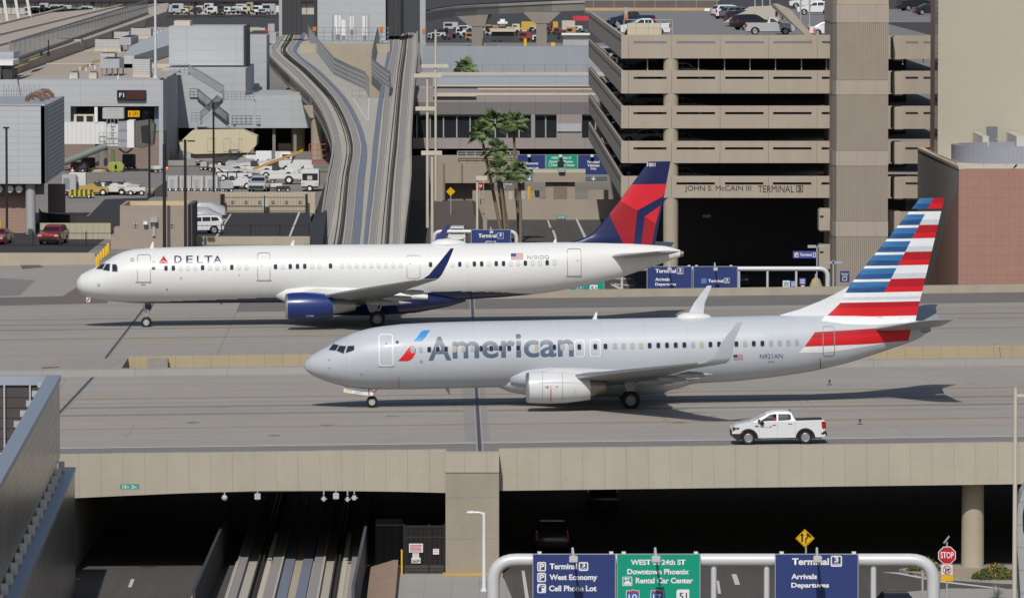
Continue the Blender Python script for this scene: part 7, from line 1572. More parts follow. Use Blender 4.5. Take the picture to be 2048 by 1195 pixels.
# upper gantry
def far_gantry(lab, Y, xl, xr, ytop, r, panels, legs=(True, True)):
    g = thing('sign_gantry', lab, 'sign gantry', (D((xl + xr)/2, ytop, Y).x, Y, ZR)); z = D(1000, ytop, Y).z - r; X0, X1 = D(xl, 400, Y).x, D(xr, 400, Y).x; k = r * 3.6; pth = []
    pth += ([(X0, Y, ZR), (X0, Y, z - k - .1)] + bend((X0, Y, z - k), (X0, Y, z), (X0 + k, Y, z))) if legs[0] else [(X0, Y, z)]
    pth += (bend((X1 - k, Y, z), (X1, Y, z), (X1, Y, z - k)) + [(X1, Y, z - k - .1), (X1, Y, ZR)]) if legs[1] else [(X1, Y, z)]
    gpipe(g, pth, r)
    for x0, x1, yb_, m in panels:
        a, b = pxr(x0, ytop - .5 if yb_ != 364 else 352.3, x1, yb_, Y - r - .15); MB().box(a[0], b[0], Y - r - .15, Y - r - .05, a[1], b[1]).build('sign_panel', m, g, world=True); wshape(g, ring_bm(rrect(a[0], a[1], b[0], b[1], .03), .05), Y - r - .16, GREYM)
    return g
g = far_gantry('white pipe gantry with Terminal 3 Arrivals and Departures panels behind the taxiway parapet', 500, 1100, 1656, 532.5, .2, [(1114, 1208.5, 584.5, GREEN), (1293.5, 1384.5, 600, NAVY), (1386, 1475.5, 600, NAVY)]); Yt2 = 500 - .37
for x in (1244, 1478, 1535, 1592.5): gpipe(g, [(D(x, 550, 500).x, 500, ZR), (D(x, 550, 500).x, 500, D(x, 538, 500).z)], .1, 'stanchion')
for x in (1337, 1429): lamp_arm(g, x, 525, 538, 500)
for x in (1378, 1393, 1462): s = MB(); pbox(s, x - 2.5, 530, x + 2.5, 533, 499.7, .2); s.build('bracket', WHITE, g, world=True)
ptext(g, 'Terminal', 1311, 537.5, 1352, 545.5, Yt2, SIGNW, .03); three(g, 1354, 535.5, 1366.5, 548, Yt2); ptext(g, 'Arrivals', 1310.5, 555, 1339, 561.5, Yt2, SIGNW, .03); ptext(g, 'Departures', 1310.5, 565, 1352, 572.5, Yt2, SIGNW, .03)
ptext(g, 'Terminal', 1416.5, 558, 1447, 564.5, Yt2, SIGNW, .03); three(g, 1448, 555.5, 1459, 566, Yt2); pshape(g, [(1402.5, 556.5), (1413, 556.5), (1413, 566.5), (1402.5, 566.5)], Yt2, mat('sign_light_blue', (.10, .20, .48), .5))
shield(g, 1133, 569, '10', Yt2, .52); shield(g, 1159, 569, '17', Yt2, .52); pshape(g, [(1179.5, 571), (1181, 569.5), (1195, 569.5), (1195, 583.5), (1187, 583.5), (1179.5, 581)], Yt2, SIGNW, 'route_shield'); ptext(g, '51', 1182, 572.5, 1193, 581, Yt2 - .01, DARKGREY, .02)
g = far_gantry('white pipe gantry with one Terminal 3 panel on the ramp road', 560, 868, 1033, 459, .19, [(942, 1022, 500, NAVY)]); Yt2 = 560 - .36
lamp_arm(g, 981, 454, 464, 560); ptext(g, 'Terminal', 957, 467, 993, 475, Yt2, SIGNW, .03); three(g, 995, 465, 1007, 477, Yt2, False); icon_box(g, 971, 482, 992, 496, Yt2, w=.06)
g = far_gantry('wide gantry of navy and green panels in front of the terminal facade', 762, 1040, 1290, 309.5, .18, [(1034, 1091, 350, NAVY), (1091.5, 1155, 352, GREEN), (1155.5, 1216, 350, NAVY), (1170, 1216, 364, mat('sign_grey', (.13, .13, .14), .5)), (1034, 1066, 364, mat('sign_grey', None))], (False, True)); Yt2 = 762 - .36
ptext(g, 'West Economy', 1036, 324, 1077, 330.5, Yt2, SIGNW, .03); ptext(g, 'Cell Phone Lot', 1036, 333, 1077, 338.5, Yt2, SIGNW, .03); ptext(g, 'WEST to 24th ST', 1102, 313.5, 1143, 318, Yt2, SIGNW, .03); ptext(g, 'Downtown Phoenix', 1099, 320.5, 1146, 325.5, Yt2, SIGNW, .03); ptext(g, 'Rental Car Center', 1105.5, 327.5, 1150, 332.5, Yt2, SIGNW, .03); icon_box(g, 1097.5, 326.5, 1103.5, 333, Yt2, w=.05)
for t, y in (('Permitted', 321), ('Vehicles', 328), ('Only', 335)): w = 24 if t != 'Only' else 12; ptext(g, t, 1187 - w/2, y, 1187 + w/2, y + 5.5, Yt2, SIGNW, .03)
for x in (1059, 1187): pshape(g, [(x - 1, 352.5), (x + 1, 352.5), (x + 1, 358), (x + 4, 355.5), (x + 4, 357.5), (x, 361.5), (x - 4, 357.5), (x - 4, 355.5), (x - 1, 358)], Yt2 - .01, SIGNW)
for x in (1058, 1121, 1184): s = MB(); pbox(s, x - 3, 309, x + 3, 314, 761, .3); s.build('sign_lamp', WHITE, g, world=True)
# small signs
def sign_on_post(nm, lab, pts, Y, m, base, writing=None, z=ZR):
    xs = [p[0] for p in pts]; ys = [p[1] for p in pts]; cx = (min(xs) + max(xs)) / 2; t = thing(nm, lab, 'traffic sign', (D(cx, 400, Y).x, Y, z)); MB().bar((t.location.x, Y + .06, z), (t.location.x, Y + .06, D(cx, min(ys) + 2, Y).z), .1).build('post', GREYM, t, world=True)
    P_ = [D(x, y, Y) for x, y in pts]; MB().prism(P_, (0, .04, 0)).build('panel', m, t, world=True)
    for s_, x0, y0, x1, y1, mm in writing or []: ptext(t, s_, x0, y0, x1, y1, Y - .01, mm, .02)
    return t
sign_on_post('warning_sign', 'yellow diamond warning sign at the mouth of the dark portal', [(892.5, 383), (901, 374), (910.5, 383), (901, 392)], 752, YS, 400); 
t = sign_on_post('stop_sign', 'small red stop sign beside the ramp road', ngon(958.5, 372, 7.2, 8, math.pi/8), 738, MATS['stop_red'], 395, [('STOP', 953, 369.5, 964, 374.5, SIGNW)])
sign_on_post('yield_sign', 'yellow downward triangle sign beside the small stop sign', [(960, 355.5), (974, 355.5), (967, 367)], 740, YS, 395)
sign_on_post('direction_sign', 'grey and purple direction board with a white arrow behind the palms', [(988, 359), (1000, 356.5), (1036, 356.5), (1036, 382), (988, 382)], 742, mat('board_grey', (.19, .17, .18), .6), 400, [('Parking Garage', 991, 366, 1025, 370, SIGNW), ('Exit', 997, 371.5, 1010, 375, SIGNW)])
s = MB(); pbox(s, 989, 357, 1034, 365, 741.9, .02); o = s.build('purple_band', mat('sign_purple', (.20, .13, .24), .6), bpy.data.objects['direction_sign'], world=True)
t = thing('clearance_sign', 'green height sign on the long tan retaining wall', 'sign', tuple(D(1122, 436, 735))); s = MB(); pbox(s, 1114, 431.5, 1131, 438, G(1129, 439, ZR).y - .06, .05); s.build('panel', MATS['clearance_green'], t, world=True); ptext(t, "14' 0\"", 1116, 432.8, 1129, 437, G(1129, 439, ZR).y - .08, SIGNW, .02)
q = D(1022, 398, 746); t = thing('litter_bin', 'round beige litter bin behind the short tan wall', 'bin', tuple(q)); MB().lathe([(0, .5), (1.0, .5), (1.02, .42), (1.25, .3), (1.35, .05)], n=18).build('drum', CREAM, t, smooth=40)
s = MB(); pbox(s, 1041, 383, 1050.5, 400, 746, .6); tag(s.build('utility_box', BLUEG, bevel=.05), 'pale grey utility box next to the round bin', 'box')
s = MB(); pbox(s, 1055.5, 372, 1060.5, 400, 745.5, .35); tag(s.build('bollard', YEL, bevel=.08), 'tall yellow bollard next to the grey utility box', 'bollard')
# cream light standards beside the guideway
CP = mat('cream_paint', None)
def standard(lab, x, ytop, ybase, Y, bars, r=.17):
    p = D(x, ybase, Y); t = thing('light_standard', lab, 'light pole', tuple(p)); h = D(x, ytop, Y).z - p.z; MB().lathe([(0, r), (h, r*.75)], n=12).build('shaft', CP, t, smooth=40)
    for x0, x1, y in bars: a, b = D(x0, y, Y), D(x1, y, Y); MB().box(a.x - p.x, b.x - p.x, -.25, .25, a.z - p.z - .2, a.z - p.z + .25).build('lamp_bar', CP, t, bevel=.03)
standard('tallest cream light standard with a bar against the grey roof wall', 871.5, 60, 400, 700, [(843, 897, 133)]); standard('cream light standard with two lamp bars beside the guideway', 855, 147, 455, 640, [(828, 884, 152), (831, 871, 218)]); standard('short cream light standard with one bar in front of the ramp road', 864.5, 303, 490, 600, [(842.5, 884, 306.5)]); standard('cream post with a white arm beside the small stop sign', 954.5, 356, 492, 575, [(952, 974, 357)], .14)
# palms
def palm(lab, x, ytop, ybase, lean, crown, seed, z=ZR, Y=None, trunk=True):
    r = random.Random(seed); p = G(x, ybase, z) if Y is None else Vector((D(x, ybase, Y).x, Y, D(x, ybase, Y).z)); top = D(x + lean, ytop, p.y); t = thing('palm_tree', lab, 'palm tree', tuple(p), 0, 'fan palms by the ramp road' if trunk else None); tp = top - p
    if trunk: MB().tube([tp * u + Vector((math.sin(u * 3 + seed) * .12, 0, 0)) for u in [k / 8 for k in range(9)]], [.22 - .07 * k / 8 for k in range(9)], 12).build('trunk', mat('palm_bark', (.21, .165, .12), .95, noise=(2, .2), lines=((2, .3, .05, .3),)), t, smooth=40)
    mb, md = MB(), MB(); G1, G2 = mat('palm_green', (.135, .20, .078), .5, noise=(1, .3)), mat('palm_dry', (.20, .16, .085), .8, noise=(1, .2))
    for i in range(44 if trunk else 54):
        az = r.uniform(0, 6.283); el = r.uniform(-.6, 1.4); L = crown * r.uniform(.85, 1.3); d = Vector((math.cos(az)*math.cos(el), math.sin(az)*math.cos(el), math.sin(el))); side = d.cross(Vector((0, 0, 1))).normalized(); up = side.cross(d)
        stem = tp + d * L * .45; tgt = md if el < -.6 and r.random() < .8 else mb
        tgt.add([tp - side*.03, tp + side*.03, stem + side*.03, stem - side*.03], [(0, 1, 2, 3)])
        for k in range(13):
            a = (k / 12 - .5) * 2.5; bd_ = (d * math.cos(a) + side * math.sin(a)); l2 = L * .62 * (1 - .25 * abs(a)); e = stem + bd_ * l2 + Vector((0, 0, -.28 * l2 * (.5 + abs(math.cos(el))))) ; m_ = stem + bd_ * l2 * .55; w = (up * .6 + side * .4).cross(bd_).normalized() * .055 * crown
            tgt.add([stem, m_ + w, e, m_ - w], [(0, 1, 2, 3)])
    mb.build('crown', G1, t)
    if md.v: md.build('dry_fronds', G2, t)
    return t
palm('tall palm whose crown is farthest to the guideway side', 1004, 266, 487, -41, 1.55, 1); palm('tall palm with its crown between two others and a hidden trunk', 1010, 245, 480, -26, 1.6, 2); palm('tallest straight palm with its crown highest on the terminal side', 1040, 248, 486, -12, 1.6, 3)
palm('palm with a mid height crown in the middle of the clump', 1022, 302, 488, -28, 1.5, 4); palm('short thick palm with its crown low at the middle of the clump', 1016, 342, 489, -20, 1.6, 5); palm('palm with a low crown beside the T shaped pier', 1042, 346, 492, -6, 1.5, 6)
palm('stemless palm crown showing above the terminal roof fence', 931, 143, 146, 0, 2.1, 9, Y=878, trunk=False)
# ------------------------------------------------ car park
cp = thing('parking_garage', 'five storey tan concrete car park lettered with the terminal name', 'car park', (20, 575, ZR)); YG = 575.0
XG0, XG1, XR = D(1242, 200, YG).x, D(1668, 200, YG).x, 41.2; PGL = mat('garage_parapet', (.385, .332, .27), .85, noise=(.4, .07), streak=((.9, .7, .08), .09))
lev = [(70, 117), (141, 187), (211.6, 256.7), (282, 326), (352, 395.5)]; zl = [(D(1400, a, YG).z, D(1400, b, YG).z) for a, b in lev]
panels = [(1242, 1257, None), (1257, 1343, (1267, 1333)), (1343, 1440, (1353, 1430)), (1440, 1537, (1450, 1527)), (1537, 1634, (1546, 1623)), (1634, 1668, (1643, 1668))]
for (za, zb_) in zl:
    sa, sb = za - .60, za - .83
    for x0, x1, hole in panels:
        a, b = D(x0, 300, YG).x + .012, D(x1, 300, YG).x - .012; mb = MB()
        if hole:
            h0, h1 = D(hole[0], 300, YG).x, min(D(hole[1], 300, YG).x, b - .05); mb.box(a, b, YG, YG + .3, sa, za).box(a, b, YG, YG + .3, zb_, sb).box(a, h0, YG, YG + .3, sb, sa).box(h1, b, YG, YG + .3, sb, sa)
        else: mb.box(a, b, YG, YG + .3, zb_, za)
        mb.build('parapet_panel', PGL, cp, world=True)
    MB().prism([(XG0 + .02, YG + .32, zb_), (XG0 + .02, YG + .32, za), (XG0 - 1.1, 733, za), (XG0 - 1.1, 733, zb_)], (.3, 0, 0)).build('side_parapet', PGL, cp, world=True)
    MB().prism([(XG0 - .012, YG + .32, za - .55), (XG0 - .012, YG + .32, za - .48), (XG0 - 1.132, 733, za - .48), (XG0 - 1.132, 733, za - .55)], (.03, 0, 0)).build('side_groove', DARKGREY, cp, world=True)
    MB().box(XG0 + .35, XG1, YG + .31, 733, za - 1.35, za - 1.12).box(XG1, XR + 3, YG + 36.5, 733, za - 1.35, za - 1.12).build('floor_slab', mat('garage_floor', (.21, .205, .205), .9, noise=(.2, .08)) if za > 18 else mat('garage_slab', (.30, .275, .25), .9), cp, world=True)
MB().box(XG0 - .5, 60, 733, 830, zl[0][0] - 1.35, zl[0][0] - 1.12).build('floor_slab', mat('garage_floor', None), cp, world=True)
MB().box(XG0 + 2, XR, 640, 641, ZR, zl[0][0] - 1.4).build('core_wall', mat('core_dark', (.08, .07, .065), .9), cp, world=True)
MB().box(XG0 + 2.1, XR, 590, 640, ZR, ZR + .1).build('ground_floor', ASPH_D, cp, world=True)
COLM = MATS['column_concrete']; xc = D(1342, 300, YG).x
for z0, z1 in [(zl[k + 1][0] - .02, zl[k][1] + .02) for k in range(4)] + [(ZR, zl[4][1] + .02)]:
    MB().lathe([(z0, .72), (z1, .72)], (xc, YG + .72, 0), n=28).build('column', COLM, cp, world=True, smooth=40)
for k, x in enumerate((1295, 1397, 1449, 1500, 1551, 1603, 1653)): X = D(x, 130, YG + 1).x; MB().bar((X, YG + 1, zl[1][0]), (X, YG + 1, zl[0][1]), .09).build('screen_post', GREYM, cp, world=True)
LT = mat('letter_dark', (.045, .035, .03), .6)
for s_, x0, x1 in (('JOHN S. McCAIN III', 1369.5, 1502), ('TERMINAL', 1516, 1588)): ptext(cp, s_, x0, 371, x1, 384.5, YG - .03, LT, 0)
a, b = pxr(1592.5, 370.5, 1606, 384.5, YG - .03); wshape(cp, ring_bm(rrect(a[0], a[1], b[0], b[1], .06), .07), YG - .03, LT); ptext(cp, '3', 1596, 373, 1602.5, 382, YG - .03, LT, .03)
# stub landings beside the stair tower
for y0, y1 in ((418, 463), (489, 540)):
    s = MB(); pbox(s, 1638, y0, 1668, y1, YG - 1.5, 3); s.build('landing_block', PGL, cp, world=True, bevel=.12); s = MB(); pbox(s, 1640, y0 + 13, 1647, y0 + 17, YG - 1.52, .1); s.build('slot', DARKGREY, cp, world=True)
for (ya, yb_) in lev:
    s = MB(); pbox(s, 1760, ya + 1, 1885, yb_ + 1, YG + 36, .4); s.build('parapet_panel', PGL, cp, world=True); s = MB(); pbox(s, 1786, ya + 2.5, 1808, yb_ + 4, YG + 1, 4); s.build('landing_block', PGL, cp, world=True, bevel=.12)
    for x0, x1 in ((1811, 1836), (1847, 1866)): s = MB(); pbox(s, x0, ya + 12.5, x1, ya + 16.5, YG + 35.97, .05); s.build('slot', MATS['garage_floor'] if ya < 100 else DARKGREY, cp, world=True)
for ya, yb_ in ((423, 468), (494, 540)): s = MB(); pbox(s, 1776, ya, 1804, yb_, YG + 1, 4); s.build('landing_block', PGL, cp, world=True, bevel=.12); s = MB(); pbox(s, 1760, ya, 1885, yb_, YG + 36, .4); s.build('parapet_panel', PGL, cp, world=True)
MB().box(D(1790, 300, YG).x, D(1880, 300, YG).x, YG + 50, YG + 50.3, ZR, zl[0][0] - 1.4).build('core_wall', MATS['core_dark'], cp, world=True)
for x in (1806, 1847): X = D(x, 130, YG + 36).x; MB().bar((X, YG + 36.5, zl[1][0] - .3), (X, YG + 36.5, zl[0][1]), .09).build('screen_post', GREYM, cp, world=True)
t = thing('clearance_sign', 'green height sign hanging inside the dark car park opening', 'sign', tuple(D(1413, 435, 590))); s = MB(); pbox(s, 1405, 429, 1422, 435, 590, .06); s.build('panel', MATS['clearance_green'], t, world=True); ptext(t, "14' 0\"", 1407, 430, 1420, 434, 589.97, SIGNW, .02)
# stair tower
tw = thing('stair_tower', 'tall ribbed tan concrete stair tower at the corner of the car park', 'tower', (D(1720, 580, 568).x, 568, ZR)); RIB = mat('ribbed_concrete', (.32, .272, .225), .9, noise=(.5, .09), lines=((0, .19, .07, .28),)); SM_ = mat('smooth_concrete', (.375, .325, .27), .9, noise=(.5, .08), lines=((0, 1.72, .03, .4, .3),))
Xa, Xb, Xc = D(1665.5, 300, 569.2).x, D(1673, 300, 568).x, D(1776, 300, 568).x; ZY = lambda y: D(1700, y, 568).z
def tsec(y0, y1, m, o=0): 
    z0, z1 = ZY(y1), ZY(y0); MB().prism([(Xa - o, 569.3, z0), (Xb - o, 568 - o, z0), (Xc + o, 568 - o, z0), (Xc + o, 585, z0), (Xa - o, 585, z0)], (0, 0, z1 - z0)).build('ribbed_shaft' if m is RIB else 'band', m, tw, world=True)
cuts = [(-60, -40, SM_), (-40, 9, mat('cap_tan', (.42, .34, .26), .9)), (9.4, 45.6, SM_), (46, 160, RIB), (160.5, 189.6, SM_), (190, 301, RIB), (301.5, 331.6, SM_), (332, 442, RIB), (442.5, 472.6, SM_), (473, 640, RIB)]
for y0, y1, m in cuts: tsec(y0, y1, m, .03 if m is SM_ else 0)
# roof deck cars
ZF = zl[0][0] - 1.12
def roof_car(lab, sty, p, x, y, rz, nm=None): return vehicle(lab, sty, p, tuple(G(x, y, ZF)), R(rz), 'pickup truck' if sty in ('pickup', 'cab') else 'car', nm, 'cars on the car park roof')
roof_car('dark blue crew cab pickup at the far corner of the car park roof', 'pickup', PB, 1262, 55, 10); roof_car('white pickup parked behind the beige roof box', 'pickup', PW, 1288, 72, 8); roof_car('silver single cab pickup nearest the roof edge', 'cab', PS, 1540, 70, 180); roof_car('black hatchback next to the silver pickup', 'suv', PK, 1505, 60, 205); roof_car('black estate car second from the silver pickup', 'suv', PK, 1492, 51, 205); roof_car('grey dark car between the white one and the black ones', 'suv', PG, 1480, 42, 205); roof_car('white estate car with dark glass at the back of its row', 'suv', PW, 1462, 38, 200); roof_car('white compact car beyond the stair with its side in full view', 'suv', PW, 1630, 30, 0); roof_car('second white car at the top edge beyond the stair', 'suv', PW, 1612, 17, 0); roof_car('white car half hidden by the stair tower', 'sedan', PW, 1662, 72, 175); roof_car('black pickup truck at the top edge beyond the tower', 'pickup', PK, 1832, 22, 200); roof_car('black sedan beside the tall beige building', 'sedan', PK, 1862, 30, 190)
bx = thing('roof_plant_box', 'beige plant box behind a wire cage at the car park roof edge', 'plant box', tuple(G(1288, 74, ZF))); s = MB(); pbox(s, 1255, 47, 1323, 74, 582, 2.5); s.build('box', BEI, bx, world=True); mb = MB(); rail_mesh(mb, [D(1248, 74, 580), D(1345, 74, 580)], 1.65, (1, .5), 1.1, .03); mb.build('cage', GREYM, bx, world=True); s = MB(); pbox(s, 1249, 15, 1255, 40, 583, .3); s.build('sign_post', GREYM, bx, world=True); s = MB(); pbox(s, 1248, 28, 1256, 38, 582.8, .1); s.build('orange_sign', mat('orange_sign', (.55, .20, .06), .5), bx, world=True)
bw = thing('roof_barrier', 'orange tan barrier and dark mesh fence along the back of the car park roof', 'barrier', tuple(D(1310, 28, 815))); s = MB(); pbox(s, 1170, 16, 1450, 28, 815, 1); s.build('barrier_wall', mat('rusty_tan', (.46, .30, .17), .9, noise=(.4, .15)), bw, world=True); s = MB(); pbox(s, 1170, 1, 1436, 16, 816, .3); s.build('dark_mesh', mat('roof_mesh', (.12, .105, .10), .8, lines=((0, 2.8, .12, -.8),)), bw, world=True); s = MB(); pbox(s, 1170, -14, 1440, 1, 830, .3); s.build('pale_wall', CREAM, bw, world=True)
t = tag(MB().box(*[v for p in [(D(1409, 20, 812).x, D(1420, 20, 812).x)] for v in p], 812, 812.1, D(1410, 27, 812).z, D(1410, 17, 812).z).build('white_sign', SIGNW), 'small white sign standing before the roof barrier', 'sign')
sr = thing('roof_stair', 'sloping tan stair walls with red signs in the middle of the car park roof', 'stair', tuple(G(1560, 66, ZF)))
MB().prism([D(1546, 8, 640), D(1556, 8, 640), D(1580, 18, 632), D(1626, 72, 600), D(1612, 72, 600), D(1546, 16, 640)], (0, 2, 0)).build('slope_wall', TAN, sr, world=True)
MB().prism([D(1448, 45, 690), D(1500, 14, 700), D(1548, 12, 690), D(1560, 40, 660), D(1600, 72, 650), D(1545, 48, 660)], (0, 1.5, 0)).build('ramp_wall', CREAM, sr, world=True)
for x, y in ((1553, 28), (1566, 34), (1585, 40), (1598, 46), (1629, 62)): s = MB(); pbox(s, x - 2.5, y - 5, x + 2.5, y + 6, 640 if x < 1600 else 605, .1); s.build('red_sign', mat('pale_red_sign', (.52, .16, .13), .5), sr, world=True)
for x in (1510, 1525, 1540, 1601, 1619): pole(['thin grey light post on the roof stair by the white estate car', 'second thin grey light post on the roof stair', 'third thin grey light post on the roof stair', 'thin grey light post beside the white compact car', 'thin grey light post between white cars and the tower'][(1510, 1525, 1540, 1601, 1619).index(x)], x, -20, 20 if x < 1560 else 58, ZF, .1, GREYM)
# cars in the shade of the lower storeys, near the open corner
for k, (z, _) in enumerate(zl[1:]):
    for j, (x, sty, p) in enumerate(((13.2, 'sedan', PK), (16.8, 'suv', PS if k == 0 else PG))):
        vehicle(['car', 'larger car'][j] + ' in the shade at the open corner of the ' + ['second', 'third', 'fourth', 'lowest'][k] + ' garage storey', sty, p, (x, 579.5 + j * 2.4, z - 1.12), R(8 + 170 * j), 'car', None, 'cars inside the car park')
    for j in range(3):
        vehicle('car beside the shaded flank of the ' + ['second', 'third', 'fourth', 'lowest'][k] + ' car park storey, ' + ['nearest the corner', 'midway along', 'farthest along'][j], 'suv' if (j + k) % 2 else 'sedan', (PK, PG, PS, PB)[(j + k) % 4], (XG0 + 2.6 - .2 * j, 600 + 32 * j, z - 1.12), R(4), 'car', None, 'cars inside the car park')
vehicle('dark car facing out of the deep shade below the terminal name', 'pickup', PG, (D(1478, 480, 600).x, 600, ZR + .1), R(88), 'car', 'driving_car')
vehicle('white van coming down the ramp road beside the blue winglet', 'van', PW, tuple(G(915, 490, ZR)), R(88), 'van')
# signs at the foot of the tower
t = thing('banner_sign', 'hanging navy parking sign on a post before the landing blocks', 'sign', (D(1633, 560, 545).x, 545, ZR)); s = MB(); pbox(s, 1586, 502, 1632, 516, 545, .12); s.build('panel', mat('banner_blue', (.07, .08, .32), .5), t, world=True); ptext(t, 'Terminal', 1600, 506, 1623, 512, 544.97, SIGNW, .02); icon_box(t, 1589, 505, 1597, 514, 544.97, w=.05); ptext(t, 'P', 1591, 506.5, 1595, 512.5, 544.97, SIGNW, .03); icon_box(t, 1626, 505, 1631.5, 514, 544.97, w=.05); s = MB(); pbox(s, 1632.5, 492, 1635, 600, 545.1, .12); pbox(s, 1615.5, 490, 1632, 495.5, 545, .2); pbox(s, 1636, 490, 1650, 494, 545, .2); s.build('post', GREYM, t, world=True)
t = thing('banner_sign', 'navy sign with a white arrow box mounted on the ribbed tower', 'sign', tuple(D(1689, 564, 560))); s = MB(); pbox(s, 1680, 542, 1699, 564, 560, .12); s.build('panel', NAVY, t, world=True); ptext(t, 'Welcome to', 1682, 545.5, 1697, 548, 559.97, SIGNW, .02); ptext(t, 'Terminal', 1684, 549, 1695, 551.5, 559.97, SIGNW, .02); icon_box(t, 1685, 553.5, 1694, 561, 559.97, w=.05); s = MB(); pbox(s, 1665, 520, 1668, 600, 548, .12); pbox(s, 1648, 522, 1685, 527, 548, .2); s.build('post', GREYM, t, world=True)
for x0, y0, x1, y1, m, lab, w in ((1565.5, 561, 1579.5, 600, SIGNW, 'white free standing notice panel under the gantry pipe', 'ogre'), (1580.5, 561, 1592, 600, MATS['banner_blue'], 'blue free standing notice panel next to the white one', ''), (1598.5, 556, 1611.5, 569, MATS['banner_blue'], 'small blue square notice above a white plate', ''), (1602, 570, 1609, 577.5, NOTW, 'small white plate under the blue square notice', '')):
    s = MB(); pbox(s, x0, y0, x1, y1, 540, .1); t = tag(s.build('notice_panel', m), lab, 'notice'); lw = MB()
    for k in range(3): pbox(lw, x0 + 2, y0 + 2.5 + k * 3.2, x1 - 2, y0 + 4 + k * 3.2, 539.97, .01)
    o = lw.build('notice_text', GREEN if m is SIGNW else SIGNW if m is not NOTW else NOTR, t); o.location = -t.location
t = thing('draped_post', 'tan draped cover over a post standing in the dark opening by the gantry end', 'cover', tuple(D(1632, 582, 550))); MB().lathe([(0, .75), (.5, .6), (1.1, .35), (1.25, .12), (1.6, .1)], tuple(D(1632, 582, 550)), n=10).build('cover', mat('drape_tan', (.40, .31, .18), .9, noise=(2, .2)), t, world=True, smooth=60)
# beige tall building and brick roof block at the frame edge
bt = thing('beige_tower', 'tall blank beige building wall with a grey door above the brick block', 'building', (D(1960, 300, 590).x, 590, ZR)); BG = mat('beige_render', (.42, .39, .315), .9, noise=(.3, .04), lines=((0, 3.6, .03, .12), (2, 4.6, .03, .12))); a = D(1876, 200, 590).x
MB().box(a, 70, 590, 598.4, ZR, 45).build('wall', BG, bt, world=True); xw = D(1862, 200, 598).x
for y0, y1, m, nm in ((590.02, 593.5, mat('teal_glass', (.22, .30, .30), .2, noise=(1, .1), lines=((2, .5, .16, .75),)), 'glazed_strip'), (593.52, 598.5, mat('pink_render', (.38, .22, .165), .9), 'pink_strip')):
    MB().prism([(a - .02 - (y0 - 590)*.0175, y0, ZR), (a - .02 - (y0 - 590)*.0175, y0, 45), (a - .02 - (y1 - 590)*.0175, y1, 45), (a - .02 - (y1 - 590)*.0175, y1, ZR)], (.3, 0, 0)).build(nm, m, bt, world=True)
s = MB(); pbox(s, 1972.5, 253, 1995, 303, 589.9, .1); d_ = s.build('door', mat('door_grey', (.16, .175, .20), .5), bt, world=True); s = MB(); pbox(s, 1991, 277, 1994, 280, 589.8, .1); o = s.build('handle', GREYM, d_); o.location = -bt.location
bb = thing('brick_block', 'reddish brick block with a grey concrete side and a railed roof', 'building', (D(1980, 580, 560).x, 560, ZR)); zt = D(1960, 338, 560).z; xn, xf = D(1918, 400, 560).x, D(1835, 400, 608).x
PBK = mat('pink_brick_wall', (.36, .195, .155), .9, noise=(.6, .06), lines=((0, .55, .04, .14), (2, .9, .05, .16)), streak=((1.5, 1.5, .1), .06))
MB().box(xn, 70, 560, 561, ZR, zt).build('brick_front', PBK, bb, world=True)
MB().prism([(xn - .01, 560.02, ZR), (xn - .01, 560.02, zt), (xf, 608, zt), (xf, 608, ZR)], (.4, 0, 0)).build('concrete_side', mat('side_concrete', (.30, .285, .27), .85, noise=(.4, .10), lines=((1, 9, .1, .2), (2, 2.4, .05, .15))), bb, world=True)
p0, p1, p2 = Vector((xn - .03, 560.02, ZR)), Vector((xn - .03, 560.02, zt - 1.2)), Vector((xn - .03 + (xf - xn) * .75, 596, ZR)); MB().prism([p0, p1, p2], (.02, 0, 0)).build('brick_wedge', PBK, bb, world=True)
MB().prism([(xn, 560.2, zt - .3), (70, 560.2, zt - .3), (70, 608, zt - .3), (xf + .1, 608, zt - .3)], (0, 0, .2)).build('roof', mat('white_roof', (.55, .52, .46), .9, noise=(.5, .1)), bb, world=True)
MB().prism([(xn - .05, 560, zt), (xn - .05, 560, zt + .25), (xf - .05, 608, zt + .25), (xf - .05, 608, zt)], (.6, 0, 0)).build('coping', CREAM, bb, world=True)
YR = mat('railing_cream_yellow', (.62, .50, .20), .5)
mb = MB(); rail_mesh(mb, [D(1850, 316, 600), D(1905, 312, 596), D(1962, 312, 592)], 1.1, (1, .55), 2.2, .05); tag(mb.build('roof_railing', YR), 'pale yellow railing on the brick block roof', 'railing')
mb = MB(); rail_mesh(mb, [D(1850, 309, 604), D(1916, 335, 562)], .5, (1,), 2.0, .04); rail_mesh(mb, [D(1920, 338, 561), D(2060, 338, 561)], .45, (1,), 2.6, .04); tag(mb.build('roof_railing', CREAM), 'low cream pipe rail along the edge of the brick block', 'railing')
for x0, x1, lab in ((1948, 1978, 'pale metal roof duct beside the grey door'), (2016, 2052, 'pale metal roof duct at the frame edge beyond the grey door')):
    a, b = D(x0 + 17, 303, 585), D(x1, 273, 585); t = tag(MB().prism([(a.x, 585, a.z), (b.x, 585, a.z), (b.x, 585, b.z), (a.x, 585, b.z)], (-.6, 4.5, .3)).build('roof_duct', mat('duct_grey', (.50, .50, .47), .5, .2)), lab, 'duct')
rd = MB(); c = D(2080, 300, 578); rr = 8.4; rings = []
for k in range(30):
    an = math.pi * (.55 + .95 * k / 29); u = Vector((math.cos(an), math.sin(an) * .8, 0)); rings.append([Vector((c.x, 580, zt - .1)) + u * rr, Vector((c.x, 580, zt + 1.6)) + u * rr, Vector((c.x, 580, zt + 1.6)) + u * (rr - .7), Vector((c.x, 580, zt - .1)) + u * (rr - .7)])
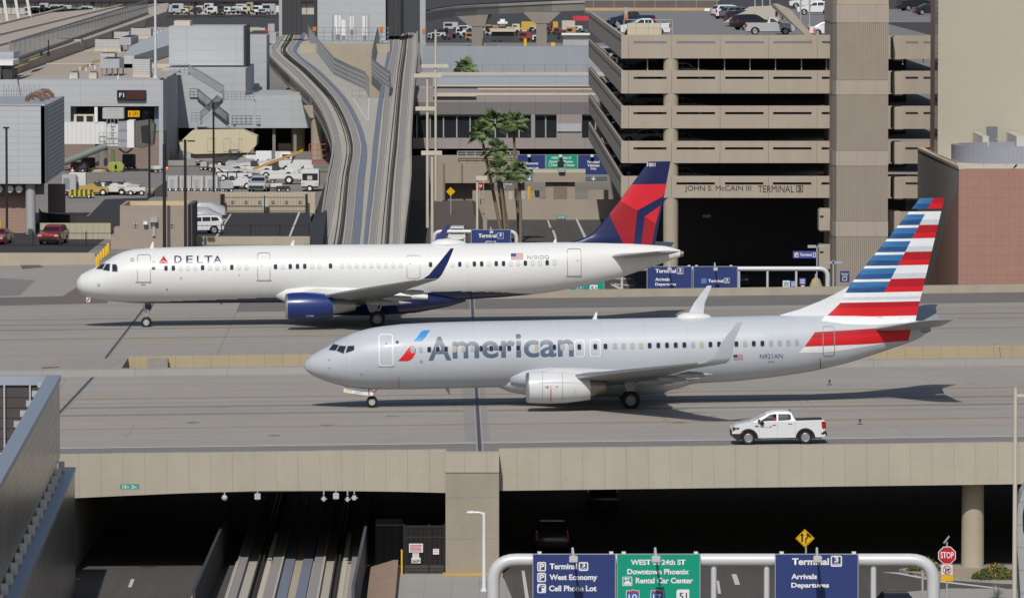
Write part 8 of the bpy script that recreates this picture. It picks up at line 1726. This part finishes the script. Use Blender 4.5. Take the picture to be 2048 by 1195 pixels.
tag(rd.loft(rings).build('round_parapet', mat('round_grey', (.27, .28, .33), .6, noise=(.5, .04), lines=((0, .4, .03, .2),)), smooth=30), 'curved grey parapet of a round roof tank on the brick block', 'parapet')
bd_ = thing('bird', 'black bird perched on the edge of the brick block roof', 'bird', tuple(D(2030, 338, 560.3))); q = bd_.location.copy()
MB().tube([(-.16, 0, .08), (-.05, 0, .16), (.06, 0, .28), (.12, 0, .36), (.16, 0, .42), (.22, 0, .41)], [.02, .07, .10, .075, .06, .01], 10).build('body', BLACK, bd_, smooth=60); MB().prism([(-.36, -.04, .0), (-.34, .04, .0), (-.1, .06, .14), (-.1, -.06, .14)], (0, 0, .02)).build('tail', BLACK, bd_); MB().bar((0, 0, 0), (.02, 0, .18), .015).build('leg', DARKGREY, bd_)
# ------------------------------------------------ distant concourse and parked equipment
dc = thing('distant_concourse', 'long pale distant concourse with dark bays along the top edge', 'building', (D(280, 30, 1965).x, 1965, 0))
s = MB(); pbox(s, -80, 4, 700, 30, 1975, 20); s.build('wall', mat('pale_bays', (.50, .46, .39), .9, noise=(.05, .2), lines=((0, 2.7, .35, .5), (0, 17, 1.5, .6))), dc, world=True); s = MB(); pbox(s, -80, -30, 700, 4, 1973, 20); s.build('dark_fascia', mat('plum_band', (.05, .035, .05), .8), dc, world=True)
for x0, x1 in ((297, 317), (418, 448), (480, 498), (515, 530)): s = MB(); pbox(s, x0, 3, x1, 20, 1972, 2); s.build('dark_bay', BLACK, dc, world=True)
r = random.Random(3); cols = [GW, GW, WHITE, BEI, MATS['unit_grey'], GDK, MATS['pale_cabinet'], PIERG]; adj = ['white', 'off white', 'bright white', 'beige', 'pale grey', 'dark', 'blue grey', 'tan']
DIST = []
def distant(x, y, Y, w, h, m, ad, where, gp):
    q = D(x, y, Y); t = thing('service_vehicle', ad + ' service vehicle ' + where, 'vehicle', (q.x, Y, q.z), 0, gp); MB().box(-w/2, w/2, 0, 3.5, .35, h).build('body', m, t, bevel=.12); MB().box(-w*.42, w*.1, -.05, 0, h*.55, h*.85).build('window', GLASS, t)
    for sx in (-.3, .3): MB().lathe([(-.15, .42), (.15, .42)], (sx * w, .1, .42), 'y', 10).build('wheel', RUBBER, t)
for k in range(34):
    x = 294 + k * 7.6 + r.uniform(-2, 2); j = r.randrange(8); distant(x, 30 + r.uniform(-6, 1), 1945 - r.uniform(0, 40), r.uniform(2.0, 4.6), r.uniform(1.6, 3.4), cols[j], adj[j], 'parked in the far row before the distant concourse', 'far row of service vehicles')
for k in range(15):
    x = 62 + k * 8.6; j = r.choice((0, 4, 6, 6, 4)); distant(x, 32 - k * .25 + r.uniform(-3, 0), 1930, r.uniform(2.6, 4.8), r.uniform(1.8, 3.6), cols[j], adj[j], 'in the far row beyond the upper roof', 'far row beyond the upper roof')
for k in range(34):
    x = 866 + k * 9.2 + r.uniform(-4, 4); j = r.randrange(8); cc = [GW, mat('dull_red', (.22, .045, .035), .6), GW, BEI, MATS['unit_grey'], GDK, MATS['pale_cabinet'], mat('dull_orange', (.38, .22, .09), .6)][j]; distant(x, 84 + r.uniform(-26, 3), 1350 + r.uniform(0, 120), r.uniform(1.5, 3.6), r.uniform(1.2, 2.3), cc, ['white', 'red', 'off white', 'beige', 'pale grey', 'dark', 'blue grey', 'orange'][j], 'in the yard below the curved viaduct', 'yard vehicles below the viaduct')
for x0, y0, x1, y1, Y, m, nm, lab in ((983, 64, 1028, 81, 1330, GDK, 'open_shed', 'dark open shed in the yard between the viaduct piers'), (980, 58, 1030, 64, 1329, CREAM, 'shed_roof_sheet', 'pale flat roof over the dark yard shed'), (1043, 44, 1116, 60, 1420, MATS['tractor_amber'], 'yellow_container', 'long yellow container behind the second viaduct pier'), (1126, 68, 1178, 92, 1300, GREYM, 'grey_hut', 'grey yard hut under a white roof'), (1123, 67, 1180, 71, 1299, WHITE, 'white_canopy', 'thin white canopy over the grey yard hut'), (1124, 42, 1150, 60, 1400, CREAM, 'cream_block', 'cream block building behind the yard hut'), (1146, 33, 1180, 42, 1380, mat('canopy_red', (.55, .03, .06), .6), 'red_canopy', 'bright red canopy near the car park corner'), (1048, 78, 1053, 94, 1290, YEL, 'yellow_post', 'yellow post in front of the second viaduct pier'), (1102, 86, 1110, 95, 1290, YEL, 'yellow_drum', 'yellow drum next to the grey yard hut'), (995, 39, 1015, 53, 1450, WHITE, 'white_tank', 'rounded white tank beyond the yard shed')):
    s = MB(); pbox(s, x0, y0, x1, y1, Y, 6); tag(s.build(nm, m, bevel=.6 if nm == 'white_tank' else .05), lab, nm.split('_')[-1])
structure(MB().box(-5, 60, 1265, 1330, 0, .01).build('yard_soil', mat('yard_soil', (.22, .17, .13), .95, noise=(.1, .2))))
# ================================================================= white pickup with its driver on the near service road
p = TX @ TL(1556, 885.5); pk = vehicle('white crew cab pickup driving along the taxiway edge with its driver in red', 'pickup', PW, tuple(p), 0, 'pickup truck', open_cab=True, rot=(0, -TILT, HEAD))
def pz_(x, y): return ((x - 985) * .00334, (740 - y) * .00334)
S_ = STY['pickup']; ys = -S_['W'] / 2
def dec(pts, m, nm, off=.006): MB().prism([(pz_(*q)[0], ys - off, pz_(*q)[1]) for q in pts], (0, .004, 0)).build(nm, m, pk)
for wx in S_['wx']:
    rr = S_['wr']; MB().loft([[(wx + (rr + a) * math.cos(t), y, rr - .02 + (rr + a) * math.sin(t)) for a, y in ((.06, ys - .015), (.17, ys - .015), (.17, ys + .03), (.06, ys + .03))] for t in [R(-8 + 196 * k / 16) for k in range(17)]]).build('wheel_arch', TRIM, pk, smooth=40)
dec([(185, 548), (350, 548), (345, 600), (320, 665), (270, 660), (200, 590)], TRIM, 'front_bumper', .02); dec([(205, 430), (250, 440), (325, 447), (300, 478), (225, 490), (205, 520)], BLACK, 'headlamp_surround', .008); dec([(245, 452), (285, 455), (275, 472), (245, 472)], HEADL, 'headlight', .014)
dec([(1705, 362), (1755, 358), (1760, 470), (1750, 490), (1712, 468)], TAILR, 'tail_light', .01); dec([(1690, 560), (1785, 500), (1785, 560), (1730, 580)], TRIM, 'rear_bumper', .02)
for x0, y in ((875, 408), (1145, 390)): dec([(x0, y), (x0 + 65, y - 6), (x0 + 65, y + 4), (x0, y + 12)], TRIM, 'door_handle', .02)
dec([(572, 412), (640, 415), (642, 440), (600, 440)], TRIM, 'side_vent'); dec([(340, 520), (375, 512), (385, 525), (345, 545)], mat('amber_lamp', (.55, .06, .02), .4), 'side_lamp', .02)
for x in (652, 962, 1258): dec([(x, 350), (x + 4, 350), (x + 4, 615), (x, 615)], SEAM, 'door_gap', .003)
dec([(830, 430), (862, 425), (850, 455), (836, 452)], RED, 'door_emblem'); a, b = pz_(725, 452), pz_(828, 437); bm_obj(fit(text_bm('American', .01), a[0], a[1], b[0], b[1]), 'door_lettering', AATITLE, pk, lambda u, v: (u, ys - .008, v))
MB().tube([(pz_(690, 365)[0], ys + .05, pz_(690, 365)[1]), (pz_(700, 370)[0], ys - .16, pz_(700, 372)[1])], [.06, .12], 10).build('mirror', BLACK, pk, smooth=50)
for z in (290,): MB().bar((pz_(1290, 300)[0], ys + .12, pz_(1290, 300)[1] + .03), (pz_(1730, 285)[0], ys + .12, pz_(1730, 285)[1] + .03), .05).build('bed_rail', RIM, pk)
MB().tube([(pz_(1175, 172)[0], 0, 1.84), (pz_(1200, 150)[0], 0, 1.93)], [.05, .015], 6).build('antenna', TRIM, pk)
# driver
SKIN, SHIRT, HAIR = mat('skin', (.40, .20, .13), .6), mat('red_shirt', (.50, .03, .05), .8), mat('dark_hair', (.02, .015, .012), .7)
dv = thing('person', 'driver in a red shirt with one arm along the open pickup window', 'person', tuple(p)); dv.rotation_euler = (0, -TILT, HEAD)
hx = pz_(915, 260)[0]; hy = -.42
MB().loft([[(hx + .05 + w * math.cos(t), hy + .19 * w / .17 * math.sin(t), z) for t in [k * math.pi / 8 for k in range(16)]] for z, w in ((.75, .16), (1.0, .17), (1.2, .18), (1.33, .17), (1.39, .10), (1.42, .065), (1.47, .06))]).build('body', SHIRT, dv, smooth=60)
MB().loft([[(hx + ox + w * math.cos(t), hy + w * .82 * math.sin(t), z) for t in [k * math.pi / 8 for k in range(16)]] for z, w, ox in ((1.45, .05, 0), (1.48, .085, -.015), (1.53, .10, -.01), (1.59, .105, 0), (1.65, .09, .01), (1.68, .04, .01))]).build('head', SKIN, dv, smooth=60)
MB().loft([[(hx + .02 + w * math.cos(t), hy + w * .86 * math.sin(t), z) for t in [k * math.pi / 8 for k in range(16)]] for z, w in ((1.57, .108), (1.62, .110), (1.67, .095), (1.70, .04))]).build('hair', HAIR, dv, smooth=60)
MB().prism([(hx - .115, hy - .015, 1.545), (hx - .14, hy, 1.555), (hx - .11, hy, 1.60)], (0, .03, 0)).build('nose', SKIN, dv)
sh = Vector((hx + .02, hy - .2, 1.33)); MB().tube([sh, sh + Vector((-.06, -.05, -.16)), sh + Vector((-.12, -.06, -.24))], [.075, .065, .055], 10).build('sleeve', SHIRT, dv, smooth=60)
el = sh + Vector((-.12, -.06, -.24)); MB().tube([el, el + Vector((-.18, .0, .015)), el + Vector((-.38, .03, .04))], [.05, .042, .032], 10).tube([el + Vector((-.38, .03, .04)), el + Vector((-.44, .03, .045)), el + Vector((-.47, .03, .03))], [.032, .042, .03], 8).build('forearm', SKIN, dv, smooth=60)
for k in range(4): MB().tube([el + Vector((-.46, .0 + .022*k, .05)), el + Vector((-.50, .0 + .022*k, .055)), el + Vector((-.525, .0 + .022*k, .03))], [.011, .010, .007], 6).build('finger', SKIN, dv)
MB().tube([(hx - .55 + .02*math.cos(t), hy + .19*math.cos(t), 1.16 + .17*math.sin(t)) for t in [k*math.pi/8 for k in range(17)]], .016, 6).build('steering_wheel', BLACK, pk)
